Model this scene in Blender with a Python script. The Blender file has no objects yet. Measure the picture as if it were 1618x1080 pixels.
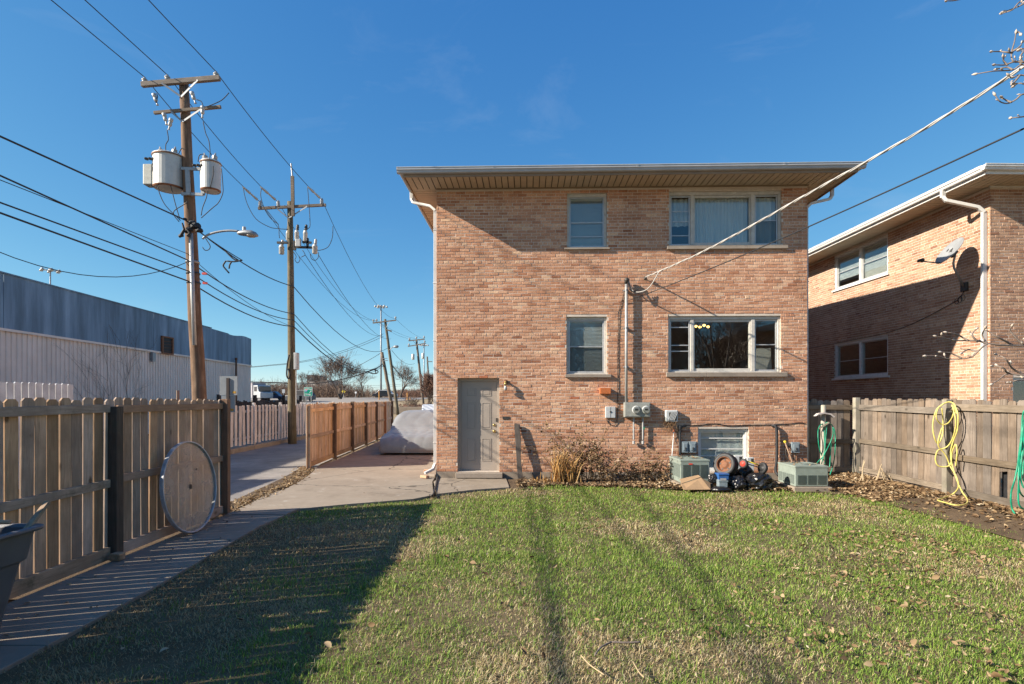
import bpy, bmesh, math, random
import numpy as np
from mathutils import Vector, Matrix
from math import radians, sin, cos, pi, sqrt

random.seed(7)
SC = bpy.context.scene
COL = SC.collection

# ------------------------------------------------------------------ camera
F = 875.0                 # focal length in pixels of a 1618 px wide picture
CX, HY = 809.0, 630.0     # column of the optical axis, row of the horizon
EYE = 1.8
cam_d = bpy.data.cameras.new("camera")
cam_d.sensor_fit = 'HORIZONTAL'
cam_d.sensor_width = 36.0
cam_d.lens = 36.0 * F / 1618.0
cam_d.shift_y = 90.0 / 1618.0
cam_d.clip_start = 0.05
cam_d.clip_end = 6000.0
cam = bpy.data.objects.new("camera", cam_d)
COL.objects.link(cam)
cam.location = (0, 0, EYE)
cam.rotation_euler = (radians(90), 0, 0)
SC.camera = cam

# ------------------------------------------------------------------ sky, sun, exposure
SUN_TO = Vector((-1.0, -0.29, 0.56)).normalized()      # towards the sun
ELEV = math.asin(SUN_TO.z)
AZ = math.atan2(SUN_TO.x, SUN_TO.y)
world = bpy.data.worlds.new("World")
SC.world = world
world.use_nodes = True
wn, wl = world.node_tree.nodes, world.node_tree.links
wn.clear()
w_out = wn.new('ShaderNodeOutputWorld')
w_bg = wn.new('ShaderNodeBackground')
sky = wn.new('ShaderNodeTexSky')
sky.sky_type = 'NISHITA'
sky.sun_disc = False
sky.sun_elevation = ELEV
sky.sun_rotation = AZ
sky.altitude = 0.0
sky.air_density = 0.6
sky.dust_density = 0.1
sky.ozone_density = 3.0
# faint high cirrus over the whole sky
w_tc = wn.new('ShaderNodeTexCoord')
w_map = wn.new('ShaderNodeMapping')
w_map.inputs['Scale'].default_value = (1.6, 3.0, 5.0)
w_map.inputs['Rotation'].default_value = (0.3, 0.5, 0.4)
w_no = wn.new('ShaderNodeTexNoise')
w_no.inputs['Scale'].default_value = 1.7
w_no.inputs['Detail'].default_value = 7.0
w_no.inputs['Roughness'].default_value = 0.62
w_no.inputs['Distortion'].default_value = 0.9
w_rp = wn.new('ShaderNodeMapRange')
w_rp.inputs['From Min'].default_value = 0.54
w_rp.inputs['From Max'].default_value = 0.85
w_rp.inputs['To Max'].default_value = 0.13
w_mix = wn.new('ShaderNodeMix')
w_mix.data_type = 'RGBA'
w_mix.inputs['B'].default_value = (2.3, 2.6, 3.0, 1)
# the deep polarised blue of the photograph: a gain and a power for each channel of the sky
w_sep = wn.new('ShaderNodeSeparateColor')
w_com = wn.new('ShaderNodeCombineColor')
for k, (gain, power) in enumerate(((0.42, 1.20), (0.80, 0.78), (1.46, 0.40))):
    pw = wn.new('ShaderNodeMath'); pw.operation = 'POWER'; pw.inputs[1].default_value = power
    mu = wn.new('ShaderNodeMath'); mu.operation = 'MULTIPLY'; mu.inputs[1].default_value = gain
    br = wn.new('ShaderNodeMath'); br.operation = 'MULTIPLY'; br.inputs[1].default_value = (0.33, 0.44, 0.44)[k]      # the bright sky round the sun stays as bright as it is
    mx_ = wn.new('ShaderNodeMath'); mx_.operation = 'MAXIMUM'
    wl.new(w_sep.outputs[k], pw.inputs[0]); wl.new(pw.outputs[0], mu.inputs[0]); wl.new(w_sep.outputs[k], br.inputs[0])
    wl.new(mu.outputs[0], mx_.inputs[0]); wl.new(br.outputs[0], mx_.inputs[1]); wl.new(mx_.outputs[0], w_com.inputs[k])
w_bg.inputs['Strength'].default_value = 0.12
wl.new(w_tc.outputs['Generated'], w_map.inputs['Vector'])
wl.new(w_map.outputs['Vector'], w_no.inputs['Vector'])
wl.new(w_no.outputs['Fac'], w_rp.inputs['Value'])
wl.new(w_rp.outputs['Result'], w_mix.inputs['Factor'])
wl.new(sky.outputs['Color'], w_sep.inputs[0])
wl.new(w_com.outputs[0], w_mix.inputs['A'])
wl.new(w_mix.outputs['Result'], w_bg.inputs['Color'])
wl.new(w_bg.outputs['Background'], w_out.inputs['Surface'])

sun_d = bpy.data.lights.new("sun", 'SUN')
sun_d.energy = 4.2
sun_d.angle = radians(0.53)
sun_d.color = (1.0, 0.90, 0.76)
sun = bpy.data.objects.new("sun", sun_d)
COL.objects.link(sun)
sun.location = (-40, -20, 40)
sun.rotation_euler = SUN_TO.to_track_quat('Z', 'Y').to_euler()

SC.view_settings.view_transform = 'Standard'
SC.view_settings.look = 'None'
SC.view_settings.gamma = 1.0
SC.view_settings.exposure = 1.3
SC.view_settings.use_curve_mapping = False
SC.render.engine = 'CYCLES'
SC.cycles.max_bounces = 8
SC.cycles.transparent_max_bounces = 16
SC.cycles.caustics_reflective = False
SC.cycles.caustics_refractive = False

# ------------------------------------------------------------------ helpers
def P(px, py, Y):
    """world point on the line of sight of a picture position, at distance Y"""
    return Vector(((px - CX) / F * Y, Y, EYE + (HY - py) / F * Y))

def G(px, py, z=0.0):
    Y = F * (EYE - z) / (py - HY)
    return Vector(((px - CX) / F * Y, Y, z))

WM = {}          # world matrix of every root
ROOT = {}        # child object name -> root name

def tag(o, label=None, cat=None, group=None, kind=None):
    if label: o['label'] = label
    if cat: o['category'] = cat
    if group: o['group'] = group
    if kind: o['kind'] = kind
    return o

def thing(name, label, cat, loc=(0, 0, 0), rotz=0.0, group=None, kind=None):
    o = bpy.data.objects.new(name, None)
    COL.objects.link(o)
    o.empty_display_size = 0.2
    o.location = loc
    o.rotation_euler = (0, 0, rotz)
    M = Matrix.Translation(Vector(loc)) @ Matrix.Rotation(rotz, 4, 'Z')
    WM[o.name] = M
    ROOT[o.name] = o.name
    return tag(o, label, cat, group, kind)

def frame_of(o):
    return WM[ROOT[o.name]]

class MB:
    def __init__(s):
        s.v = []; s.f = []; s.t = []
    def add(s, vs, fs, t=0.5):
        b = len(s.v)
        s.v.extend([tuple(p) for p in vs])
        for f in fs:
            s.f.append(tuple(i + b for i in f)); s.t.append(t)
        return s
    def box(s, x0, x1, y0, y1, z0, z1, t=0.5):
        return s.add([(x0,y0,z0),(x1,y0,z0),(x1,y1,z0),(x0,y1,z0),(x0,y0,z1),(x1,y0,z1),(x1,y1,z1),(x0,y1,z1)],
                     [(0,3,2,1),(4,5,6,7),(0,1,5,4),(1,2,6,5),(2,3,7,6),(3,0,4,7)], t)
    def bar(s, p0, p1, w, h, up=(0,0,1), t=0.5):
        p0 = Vector(p0); p1 = Vector(p1); d = (p1 - p0).normalized()
        u = Vector(up); a = d.cross(u)
        if a.length < 1e-4: a = d.cross(Vector((1,0,0)))
        a.normalize(); b = a.cross(d).normalized()
        a = a * w / 2; b = b * h / 2
        vs = [p0-a-b, p0+a-b, p0+a+b, p0-a+b, p1-a-b, p1+a-b, p1+a+b, p1-a+b]
        return s.add(vs, [(0,3,2,1),(4,5,6,7),(0,1,5,4),(1,2,6,5),(2,3,7,6),(3,0,4,7)], t)
    def tube(s, pts, r, n=6, cap=True, t=0.5):
        pts = [Vector(p) for p in pts]
        rs = r if isinstance(r, (list, tuple)) else [r] * len(pts)
        d0 = (pts[1] - pts[0]).normalized()
        a = d0.cross(Vector((0,0,1)))
        if a.length < 1e-3: a = d0.cross(Vector((1,0,0)))
        a.normalize()
        b0 = len(s.v); m = len(pts)
        for i, p in enumerate(pts):
            if i == 0: d = d0
            elif i == m-1: d = (pts[i] - pts[i-1]).normalized()
            else:
                d = (pts[i+1] - pts[i-1])
                d = d.normalized() if d.length > 1e-9 else d0
            a = a - d * a.dot(d)
            if a.length < 1e-5: a = d.orthogonal()
            a.normalize(); b = d.cross(a)
            for k in range(n):
                an = 2*pi*k/n
                q = p + (a*cos(an) + b*sin(an)) * rs[i]
                s.v.append((q.x, q.y, q.z))
        for i in range(m-1):
            for k in range(n):
                k2 = (k+1) % n
                s.f.append((b0+i*n+k, b0+i*n+k2, b0+(i+1)*n+k2, b0+(i+1)*n+k)); s.t.append(t)
        if cap:
            s.f.append(tuple(b0+k for k in reversed(range(n)))); s.t.append(t)
            s.f.append(tuple(b0+(m-1)*n+k for k in range(n))); s.t.append(t)
        return s
    def lathe(s, prof, o=(0,0,0), axis=(0,0,1), n=16, t=0.5, cap=True):
        o = Vector(o); ax = Vector(axis).normalized(); a = ax.orthogonal().normalized(); b = ax.cross(a)
        b0 = len(s.v); m = len(prof)
        for (r, h) in prof:
            for k in range(n):
                an = 2*pi*k/n
                q = o + ax*h + (a*cos(an) + b*sin(an)) * max(r, 1e-5)
                s.v.append((q.x, q.y, q.z))
        for i in range(m-1):
            for k in range(n):
                k2 = (k+1) % n
                s.f.append((b0+i*n+k, b0+i*n+k2, b0+(i+1)*n+k2, b0+(i+1)*n+k)); s.t.append(t)
        if cap:
            s.f.append(tuple(b0+k for k in reversed(range(n)))); s.t.append(t)
            s.f.append(tuple(b0+(m-1)*n+k for k in range(n))); s.t.append(t)
        return s
    def prism(s, poly, o, ax, ay, az, t=0.5):
        """polygon (a, b) spanned by ax, ay at o, extruded by the vector az"""
        o = Vector(o); ax = Vector(ax); ay = Vector(ay); az = Vector(az); n = len(poly)
        vs = [o + ax*p[0] + ay*p[1] for p in poly] + [o + ax*p[0] + ay*p[1] + az for p in poly]
        fs = [tuple(reversed(range(n))), tuple(range(n, 2*n))] + [(i, (i+1) % n, n+(i+1) % n, n+i) for i in range(n)]
        return s.add(vs, fs, t)
    def mesh(s, name, tint=False, M=None):
        me = bpy.data.meshes.new(name)
        vs = s.v
        if M is not None: vs = [tuple(M @ Vector(p)) for p in vs]
        me.from_pydata(vs, [], s.f)
        if tint:
            at = me.attributes.new('tint', 'FLOAT', 'FACE')
            at.data.foreach_set('value', np.array(s.t, dtype=np.float32))
        me.update()
        return me
    def build(s, name, mat, parent=None, frame=None, smooth=False, bevel=0.0, tint=False, fix=True, origin=None):
        """ONE object. Coordinates are the world's, or those of `frame` when given."""
        fm = frame if frame is not None else Matrix.Identity(4)
        if parent is not None:
            M = frame_of(parent).inverted() @ fm
            loc = None
        else:
            pts = [fm @ Vector(p) for p in s.v]
            if origin is None:
                xs = [p.x for p in pts]; ys = [p.y for p in pts]; zs = [p.z for p in pts]
                loc = Vector(((min(xs)+max(xs))/2, (min(ys)+max(ys))/2, min(zs)))
            else: loc = Vector(origin)
            M = Matrix.Translation(-loc) @ fm
        me = s.mesh(name, tint, M)
        if fix:
            bm = bmesh.new(); bm.from_mesh(me)
            bmesh.ops.recalc_face_normals(bm, faces=bm.faces)
            bm.to_mesh(me); bm.free()
        if smooth:
            me.polygons.foreach_set('use_smooth', [True]*len(me.polygons))
        o = bpy.data.objects.new(name, me)
        COL.objects.link(o)
        if mat: me.materials.append(mat)
        if parent is not None:
            o.parent = parent
            ROOT[o.name] = ROOT[parent.name]
        else:
            o.location = loc
            WM[o.name] = Matrix.Translation(loc)
            ROOT[o.name] = o.name
        if bevel > 0:
            b = o.modifiers.new('bevel', 'BEVEL'); b.width = bevel; b.segments = 2; b.limit_method = 'ANGLE'
        return o

def put(name, me, parent, loc, rot=(0,0,0), world=True):
    """another object on an existing mesh, as a part of `parent` (loc in root coordinates unless world)"""
    o = bpy.data.objects.new(name, me)
    COL.objects.link(o)
    if parent is not None:
        o.parent = parent
        ROOT[o.name] = ROOT[parent.name]
        o.location = frame_of(parent).inverted() @ Vector(loc) if world else Vector(loc)
    else:
        o.location = loc
        WM[o.name] = Matrix.Translation(Vector(loc))
        ROOT[o.name] = o.name
    o.rotation_euler = rot
    return o

def copy_tree(o, loc=None, rotz=None):
    c = o.copy(); COL.objects.link(c)
    kids = [k for k in bpy.data.objects if k.parent is o]
    ROOT[c.name] = c.name
    if loc is not None: c.location = loc
    if rotz is not None: c.rotation_euler[2] = rotz
    WM[c.name] = Matrix.Translation(c.location) @ Matrix.Rotation(c.rotation_euler[2], 4, 'Z')
    def rec(src, dst):
        for k in [q for q in bpy.data.objects if q.parent is src]:
            d = k.copy(); COL.objects.link(d); d.parent = dst; ROOT[d.name] = c.name
            rec(k, d)
    rec(o, c)
    return c

def sag_line(p0, p1, sag, n=14):
    p0 = Vector(p0); p1 = Vector(p1)
    return [p0.lerp(p1, i/n) + Vector((0,0,-4*sag*(i/n)*(1-i/n))) for i in range(n+1)]

def smooth_path(pts, n=6):
    """Catmull-Rom through the points"""
    pts = [Vector(p) for p in pts]
    out = []
    for i in range(len(pts)-1):
        p0 = pts[max(i-1,0)]; p1 = pts[i]; p2 = pts[i+1]; p3 = pts[min(i+2,len(pts)-1)]
        for k in range(n):
            t = k/n
            out.append(0.5*((2*p1) + (p2-p0)*t + (2*p0-5*p1+4*p2-p3)*t*t + (3*p1-p0-3*p2+p3)*t**3))
    out.append(pts[-1])
    return out

# ------------------------------------------------------------------ materials
def nt(name):
    m = bpy.data.materials.new(name); m.use_nodes = True
    n = m.node_tree.nodes; l = m.node_tree.links
    return m, n, l, n['Principled BSDF']

def ramp(n, stops):
    r = n.new('ShaderNodeValToRGB')
    e = r.color_ramp.elements
    while len(e) < len(stops): e.new(0.5)
    for i, (p, c) in enumerate(stops):
        e[i].position = p; e[i].color = (c[0], c[1], c[2], 1)
    return r

def noise(n, l, vec, scale, detail=4, rough=0.55, dist=0.0):
    x = n.new('ShaderNodeTexNoise')
    x.inputs['Scale'].default_value = scale; x.inputs['Detail'].default_value = detail
    x.inputs['Roughness'].default_value = rough; x.inputs['Distortion'].default_value = dist
    if vec is not None: l.new(vec, x.inputs['Vector'])
    return x

def coords(n, l, scale=(1,1,1), rnd=True):
    """object coordinates, shifted by a random amount per object so copies do not repeat"""
    tc = n.new('ShaderNodeTexCoord')
    mp = n.new('ShaderNodeMapping'); mp.inputs['Scale'].default_value = scale
    l.new(tc.outputs['Object'], mp.inputs['Vector'])
    if rnd:
        oi = n.new('ShaderNodeObjectInfo')
        mu = n.new('ShaderNodeMath'); mu.operation = 'MULTIPLY'; mu.inputs[1].default_value = 37.0
        cb = n.new('ShaderNodeCombineXYZ')
        l.new(oi.outputs['Random'], mu.inputs[0])
        for k in range(3): l.new(mu.outputs[0], cb.inputs[k])
        l.new(cb.outputs[0], mp.inputs['Location'])
        return mp.outputs['Vector'], oi
    return mp.outputs['Vector'], None

def add_bump(n, l, bsdf, h, strength, dist=0.01):
    b = n.new('ShaderNodeBump'); b.inputs['Strength'].default_value = strength; b.inputs['Distance'].default_value = dist
    l.new(h, b.inputs['Height']); l.new(b.outputs['Normal'], bsdf.inputs['Normal'])

def mixc(n, l, fac, a, b, mode='MIX'):
    m = n.new('ShaderNodeMix'); m.data_type = 'RGBA'; m.blend_type = mode
    for sock, v in (('Factor', fac), ('A', a), ('B', b)):
        if isinstance(v, (int, float)): m.inputs[sock].default_value = v
        elif isinstance(v, (tuple, list)): m.inputs[sock].default_value = (v[0], v[1], v[2], 1)
        else: l.new(v, m.inputs[sock])
    return m.outputs['Result']

def mat_simple(name, c, rough=0.6, metal=0.0, var=0.18, scale=6.0, bump=0.0, bscale=60.0, dirt=None, spec=0.5):
    """painted or plain surface: base colour with grime mottling, uneven gloss and fine relief"""
    m, n, l, b = nt(name)
    v, oi = coords(n, l)
    a = noise(n, l, v, scale, 6, 0.6)
    lo = tuple(x*(1-var) for x in c); hi = tuple(min(1, x*(1+var*0.6)) for x in c)
    r = ramp(n, [(0.3, lo), (0.7, hi)])
    l.new(a.outputs['Fac'], r.inputs['Fac'])
    col = r.outputs['Color']
    if dirt:
        d = noise(n, l, v, scale*2.7, 8, 0.7, 0.4)
        mr = n.new('ShaderNodeMapRange'); mr.inputs['From Min'].default_value = 0.55; mr.inputs['From Max'].default_value = 0.75
        l.new(d.outputs['Fac'], mr.inputs['Value'])
        col = mixc(n, l, mr.outputs['Result'], col, dirt)
    l.new(col, b.inputs['Base Color'])
    rr = n.new('ShaderNodeMapRange'); rr.inputs['To Min'].default_value = max(0, rough-0.12); rr.inputs['To Max'].default_value = min(1, rough+0.12)
    l.new(a.outputs['Fac'], rr.inputs['Value']); l.new(rr.outputs['Result'], b.inputs['Roughness'])
    b.inputs['Metallic'].default_value = metal
    b.inputs['Specular IOR Level'].default_value = spec
    if bump > 0:
        f = noise(n, l, v, bscale, 4, 0.6)
        add_bump(n, l, b, f.outputs['Fac'], bump, 0.004)
    return m

def mat_wood(name, c1, c2, c3, axis='z', rough=0.85, gs=26.0, knots=True, moss=None, huevar=0.35, bump=0.5):
    """weathered timber, grain along one axis; c1 dark grain, c2 body, c3 light"""
    m, n, l, b = nt(name)
    k = {'x': (0.07,1,1), 'y': (1,0.07,1), 'z': (1,1,0.07)}[axis]
    v, oi = coords(n, l, tuple(q for q in k))
    g = noise(n, l, v, gs*1.6, 6, 0.65, 0.6)
    r = ramp(n, [(0.25, c1), (0.5, c2), (0.78, c3)])
    l.new(g.outputs['Fac'], r.inputs['Fac'])
    col = r.outputs['Color']
    v2, _ = coords(n, l, (1,1,1))
    bl = noise(n, l, v2, 2.3, 5, 0.6)
    mr = n.new('ShaderNodeMapRange'); mr.inputs['From Min'].default_value = 0.35; mr.inputs['From Max'].default_value = 0.7
    l.new(bl.outputs['Fac'], mr.inputs['Value'])
    col = mixc(n, l, mr.outputs['Result'], col, tuple(x*0.62 for x in c2))
    # board to board difference
    hv = n.new('ShaderNodeHueSaturation')
    mv = n.new('ShaderNodeMapRange'); mv.inputs['To Min'].default_value = 1-huevar; mv.inputs['To Max'].default_value = 1+huevar*0.8
    l.new(oi.outputs['Random'], mv.inputs['Value']); l.new(mv.outputs['Result'], hv.inputs['Value'])
    ms = n.new('ShaderNodeMapRange'); ms.inputs['To Min'].default_value = 1.15; ms.inputs['To Max'].default_value = 0.7
    mm = n.new('ShaderNodeMath'); mm.operation = 'FRACT'
    mx = n.new('ShaderNodeMath'); mx.operation = 'MULTIPLY'; mx.inputs[1].default_value = 7.31
    l.new(oi.outputs['Random'], mx.inputs[0]); l.new(mx.outputs[0], mm.inputs[0]); l.new(mm.outputs[0], ms.inputs['Value'])
    l.new(ms.outputs['Result'], hv.inputs['Saturation'])
    l.new(col, hv.inputs['Color'])
    col = hv.outputs['Color']
    if knots:
        vo = n.new('ShaderNodeTexVoronoi'); vo.inputs['Scale'].default_value = 3.6
        kk = {'x': (0.6,1,1), 'y': (1,0.6,1), 'z': (1,1,0.6)}[axis]
        v3, _ = coords(n, l, kk)
        wv = noise(n, l, v3, 14, 3)
        wm = n.new('ShaderNodeMix'); wm.data_type = 'VECTOR'; wm.inputs['Factor'].default_value = 0.035
        l.new(v3, wm.inputs['A']); l.new(wv.outputs['Color'], wm.inputs['B'])
        l.new(wm.outputs['Result'], vo.inputs['Vector'])
        kr = n.new('ShaderNodeMapRange'); kr.inputs['From Min'].default_value = 0.055; kr.inputs['From Max'].default_value = 0.13
        kr.inputs['To Min'].default_value = 0.85; kr.inputs['To Max'].default_value = 0.0
        l.new(vo.outputs['Distance'], kr.inputs['Value'])
        col = mixc(n, l, kr.outputs['Result'], col, tuple(x*0.42 for x in c1))
    if moss:
        ms2 = noise(n, l, v2, 4.0, 6, 0.7)
        m3 = n.new('ShaderNodeMapRange'); m3.inputs['From Min'].default_value = 0.52; m3.inputs['From Max'].default_value = 0.72; m3.inputs['To Max'].default_value = 0.75
        l.new(ms2.outputs['Fac'], m3.inputs['Value'])
        col = mixc(n, l, m3.outputs['Result'], col, moss)
    l.new(col, b.inputs['Base Color'])
    b.inputs['Roughness'].default_value = rough
    b.inputs['Specular IOR Level'].default_value = 0.25
    add_bump(n, l, b, g.outputs['Fac'], bump, 0.004)
    return m

def mat_brick(name, stops, mott=0.3):
    m, n, l, b = nt(name)
    at = n.new('ShaderNodeAttribute'); at.attribute_name = 'tint'
    r = ramp(n, stops)
    l.new(at.outputs['Fac'], r.inputs['Fac'])
    tc = n.new('ShaderNodeNewGeometry')
    nz = noise(n, l, tc.outputs['Position'], 38, 6, 0.7)
    r2 = ramp(n, [(0.25, (0.52,0.50,0.48)), (0.55, (1,1,1)), (0.8, (1.34,1.32,1.28))])
    l.new(nz.outputs['Fac'], r2.inputs['Fac'])
    col = mixc(n, l, 1.0, r.outputs['Color'], r2.outputs['Color'], 'MULTIPLY')
    big = noise(n, l, tc.outputs['Position'], 0.7, 4, 0.6)
    r3 = ramp(n, [(0.3, (0.86,0.84,0.82)), (0.7, (1.1,1.08,1.06))])
    l.new(big.outputs['Fac'], r3.inputs['Fac'])
    col = mixc(n, l, 1.0, col, r3.outputs['Color'], 'MULTIPLY')
    # rain streaks and patches of soot down the wall
    mp = n.new('ShaderNodeMapping'); mp.inputs['Scale'].default_value = (1.0, 1.0, 0.16); l.new(tc.outputs['Position'], mp.inputs['Vector'])
    stk = noise(n, l, mp.outputs['Vector'], 2.6, 6, 0.68, 0.3)
    r4 = ramp(n, [(0.28, (0.76,0.74,0.72)), (0.5, (1,1,1)), (0.75, (1.08,1.07,1.06))]); l.new(stk.outputs['Fac'], r4.inputs['Fac'])
    col = mixc(n, l, 1.0, col, r4.outputs['Color'], 'MULTIPLY')
    # mortar smears and soot specks
    sp = noise(n, l, tc.outputs['Position'], 120, 3, 0.6)
    mr = n.new('ShaderNodeMapRange'); mr.inputs['From Min'].default_value = 0.62; mr.inputs['From Max'].default_value = 0.7
    mr.inputs['To Max'].default_value = 0.45
    l.new(sp.outputs['Fac'], mr.inputs['Value'])
    col = mixc(n, l, mr.outputs['Result'], col, (0.10,0.07,0.055))
    l.new(col, b.inputs['Base Color'])
    b.inputs['Roughness'].default_value = 0.92
    b.inputs['Specular IOR Level'].default_value = 0.2
    add_bump(n, l, b, nz.outputs['Fac'], 0.55, 0.006)
    return m

def mat_ground(name, stops, s1=0.9, s2=9.0, s3=90.0, bump=0.5, rough=0.95, bd=0.01):
    m, n, l, b = nt(name)
    tc = n.new('ShaderNodeNewGeometry')
    a = noise(n, l, tc.outputs['Position'], s1, 5, 0.6)
    c = noise(n, l, tc.outputs['Position'], s2, 6, 0.65)
    d = noise(n, l, tc.outputs['Position'], s3, 5, 0.7)
    m1 = n.new('ShaderNodeMath'); m1.operation = 'MULTIPLY_ADD'; m1.inputs[1].default_value = 0.45
    l.new(a.outputs['Fac'], m1.inputs[0])
    m2 = n.new('ShaderNodeMath'); m2.operation = 'MULTIPLY_ADD'; m2.inputs[1].default_value = 0.30
    l.new(c.outputs['Fac'], m2.inputs[0])
    m3 = n.new('ShaderNodeMath'); m3.operation = 'MULTIPLY'; m3.inputs[1].default_value = 0.25
    l.new(d.outputs['Fac'], m3.inputs[0])
    l.new(m3.outputs[0], m2.inputs[2]); l.new(m2.outputs[0], m1.inputs[2])
    r = ramp(n, stops); l.new(m1.outputs[0], r.inputs['Fac'])
    l.new(r.outputs['Color'], b.inputs['Base Color'])
    b.inputs['Roughness'].default_value = rough
    b.inputs['Specular IOR Level'].default_value = 0.25
    if bump > 0: add_bump(n, l, b, d.outputs['Fac'], bump, bd)
    return m

def mat_tint(name, stops, rough=0.8, trans=0.0, spec=0.3):
    """colour from the per-face tint attribute (blades, leaves, stalks)"""
    m, n, l, b = nt(name)
    at = n.new('ShaderNodeAttribute'); at.attribute_name = 'tint'
    r = ramp(n, stops); l.new(at.outputs['Fac'], r.inputs['Fac'])
    l.new(r.outputs['Color'], b.inputs['Base Color'])
    b.inputs['Roughness'].default_value = rough
    b.inputs['Specular IOR Level'].default_value = spec
    if trans > 0:
        tr = n.new('ShaderNodeBsdfTranslucent'); l.new(r.outputs['Color'], tr.inputs['Color'])
        mx = n.new('ShaderNodeMixShader'); mx.inputs[0].default_value = trans
        l.new(b.outputs[0], mx.inputs[1]); l.new(tr.outputs[0], mx.inputs[2])
        l.new(mx.outputs[0], n['Material Output'].inputs['Surface'])
    return m

def fresnel(n, l, ior):
    """reflectance of a thin pane: the same from either face"""
    g = n.new('ShaderNodeNewGeometry'); ma = n.new('ShaderNodeMath'); ma.operation = 'MULTIPLY_ADD'
    ma.inputs[1].default_value = -2.0; ma.inputs[2].default_value = 1.0
    pw = n.new('ShaderNodeMath'); pw.operation = 'POWER'; pw.inputs[0].default_value = ior
    l.new(g.outputs['Backfacing'], ma.inputs[0]); l.new(ma.outputs[0], pw.inputs[1])
    fr = n.new('ShaderNodeFresnel'); l.new(pw.outputs[0], fr.inputs['IOR'])
    return fr

def mat_glass(name, tint=(0.86,0.9,0.9), rough=0.0, ior=1.9, bump=0.0):
    m, n, l, b = nt(name)
    n.remove(b)
    tr = n.new('ShaderNodeBsdfTransparent'); tr.inputs['Color'].default_value = (*tint, 1)
    gl = n.new('ShaderNodeBsdfGlossy'); gl.inputs['Roughness'].default_value = rough
    gl.inputs['Color'].default_value = (0.95,0.97,1,1)
    fr = fresnel(n, l, ior)
    mx = n.new('ShaderNodeMixShader')
    l.new(fr.outputs[0], mx.inputs[0]); l.new(tr.outputs[0], mx.inputs[1]); l.new(gl.outputs[0], mx.inputs[2])
    l.new(mx.outputs[0], n['Material Output'].inputs['Surface'])
    if bump > 0:
        v, _ = coords(n, l)
        f = noise(n, l, v, 1.3, 2)
        bp = n.new('ShaderNodeBump'); bp.inputs['Strength'].default_value = bump; bp.inputs['Distance'].default_value = 0.02
        l.new(f.outputs['Fac'], bp.inputs['Height']); l.new(bp.outputs['Normal'], gl.inputs['Normal'])
    return m

def mat_emit(name, c, s):
    m, n, l, b = nt(name)
    b.inputs['Base Color'].default_value = (*c, 1)
    b.inputs['Emission Color'].default_value = (*c, 1)
    b.inputs['Emission Strength'].default_value = s
    return m

BR_STOPS = [(0.0, (0.29,0.12,0.07)), (0.22, (0.43,0.20,0.115)), (0.45, (0.54,0.285,0.175)), (0.7, (0.63,0.37,0.24)), (0.97, (0.72,0.48,0.315)), (1.0, (0.46,0.17,0.09))]
M_BRICK = mat_brick('brick_clay', BR_STOPS)
M_BRICK_PALE = mat_brick('brick_clay_pale', [(0.0, (0.26,0.13,0.085)), (0.22, (0.36,0.19,0.12)), (0.5, (0.46,0.28,0.185)), (0.8, (0.54,0.35,0.235)), (0.97, (0.6,0.42,0.29)), (1.0, (0.48,0.16,0.08))])
M_MORTAR = mat_ground('mortar_grey', [(0.3, (0.40,0.33,0.27)), (0.5, (0.60,0.52,0.44)), (0.7, (0.72,0.64,0.55))], 1.2, 14, 140, 0.5, 0.95, 0.004)
M_CONC = mat_ground('concrete_warm', [(0.3, (0.22,0.175,0.13)), (0.5, (0.29,0.24,0.185)), (0.68, (0.36,0.305,0.24))], 0.7, 6, 120, 0.35, 0.9, 0.005)
M_CONC_GREY = mat_ground('concrete_grey', [(0.3, (0.21,0.165,0.125)), (0.5, (0.28,0.23,0.18)), (0.7, (0.35,0.295,0.235))], 0.9, 7, 120, 0.4, 0.92, 0.005)
def stained_concrete(m, crack=True):
    n, l = m.node_tree.nodes, m.node_tree.links; b = n['Principled BSDF']; src = b.inputs['Base Color'].links[0].from_socket
    g = n.new('ShaderNodeNewGeometry')
    w = noise(n, l, g.outputs['Position'], 2.2, 7, 0.72, 0.5); mr = n.new('ShaderNodeMapRange'); mr.inputs['From Min'].default_value = 0.60; mr.inputs['From Max'].default_value = 0.70; mr.inputs['To Max'].default_value = 0.55
    l.new(w.outputs['Fac'], mr.inputs['Value']); c = mixc(n, l, mr.outputs['Result'], src, (0.52,0.48,0.43))
    d = noise(n, l, g.outputs['Position'], 1.1, 6, 0.7, 0.8); m2 = n.new('ShaderNodeMapRange'); m2.inputs['From Min'].default_value = 0.53; m2.inputs['From Max'].default_value = 0.75; m2.inputs['To Max'].default_value = 0.6
    l.new(d.outputs['Fac'], m2.inputs['Value']); c = mixc(n, l, m2.outputs['Result'], c, (0.13,0.10,0.075))
    if crack:
        wv = noise(n, l, g.outputs['Position'], 3, 4); wm = n.new('ShaderNodeMix'); wm.data_type = 'VECTOR'; wm.inputs['Factor'].default_value = 0.22
        l.new(g.outputs['Position'], wm.inputs['A']); l.new(wv.outputs['Color'], wm.inputs['B'])
        vo = n.new('ShaderNodeTexVoronoi'); vo.feature = 'DISTANCE_TO_EDGE'; vo.inputs['Scale'].default_value = 0.42; l.new(wm.outputs['Result'], vo.inputs['Vector'])
        m3 = n.new('ShaderNodeMapRange'); m3.inputs['From Min'].default_value = 0.002; m3.inputs['From Max'].default_value = 0.006; m3.inputs['To Min'].default_value = 0.8; m3.inputs['To Max'].default_value = 0.0
        l.new(vo.outputs['Distance'], m3.inputs['Value']); c = mixc(n, l, m3.outputs['Result'], c, (0.06,0.05,0.04))
    l.new(c, b.inputs['Base Color'])
stained_concrete(M_CONC); stained_concrete(M_CONC_GREY, False)
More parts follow.
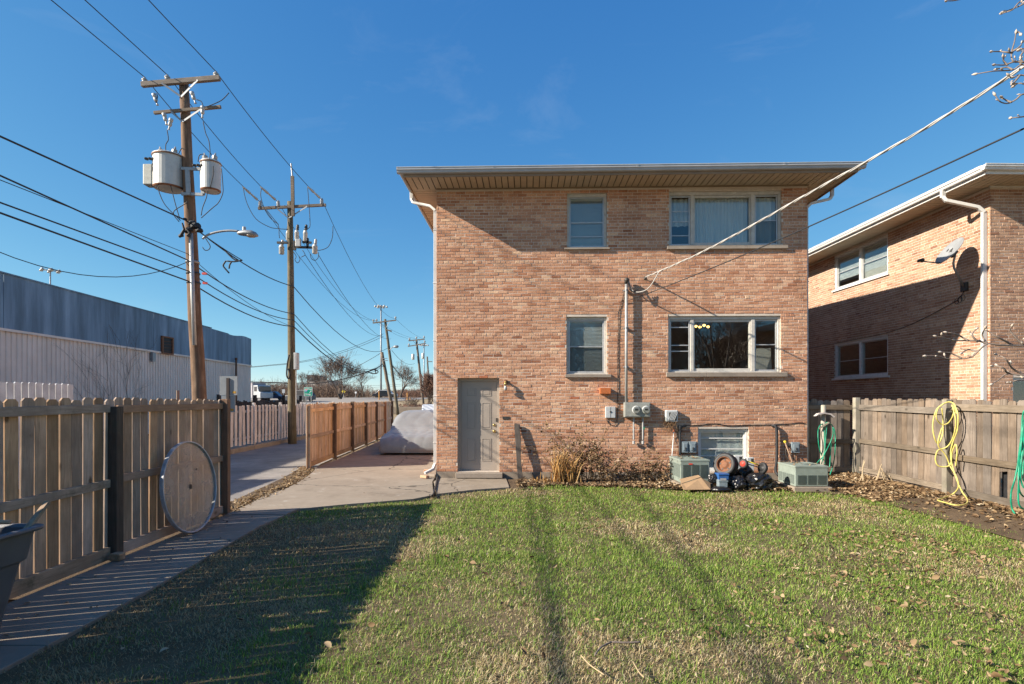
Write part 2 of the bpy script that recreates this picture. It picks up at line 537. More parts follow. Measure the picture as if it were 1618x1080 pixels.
M_STONE = mat_ground('limestone_sill', [(0.3, (0.215,0.175,0.14)), (0.5, (0.29,0.24,0.195)), (0.7, (0.36,0.31,0.255))], 2.0, 12, 90, 0.3, 0.9, 0.004)
M_WHITE = mat_simple('white_paint', (0.68,0.67,0.64), 0.45, 0, 0.12, 5, 0.15, 60, dirt=(0.42,0.38,0.32))
M_GUTTER = mat_simple('gutter_enamel', (0.40,0.42,0.45), 0.4, 0, 0.14, 3, 0.08, 40)
M_SPOUT = mat_simple('downspout_enamel', (0.58,0.56,0.53), 0.4, 0, 0.12, 3)
M_SOFFIT = mat_simple('soffit_tan', (0.47,0.385,0.28), 0.6, 0, 0.12, 4)
M_FASCIA = mat_simple('fascia_tan', (0.27,0.20,0.14), 0.6, 0, 0.16, 4)
M_FRAME = mat_simple('storm_frame_aluminium', (0.50,0.50,0.50), 0.4, 0.35, 0.14, 8)
M_TRIM = mat_simple('window_trim_paint', (0.56,0.53,0.48), 0.6, 0, 0.16, 9, 0.3, 50, dirt=(0.36,0.30,0.24))
M_PANE = mat_glass('window_glass', (0.88,0.91,0.90), 0.0, 1.72, 0.05)
M_SCREEN = mat_glass('insect_screen', (0.66,0.67,0.68), 0.5, 1.15)
M_BLIND = mat_simple('blind_vinyl', (0.74,0.73,0.70), 0.5, 0, 0.1, 6)
M_CURTAIN = mat_simple('curtain_cloth', (0.72,0.74,0.74), 0.85, 0, 0.08, 3)
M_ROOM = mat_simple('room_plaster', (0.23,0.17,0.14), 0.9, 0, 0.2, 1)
M_DOOR = mat_simple('door_taupe', (0.37,0.315,0.265), 0.5, 0, 0.07, 3, 0.08, 60)
M_BRASS = mat_simple('aged_brass', (0.42,0.30,0.12), 0.35, 0.9, 0.2, 20)
M_GALV = mat_simple('galvanised_steel', (0.30,0.31,0.32), 0.55, 0.5, 0.2, 9)
M_CONDUIT = mat_simple('conduit_grey', (0.42,0.42,0.41), 0.5, 0.25, 0.15, 9)
M_METERBOX = mat_simple('meter_box_enamel', (0.37,0.37,0.33), 0.55, 0.2, 0.2, 9, dirt=(0.25,0.22,0.18))
M_LTGREY = mat_simple('light_grey_plastic', (0.52,0.53,0.53), 0.5, 0, 0.12, 8)
M_BLUEGREY = mat_simple('blue_grey_enamel', (0.23,0.28,0.31), 0.5, 0.1, 0.15, 10)
M_BLACK = mat_simple('black_rubber', (0.022,0.022,0.024), 0.6, 0, 0.3, 14, 0.3, 80)
M_BLACKCAB = mat_simple('black_cable', (0.02,0.021,0.024), 0.7, 0, 0.2, 3)
M_DARKMETAL = mat_simple('dark_iron', (0.07,0.065,0.06), 0.6, 0.5, 0.3, 14)
M_RUST = mat_simple('rusty_steel', (0.23,0.10,0.05), 0.75, 0.3, 0.35, 14)
M_AC = mat_simple('condenser_sage', (0.27,0.32,0.28), 0.5, 0.1, 0.15, 7, 0.1, 60, dirt=(0.22,0.24,0.20))
M_ACSCUFF = mat_simple('condenser_scuffed', (0.27,0.32,0.28), 0.5, 0.1, 0.15, 3.2, 0.1, 60, dirt=(0.03,0.03,0.028))
M_ACDARK = mat_simple('condenser_grille', (0.17,0.205,0.185), 0.6, 0.1, 0.2, 30)
M_BAG = mat_simple('black_bin_bag', (0.012,0.012,0.014), 0.30, 0, 0.3, 9, 0.9, 30, spec=0.6)
M_CARD = mat_simple('cardboard', (0.33,0.215,0.12), 0.9, 0, 0.15, 7)
M_BLUE = mat_simple('blue_plastic', (0.03,0.11,0.32), 0.45, 0, 0.2, 9)
M_RED = mat_simple('red_plastic', (0.62,0.07,0.05), 0.45, 0, 0.15, 9)
M_YELLOW = mat_simple('yellow_plastic', (0.72,0.56,0.04), 0.45, 0, 0.15, 9)
M_GHOSE = mat_simple('green_hose', (0.005,0.27,0.155), 0.45, 0, 0.35, 12, dirt=(0.05,0.19,0.12))
M_YHOSE = mat_simple('yellow_hose', (0.62,0.53,0.15), 0.5, 0, 0.3, 12, dirt=(0.42,0.37,0.16))
M_ORANGE = mat_simple('orange_clay', (0.50,0.14,0.04), 0.85, 0, 0.25, 30, 0.4, 90)
M_PORC = mat_simple('porcelain', (0.36,0.36,0.355), 0.25, 0, 0.1, 9)
M_TANK = mat_simple('transformer_grey', (0.50,0.50,0.47), 0.45, 0.05, 0.1, 5, dirt=(0.42,0.36,0.28))
M_LEAD = mat_simple('grey_sign_back', (0.27,0.285,0.30), 0.5, 0.4, 0.12, 5)
M_WARE = mat_simple('ribbed_steel_cream', (0.76,0.64,0.565), 0.6, 0.05, 0.12, 1.2, 0.1, 30)
M_COVER = None
M_CART = mat_simple('grey_cart_plastic', (0.115,0.118,0.13), 0.45, 0, 0.14, 6, 0.2, 150)
M_ROOF = mat_ground('asphalt_shingle', [(0.3, (0.06,0.055,0.05)), (0.7, (0.13,0.12,0.11))], 1, 12, 150, 0.4)

W_FENCE_OLD = mat_wood('old_pine_board', (0.24,0.145,0.085), (0.54,0.36,0.225), (0.68,0.48,0.32), 'z', moss=None)
W_RAIL_OLD = mat_wood('old_rail_timber', (0.18,0.125,0.075), (0.37,0.26,0.17), (0.49,0.36,0.25), 'y', moss=(0.09,0.085,0.045))
W_RAIL_NEW = mat_wood('newer_rail_timber', (0.34,0.19,0.11), (0.58,0.37,0.235), (0.68,0.47,0.31), 'y')
W_POST_OLD = mat_wood('dark_post_timber', (0.085,0.065,0.05), (0.17,0.13,0.098), (0.27,0.21,0.16), 'z', knots=False, moss=(0.07,0.075,0.05))
W_POST_NEW = mat_wood('reddish_post_timber', (0.24,0.125,0.075), (0.42,0.25,0.16), (0.54,0.35,0.23), 'z', knots=False)
W_CEDAR = mat_wood('honey_board', (0.42,0.275,0.155), (0.68,0.50,0.325), (0.79,0.61,0.42), 'z', huevar=0.22)
W_CEDAR_RAIL = mat_wood('honey_rail', (0.40,0.26,0.145), (0.64,0.47,0.30), (0.76,0.58,0.395), 'y')
W_GREY = mat_wood('silvered_board', (0.10,0.076,0.055), (0.24,0.185,0.14), (0.34,0.28,0.225), 'z', huevar=0.36)
W_GREY_RAIL = mat_wood('silvered_rail', (0.10,0.08,0.055), (0.235,0.185,0.135), (0.34,0.285,0.225), 'y')
W_GREY_RAILX = mat_wood('silvered_rail_cross', (0.11,0.085,0.06), (0.24,0.19,0.14), (0.34,0.285,0.225), 'x')
W_GREY_POST = mat_wood('silvered_post', (0.18,0.155,0.12), (0.34,0.30,0.235), (0.45,0.40,0.32), 'z', knots=False, moss=(0.22,0.23,0.13))
W_PICKET = mat_wood('white_picket', (0.52,0.46,0.43), (0.70,0.635,0.60), (0.78,0.72,0.68), 'z', knots=False, huevar=0.12)
W_PICKET_BRIGHT = mat_wood('bright_white_board', (0.62,0.62,0.60), (0.74,0.74,0.72), (0.82,0.82,0.80), 'z', knots=False, huevar=0.07, bump=0.2)
W_PICKET_RAIL = mat_wood('white_rail', (0.5,0.44,0.41), (0.66,0.6,0.56), (0.74,0.68,0.64), 'y', knots=False, huevar=0.1)
W_POLE = mat_wood('pole_brown', (0.04,0.018,0.008), (0.21,0.11,0.052), (0.38,0.235,0.13), 'z', knots=False, huevar=0.05, gs=11, bump=0.9)
W_POLE_GREEN = mat_wood('pole_olive', (0.04,0.03,0.016), (0.165,0.135,0.082), (0.29,0.25,0.165), 'z', knots=False, huevar=0.05, gs=11, bump=0.9)
W_ARM = mat_wood('crossarm_timber', (0.10,0.08,0.06), (0.22,0.175,0.135), (0.34,0.28,0.22), 'x', knots=False, huevar=0.1)
W_DARKFENCE = mat_wood('dark_board', (0.03,0.022,0.018), (0.075,0.055,0.045), (0.12,0.09,0.07), 'z', knots=False)
# ================================================================== the ground
def sheet(name, poly, z, mat, kind='structure', thick=0.0, parent=None):
    m = MB()
    if thick > 0:
        m.prism([(p[0], p[1]) for p in poly], (0,0,z-thick), (1,0,0), (0,1,0), (0,0,thick))
    else:
        m.add([(p[0], p[1], z) for p in poly], [tuple(range(len(poly)))])
    o = m.build(name, mat, parent)
    if parent is None: tag(o, kind=kind)
    return o

def rise(x, y):
    """the land climbs gently to the road ramp beyond the alley"""
    t = min(max((y-44)/70.0, 0), 1); t = t*t*(3-2*t)
    h = 2.05*t
    t2 = min(max((y-120)/200.0, 0), 1)
    return h + 0.45*t2

M_DRY = mat_ground('dry_winter_ground', [(0.3, (0.20,0.145,0.085)), (0.5, (0.31,0.235,0.14)), (0.7, (0.40,0.315,0.195))], 0.12, 1.3, 40, 0.5, 0.95, 0.03)
M_SOIL = mat_ground('lawn_soil', [(0.30, (0.06,0.045,0.026)), (0.5, (0.145,0.11,0.06)), (0.7, (0.25,0.19,0.11))], 1.4, 9, 70, 0.8, 0.95, 0.02)
M_BED = mat_ground('leaf_mould', [(0.3, (0.05,0.034,0.022)), (0.5, (0.12,0.082,0.05)), (0.7, (0.22,0.155,0.095))], 2, 16, 90, 0.8, 0.95, 0.02)
M_ASPH = mat_ground('worn_asphalt', [(0.3, (0.12,0.108,0.098)), (0.45, (0.215,0.197,0.18)), (0.56, (0.29,0.265,0.24)), (0.70, (0.43,0.40,0.36))], 0.55, 3.5, 110, 0.6, 0.92, 0.008)
M_ROAD = mat_ground('pale_road', [(0.3, (0.25,0.22,0.19)), (0.7, (0.34,0.30,0.265))], 0.1, 1, 40, 0.2)

xs = sorted(set([-900,-600,-400,-250,-160,-110] + list(range(-80, 81, 8)) + [110,160,250,400,600,900]))
ys = sorted(set([-80,-40,-20,0,10,20,30,38] + list(range(44, 130, 6)) + [150,180,220,260,320,420,600,900,1500,2600]))
m = MB(); nx = len(xs)
for y in ys:
    for x in xs:
        m.v.append((x, y, rise(x, y) - 0.05))
for j in range(len(ys)-1):
    for i in range(nx-1):
        a = j*nx+i
        m.f.append((a, a+1, a+1+nx, a+nx)); m.t.append(0.5)
tag(m.build('ground', M_DRY, smooth=True, origin=(0,0,0)), kind='structure')

# lawn soil: a gently uneven sheet
LAWN = [(-3.42,-5), (-3.40,4.2), (-3.44,5.5), (-3.58,7.7), (-3.50,8.9), (-2.75,9.35), (-1.75,9.8), (-1.35,10.3),
        (-0.7,10.75), (0.0,11.05), (1.0,11.45), (3.0,11.2), (5.0,10.95), (6.2,10.65), (6.75,10.0), (6.95,8.6), (7.05,-5)]
def in_poly(X, Y, poly):
    ins = np.zeros(len(X), bool); n = len(poly); j = n-1
    for i in range(n):
        xi, yi = poly[i]; xj, yj = poly[j]
        c = ((yi > Y) != (yj > Y)) & (X < (xj-xi)*(Y-yi)/((yj-yi)+1e-12)+xi)
        ins ^= c; j = i
    return ins
def vnoise(X, Y, s, seed):
    """smooth value noise 0..1 (numpy)"""
    rg = np.random.RandomState(seed); T = rg.rand(64, 64)
    x = X*s + 100; y = Y*s + 100
    xi = np.floor(x).astype(int); yi = np.floor(y).astype(int)
    fx = x-xi; fy = y-yi; fx = fx*fx*(3-2*fx); fy = fy*fy*(3-2*fy)
    g = lambda a, b: T[a % 64, b % 64]
    return (g(xi,yi)*(1-fx)+g(xi+1,yi)*fx)*(1-fy) + (g(xi,yi+1)*(1-fx)+g(xi+1,yi+1)*fx)*fy
def lawn_h(X, Y):
    return 0.020*(vnoise(X, Y, 0.9, 3)-0.5) + 0.014*(vnoise(X, Y, 3.1, 4)-0.5)

m = MB(); step = 0.25; gx = np.arange(-3.75, 8.3, step); gy = np.arange(-5.0, 12.3, step)
for y in gy:
    for x in gx:
        m.v.append((x, y, float(lawn_h(np.array([x]), np.array([y]))[0]) - 0.012))
for j in range(len(gy)-1):
    for i in range(len(gx)-1):
        a = j*len(gx)+i; m.f.append((a, a+1, a+1+len(gx), a+len(gx))); m.t.append(0.5)
tag(m.build('lawn', M_SOIL, smooth=True), kind='structure')

# leaf bed along the wall and the right-hand fence
def bed_h(x, y):
    t = min(max((x-6.45)/0.95, 0), 1); return 0.012 + 0.115*t*t*(3-2*t)
m = MB(); gx = [-0.1+0.21*k for k in range(38)] + [7.83]; gy = [-5, -2, 1.2, 3, 5, 7, 8] + [8.4+0.2*k for k in range(23)]
for y in gy:
    for x in gx: m.v.append((x, y, bed_h(x, y)))
for j in range(len(gy)-1):
    for i in range(len(gx)-1):
        cx, cy = (gx[i]+gx[i+1])/2, (gy[j]+gy[j+1])/2
        if cx < 6.5 and cy < float(np.interp(cx, [0,1,3,5,6.6], [10.9,11.3,11.05,10.8,10.3])): continue
        a = j*len(gx)+i; m.f.append((a, a+1, a+1+len(gx), a+len(gx))); m.t.append(0.5)
tag(m.build('leaf_bed', M_BED, smooth=True), kind='structure')

# alley, kerb, dirt verge
ALLEY = [(-9.15,-12), (-4.62,-12), (-4.62,8.6), (-4.95,13.6), (-5.35,15.5), (-6.3,29), (-8.6,58), (-12.4,58), (-9.9,30)]
sheet('alley_road', ALLEY, -0.018, M_ASPH)
sheet('verge_dirt', [(-4.62,5), (-4.2,5), (-4.2,8.9), (-4.42,13.2), (-5.2,14.4), (-5.55,14.6), (-5.25,12.6), (-4.85,8.8)], -0.010, M_BED)
m = MB()
for i in range(18):
    y0 = -2 + i*2.2; y1 = y0 + 2.185
    x0 = -9.15 - 0.022*max(0, y0-14); x1 = -9.15 - 0.022*max(0, y1-14)
    m.prism([(x0,y0), (x1,y1), (x1-0.9,y1), (x0-0.9,y0)], (0,0,-0.1), (1,0,0), (0,1,0), (0,0,0.24+0.006*random.random()))
tag(m.build('kerb', M_CONC_GREY, bevel=0.02), kind='structure')
kerb_verge = sheet('verge_grass', [(-10.0,-12), (-10.0,34), (-13.6,34), (-13.6,-12)], -0.008, M_DRY)

# concrete path by the fence: slabs with open joints
walk = thing('footpath', None, None, (-3.9, 5, 0), kind='structure')
yy = -5.0; k = 0
for L in (1.5,1.5,1.5,1.5,1.5,1.5,1.52,1.48,1.5,1.25):
    y0, y1 = yy+0.006, min(yy+L-0.006, 9.0)
    def ex(y): return np.interp(y, [0,4.2,5.5,7.7,8.9,10], [-3.38,-3.36,-3.40,-3.54,-3.46,-3.2])
    dz = random.uniform(-0.006, 0.006)
    mm_ = MB(); mm_.prism([(-4.40,y0), (ex(y0),y0), (ex((y0+y1)/2),(y0+y1)/2), (ex(y1),y1), (-4.40,y1)], (0,0,-0.12), (1,0,0), (0,1,0), (0,0,0.145+dz))
    mm_.build('slab', M_CONC_GREY, walk, bevel=0.008)
    yy += L
# driveway: three poured bays, broken edge to the alley
drive = thing('driveway', None, None, (-3.2, 12, 0), kind='structure')
bays = [[(-4.42,8.76), (-3.5,8.92), (-2.75,9.37), (-1.75,9.84), (-1.45,10.25), (-1.71,11.9), (-1.73,12.3), (-4.62,12.3), (-4.48,11.0), (-4.55,10.1), (-4.44,9.4)],
        [(-4.63,12.32), (-1.73,12.32), (-1.73,16.4), (-5.15,16.4), (-5.08,14.4), (-4.85,13.5)],
        [(-5.15,16.42), (-1.73,16.42), (-1.73,21.9), (-5.5,21.9)],
        [(-5.5,21.92), (-1.2,21.92), (-1.2,29), (-5.98,29)]]
for b_ in bays:
    mm_ = MB(); mm_.prism(b_, (0,0,-0.12), (1,0,0), (0,1,0), (0,0,0.146))
    mm_.build('slab', M_CONC, drive, bevel=0.006)
mm_ = MB(); mm_.prism([(-1.40,10.32), (-0.72,10.82), (-0.05,11.10), (-0.13,12.36), (-1.62,12.42), (-1.68,11.9)], (0,0,-0.12), (1,0,0), (0,1,0), (0,0,0.152))
ds = mm_.build('slab', M_CONC, drive, bevel=0.006)

# ================================================================== houses
HROT = radians(-1.6); HW_, HD = 8.21, 14.0
HLOC = (-1.69, 12.45, 0.0)
HM = Matrix.Translation(HLOC) @ Matrix.Rotation(HROT, 4, 'Z')
def wp(px, py):
    """picture position -> (u, w) on the front wall of the house"""
    k = (px-CX)/F; c, s = cos(HROT), -sin(HROT)
    u = (k*HLOC[1] - HLOC[0])/(c + k*s)
    Y = HLOC[1] - u*s
    return u, EYE + (HY-py)/F*Y
def rect(x0, y0, x1, y1):
    u0, w1 = wp(x0, y0); u1, w0 = wp(x1, y1)
    return (u0, u1, w0, w1)

COURSE, BH = 0.0677, 0.0575
def brick_cells(U, W0, W1, holes, rng):
    """(u0,u1,w0,w1,full) of every brick of a common-bond wall with a header course every sixth"""
    out = []
    nrow = int((W1-W0)/COURSE)
    for r in range(nrow):
        w0 = W0 + r*COURSE; w1 = w0 + BH
        head = (r % 6 == 3)
        pitch = 0.1065 if head else 0.2135
        u = -(0.5*pitch if r % 2 else 0.0) + rng.uniform(-0.012, 0.012)
        while u < U:
            a, b = u + rng.uniform(-0.002,0.002), u + pitch - 0.0105 + rng.uniform(-0.002,0.002)
            u += pitch
            segs = [(max(a,0.0), min(b,U))]
            for (h0,h1,g0,g1) in holes:
                if w1 > g0+0.004 and w0 < g1-0.004:
                    ns = []
                    for (p,q) in segs:
                        if q <= h0 or p >= h1: ns.append((p,q)); continue
                        if p < h0: ns.append((p,h0))
                        if q > h1: ns.append((h1,q))
                    segs = ns
            for (p,q) in segs:
                if q-p > 0.03:
                    out.append((p, q, w0+rng.uniform(-0.0015,0.0015), w1+rng.uniform(-0.0015,0.0015), q-p > pitch-0.018, head))
    return out
def pick_tint(rng):
    t = rng.gauss(0.5, 0.14)
    if rng.random() < 0.006: return 1.0
    return min(max(t, 0.0), 0.97)
def brick_mesh_add(m, c, mp, rng, t):
    p, q, w0, w1 = c[:4]; f = rng.uniform(-0.003, 0.0025); d = 0.03; j = lambda: rng.uniform(-0.0015, 0.0015)
    e = 0.004
    vs = [(p,0.004+f,w0),(q,0.004+f,w0),(q,0.004+f,w1),(p,0.004+f,w1),
          (p+e,f+j(),w0+e),(q-e,f+j(),w0+e),(q-e,f+j(),w1-e),(p+e,f+j(),w1-e),
          (p,d,w0),(q,d,w0),(q,d,w1),(p,d,w1)]
    m.add([mp(*v) for v in vs], [(4,5,6,7),(0,1,5,4),(1,2,6,5),(2,3,7,6),(3,0,4,7),(8,9,1,0),(9,10,2,1),(10,11,3,2),(11,8,0,3)], t)

def wall_plane(m, U, W0, W1, holes, mp, v0=0.0056, v1=0.20):
    us = sorted(set([0,U] + [h for q in holes for h in q[:2]])); ws = sorted(set([W0,W1] + [h for q in holes for h in q[2:]]))
    for i in range(len(us)-1):
        for j in range(len(ws)-1):
            cu = (us[i]+us[i+1])/2; cw = (ws[j]+ws[j+1])/2
            if any(h[0] < cu < h[1] and h[2] < cw < h[3] for h in holes): continue
            m.add([mp(us[i],v0,ws[j]), mp(us[i+1],v0,ws[j]), mp(us[i+1],v0,ws[j+1]), mp(us[i],v0,ws[j+1])], [(0,1,2,3)])
    for (a,b,c,d) in holes:
        m.add([mp(a,v0,c), mp(a,v1,c), mp(a,v1,d), mp(a,v0,d)], [(0,1,2,3)])
        m.add([mp(b,v0,c), mp(b,v1,c), mp(b,v1,d), mp(b,v0,d)], [(0,1,2,3)])
        m.add([mp(a,v0,d), mp(b,v0,d), mp(b,v1,d), mp(a,v1,d)], [(0,1,2,3)])
        m.add([mp(a,v0,c), mp(b,v0,c), mp(b,v1,c), mp(a,v1,c)], [(0,1,2,3)])

EAVE, SOF = 0.73, 6.52
def house_shell(root, fr, W, D, hf, hl, mbrick, seed, single=0, sides=('front','left'), soffit_parts=True, z0=0.17, mfascia=None, mgutter=None, EL=0.73, ER=0.73):
    rng = random.Random(seed)
    maps = {'front': lambda u,v,w: (u, v, w), 'left': lambda u,v,w: (v, u, w), 'right': lambda u,v,w: (W-v, u, w), 'back': lambda u,v,w: (u, D-v, w)}
    lens = {'front': W, 'left': D, 'right': D, 'back': W}
    holes = {'front': hf, 'left': hl, 'right': [], 'back': []}
    m = MB()
    for s in ('front','left','right','back'):
        wall_plane(m, lens[s], 0.0, SOF, holes[s], maps[s])
    m.build('wall', M_MORTAR, root, fr)
    rest = MB(); singles = []
    for s in sides:
        cells = brick_cells(lens[s], z0, SOF-0.005, holes[s], rng)
        if s == 'front' and single:
            def dist(c):
                p = fr @ Vector(((c[0]+c[1])/2, 0, (c[2]+c[3])/2)); return (p-Vector((0,0,EYE))).length
            full = sorted([c for c in cells if c[4] and not c[5]], key=dist)[:single]
            ids = set(id(c) for c in full)
            singles = full
            cells = [c for c in cells if id(c) not in ids]
        for c in cells:
            brick_mesh_add(rest, c, maps[s], rng, min(0.97, pick_tint(rng)+(0.17 if c[5] else 0)))
    b = rest.build('brick_courses', mbrick, root, fr, tint=True, fix=False)
    b['kind'] = 'stuff'
    if singles:
        var = []
        for k in range(24):
            mm_ = MB(); t = [0.08,0.2,0.28,0.33,0.38,0.42,0.45,0.48,0.5,0.52,0.55,0.58,0.61,0.64,0.67,0.7,0.74,0.8,0.86,0.93,0.4,0.5,0.6,1.0][k]
            brick_mesh_add(mm_, (-0.1015,0.1015,-BH/2,BH/2), lambda u,v,w: (u,v,w), rng, t)
            me = mm_.mesh('brick', True); me.materials.append(mbrick); var.append(me)
        for c in singles:
            k = rng.randrange(23) if rng.random() > 0.01 else 23
            o = put('brick', var[k], root, ((c[0]+c[1])/2, rng.uniform(-0.002,0.002), (c[2]+c[3])/2), (rng.uniform(-.008,.008), rng.uniform(-.006,.006), rng.uniform(-.01,.01)), world=False)
    # footing
    m = MB(); m.box(-0.02, W+0.02, -0.02, D+0.02, -0.2, z0-0.008)
    m.build('footing', M_CONC_GREY, root, fr)
    # soffit, fascia, gutters, roof
    p = 0.135
    def panel(e_):
        m = MB(); m.box(-p/2+0.009, p/2-0.009, -e_+0.004, 0.02, 0, 0.014); me = m.mesh('soffit_panel'); me.materials.append(M_SOFFIT); return me
    e = EAVE; X0, X1 = -EL, W+ER
    if soffit_parts:
        me = panel(EAVE); n = int((X1-X0)/p); pp = (X1-X0)/n
        for k in range(n):
            put('soffit_panel', me, root, (X0+(k+0.5)*pp, 0, SOF+rng.uniform(-0.0015,0.0015)), (0,0,0), False)
        nl = int(D/p)
        for sd in (0, 1):
            me = panel(EL if sd == 0 else ER)
            for k in range(nl):
                put('soffit_panel', me, root, ((0.0 if sd == 0 else W), 0.012+(k+0.5)*p, SOF+0.002+rng.uniform(-0.0015,0.0015)), (0,0,-pi/2 if sd == 0 else pi/2), False)
    else:
        m = MB(); m.box(X0, X1, -EAVE, D+EAVE, SOF, SOF+0.014); m.build('soffit', M_SOFFIT, root, fr)
    m = MB(); m.box(X0, X1, -e, D+e, SOF+0.016, SOF+0.03)
    m.build('soffit_backing', M_DARKMETAL, root, fr)
    m = MB()
    m.box(X0-0.02, X1+0.02, -e-0.02, -e, SOF-0.03, SOF+0.13)
    m.box(X0-0.02, X0, -e, D+e, SOF-0.03, SOF+0.13)
    m.box(X1, X1+0.02, -e, D+e, SOF-0.03, SOF+0.13)
    m.box(X0-0.02, X1+0.02, D+e, D+e+0.02, SOF-0.03, SOF+0.13)
    m.box(-0.02, W+0.02, -0.035, 0.0, SOF-0.022, SOF-0.001)
    m.build('fascia', mfascia or M_FASCIA, root, fr)
    prof = [(0,0), (0.075,0), (0.085,0.012), (0.095,0.045), (0.115,0.06), (0.118,0.095), (0.128,0.098), (0.128,0.112), (0.116,0.112), (0.112,0.10), (0.006,0.10), (0,0.115)]
    g = SOF+0.03; ee = e+0.02
    for (o, ax, az) in (((X0-0.14, -ee, g), (0,-1,0), (X1-X0+0.28, 0, 0)), ((X0-0.02, -ee, g), (-1,0,0), (0, D+2*ee, 0)), ((X1+0.02, -ee, g), (1,0,0), (0, D+2*ee, 0))):
        m = MB(); m.prism(prof, o, ax, (0,0,1), az)
        for q in range(2, int(Vector(az).length), 3):      # slip joints
            d = Vector(az).normalized()*q
            m.prism([(a*1.02+0.001, b-0.002) for (a,b) in prof[:9]]+[(0.0,0.11)], Vector(o)+d, ax, (0,0,1), Vector(az).normalized()*0.05)
        m.build('gutter', mgutter or M_GUTTER, root, fr)
    h = (W/2+e)*math.tan(radians(15)); z = SOF+0.145
    m = MB(); m.add([(X0-.02,-ee,z), (X1+.02,-ee,z), (X1+.02,D+ee,z), (X0-.02,D+ee,z), (W/2, W/2, z+h), (W/2, D-W/2, z+h)], [(0,1,4), (1,2,5,4), (2,3,5), (3,0,4,5)])
    m.build('roof', M_ROOF, root, fr)

house = thing('brick_house', 'two-storey tan brick house with its taupe back door, straight behind the lawn', 'house', HLOC, HROT)

R_UP_S = rect(896, 305, 959, 391); R_LO_S = rect(895, 500, 959, 591)
R_UP_T = rect(1057, 302, 1235, 387); R_LO_T = rect(1056, 499, 1234, 588)
R_BASE = rect(1103, 677, 1183, 745); R_DOOR = rect(723, 597, 789, 745)
HOLES = [R_UP_S, R_LO_S, R_UP_T, R_LO_T, R_BASE, R_DOOR]
house_shell(house, HM, HW_, HD, HOLES, [], M_BRICK, 11, single=299, sides=('front','left','right'), EL=0.57, ER=0.64)

# rooms behind the windows
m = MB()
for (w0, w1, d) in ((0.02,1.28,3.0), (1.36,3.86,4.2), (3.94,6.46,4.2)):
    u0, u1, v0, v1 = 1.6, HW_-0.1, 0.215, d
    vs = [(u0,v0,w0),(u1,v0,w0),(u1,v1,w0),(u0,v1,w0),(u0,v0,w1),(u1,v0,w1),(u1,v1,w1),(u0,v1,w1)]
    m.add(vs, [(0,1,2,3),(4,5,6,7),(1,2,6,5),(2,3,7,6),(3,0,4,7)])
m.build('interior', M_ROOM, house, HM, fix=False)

def rframe(m, u0, u1, w0, w1, t, v0, v1, tb=None, tt=None):
    tb = t if tb is None else tb; tt = t if tt is None else tt
    m.box(u0, u0+t, v0, v1, w0, w1); m.box(u1-t, u1, v0, v1, w0, w1)
    m.box(u0+t, u1-t, v0, v1, w0, w0+tb); m.box(u0+t, u1-t, v0, v1, w1-tt, w1)

def sash(win, fr, u0, u1, w0, w1, bars, mfr=M_FRAME, v=0.085, screen_to=None, blind=None, mpane=M_PANE, t=0.032):
    """one storm sash: metal frame, cross bars, a pane between each two bars"""
    m = MB(); rframe(m, u0, u1, w0, w1, t, v, v+0.03)
    for b_ in bars: m.box(u0+t, u1-t, v+0.004, v+0.026, b_-0.011, b_+0.011)
    m.build('sash', mfr, win, fr, bevel=0.003)
    lv = [w0+t] + [b_ for b_ in bars] + [w1-t]
    for k in range(len(lv)-1):
        a = lv[k] + (0.011 if k > 0 else 0); c = lv[k+1] - (0.011 if k < len(lv)-2 else 0)
        m = MB(); off = 0.012 + 0.006*(k % 2)
        m.box(u0+t, u1-t, v+off, v+off+0.004, a, c)
        m.build('pane', mpane, win, fr)
    if screen_to:
        m = MB(); m.add([(u0+t,v+0.007,w0+t),(u1-t,v+0.007,w0+t),(u1-t,v+0.007,screen_to),(u0+t,v+0.007,screen_to)], [(0,1,2,3)])
        m.build('insect_screen', M_SCREEN, win, fr)

def blind(win, fr, u0, u1, w0, w1, v=0.135):
    m = MB(); w = w1; k = 0
    while w > w0:
        a = 0.008*sin(k*1.7)
        m.add([(u0,v-0.008,w-0.021),(u1,v-0.008+a*0.3,w-0.021),(u1,v+0.008,w),(u0,v+0.008,w)], [(0,1,2,3)])
        w -= 0.0235; k += 1
    m.box(u0, u1, v-0.015, v+0.015, w1, w1+0.03)
    m.build('blind', M_BLIND, win, fr, fix=False)

def curtain(win, fr, u0, u1, w0, w1, v=0.2, folds=9, amp=0.018, seed=1):
    rng = random.Random(seed); m = MB(); n = folds*8
    ph = [rng.uniform(0, 6) for _ in range(4)]
    for k in range(n+1):
        u = u0+(u1-u0)*k/n; s = k/n*folds*2*pi
        a = amp*(sin(s+ph[0]) + 0.5*sin(s*0.37+ph[1]) + 0.4*sin(s*1.9+ph[2]))
        for w in (w0, (w0+w1)/2, w1): m.v.append((u, v+a*(1.0 if w < w1 else 0.7), w))
    for k in range(n):
        for j in range(2):
            q = k*3+j; m.f.append((q,q+3,q+4,q+1)); m.t.append(.5)
    m.build('curtain', M_CURTAIN, win, fr, smooth=True, fix=False)

def sill(win, fr, u0, u1, w0, w1, out=0.055):
    n = max(1, round((u1-u0)/0.95)); d = (u1-u0)/n
    for k in range(n):
        m = MB(); a = u0+k*d+(0.002 if k else 0); b_ = u0+(k+1)*d-0.002
        m.prism([(-out, w0), (0.075, w0), (0.075, w1+0.012), (-out, w1)], (a,0,0), (0,1,0), (0,0,1), (b_-a,0,0))
        m.build('sill', M_STONE, win, fr, bevel=0.004)

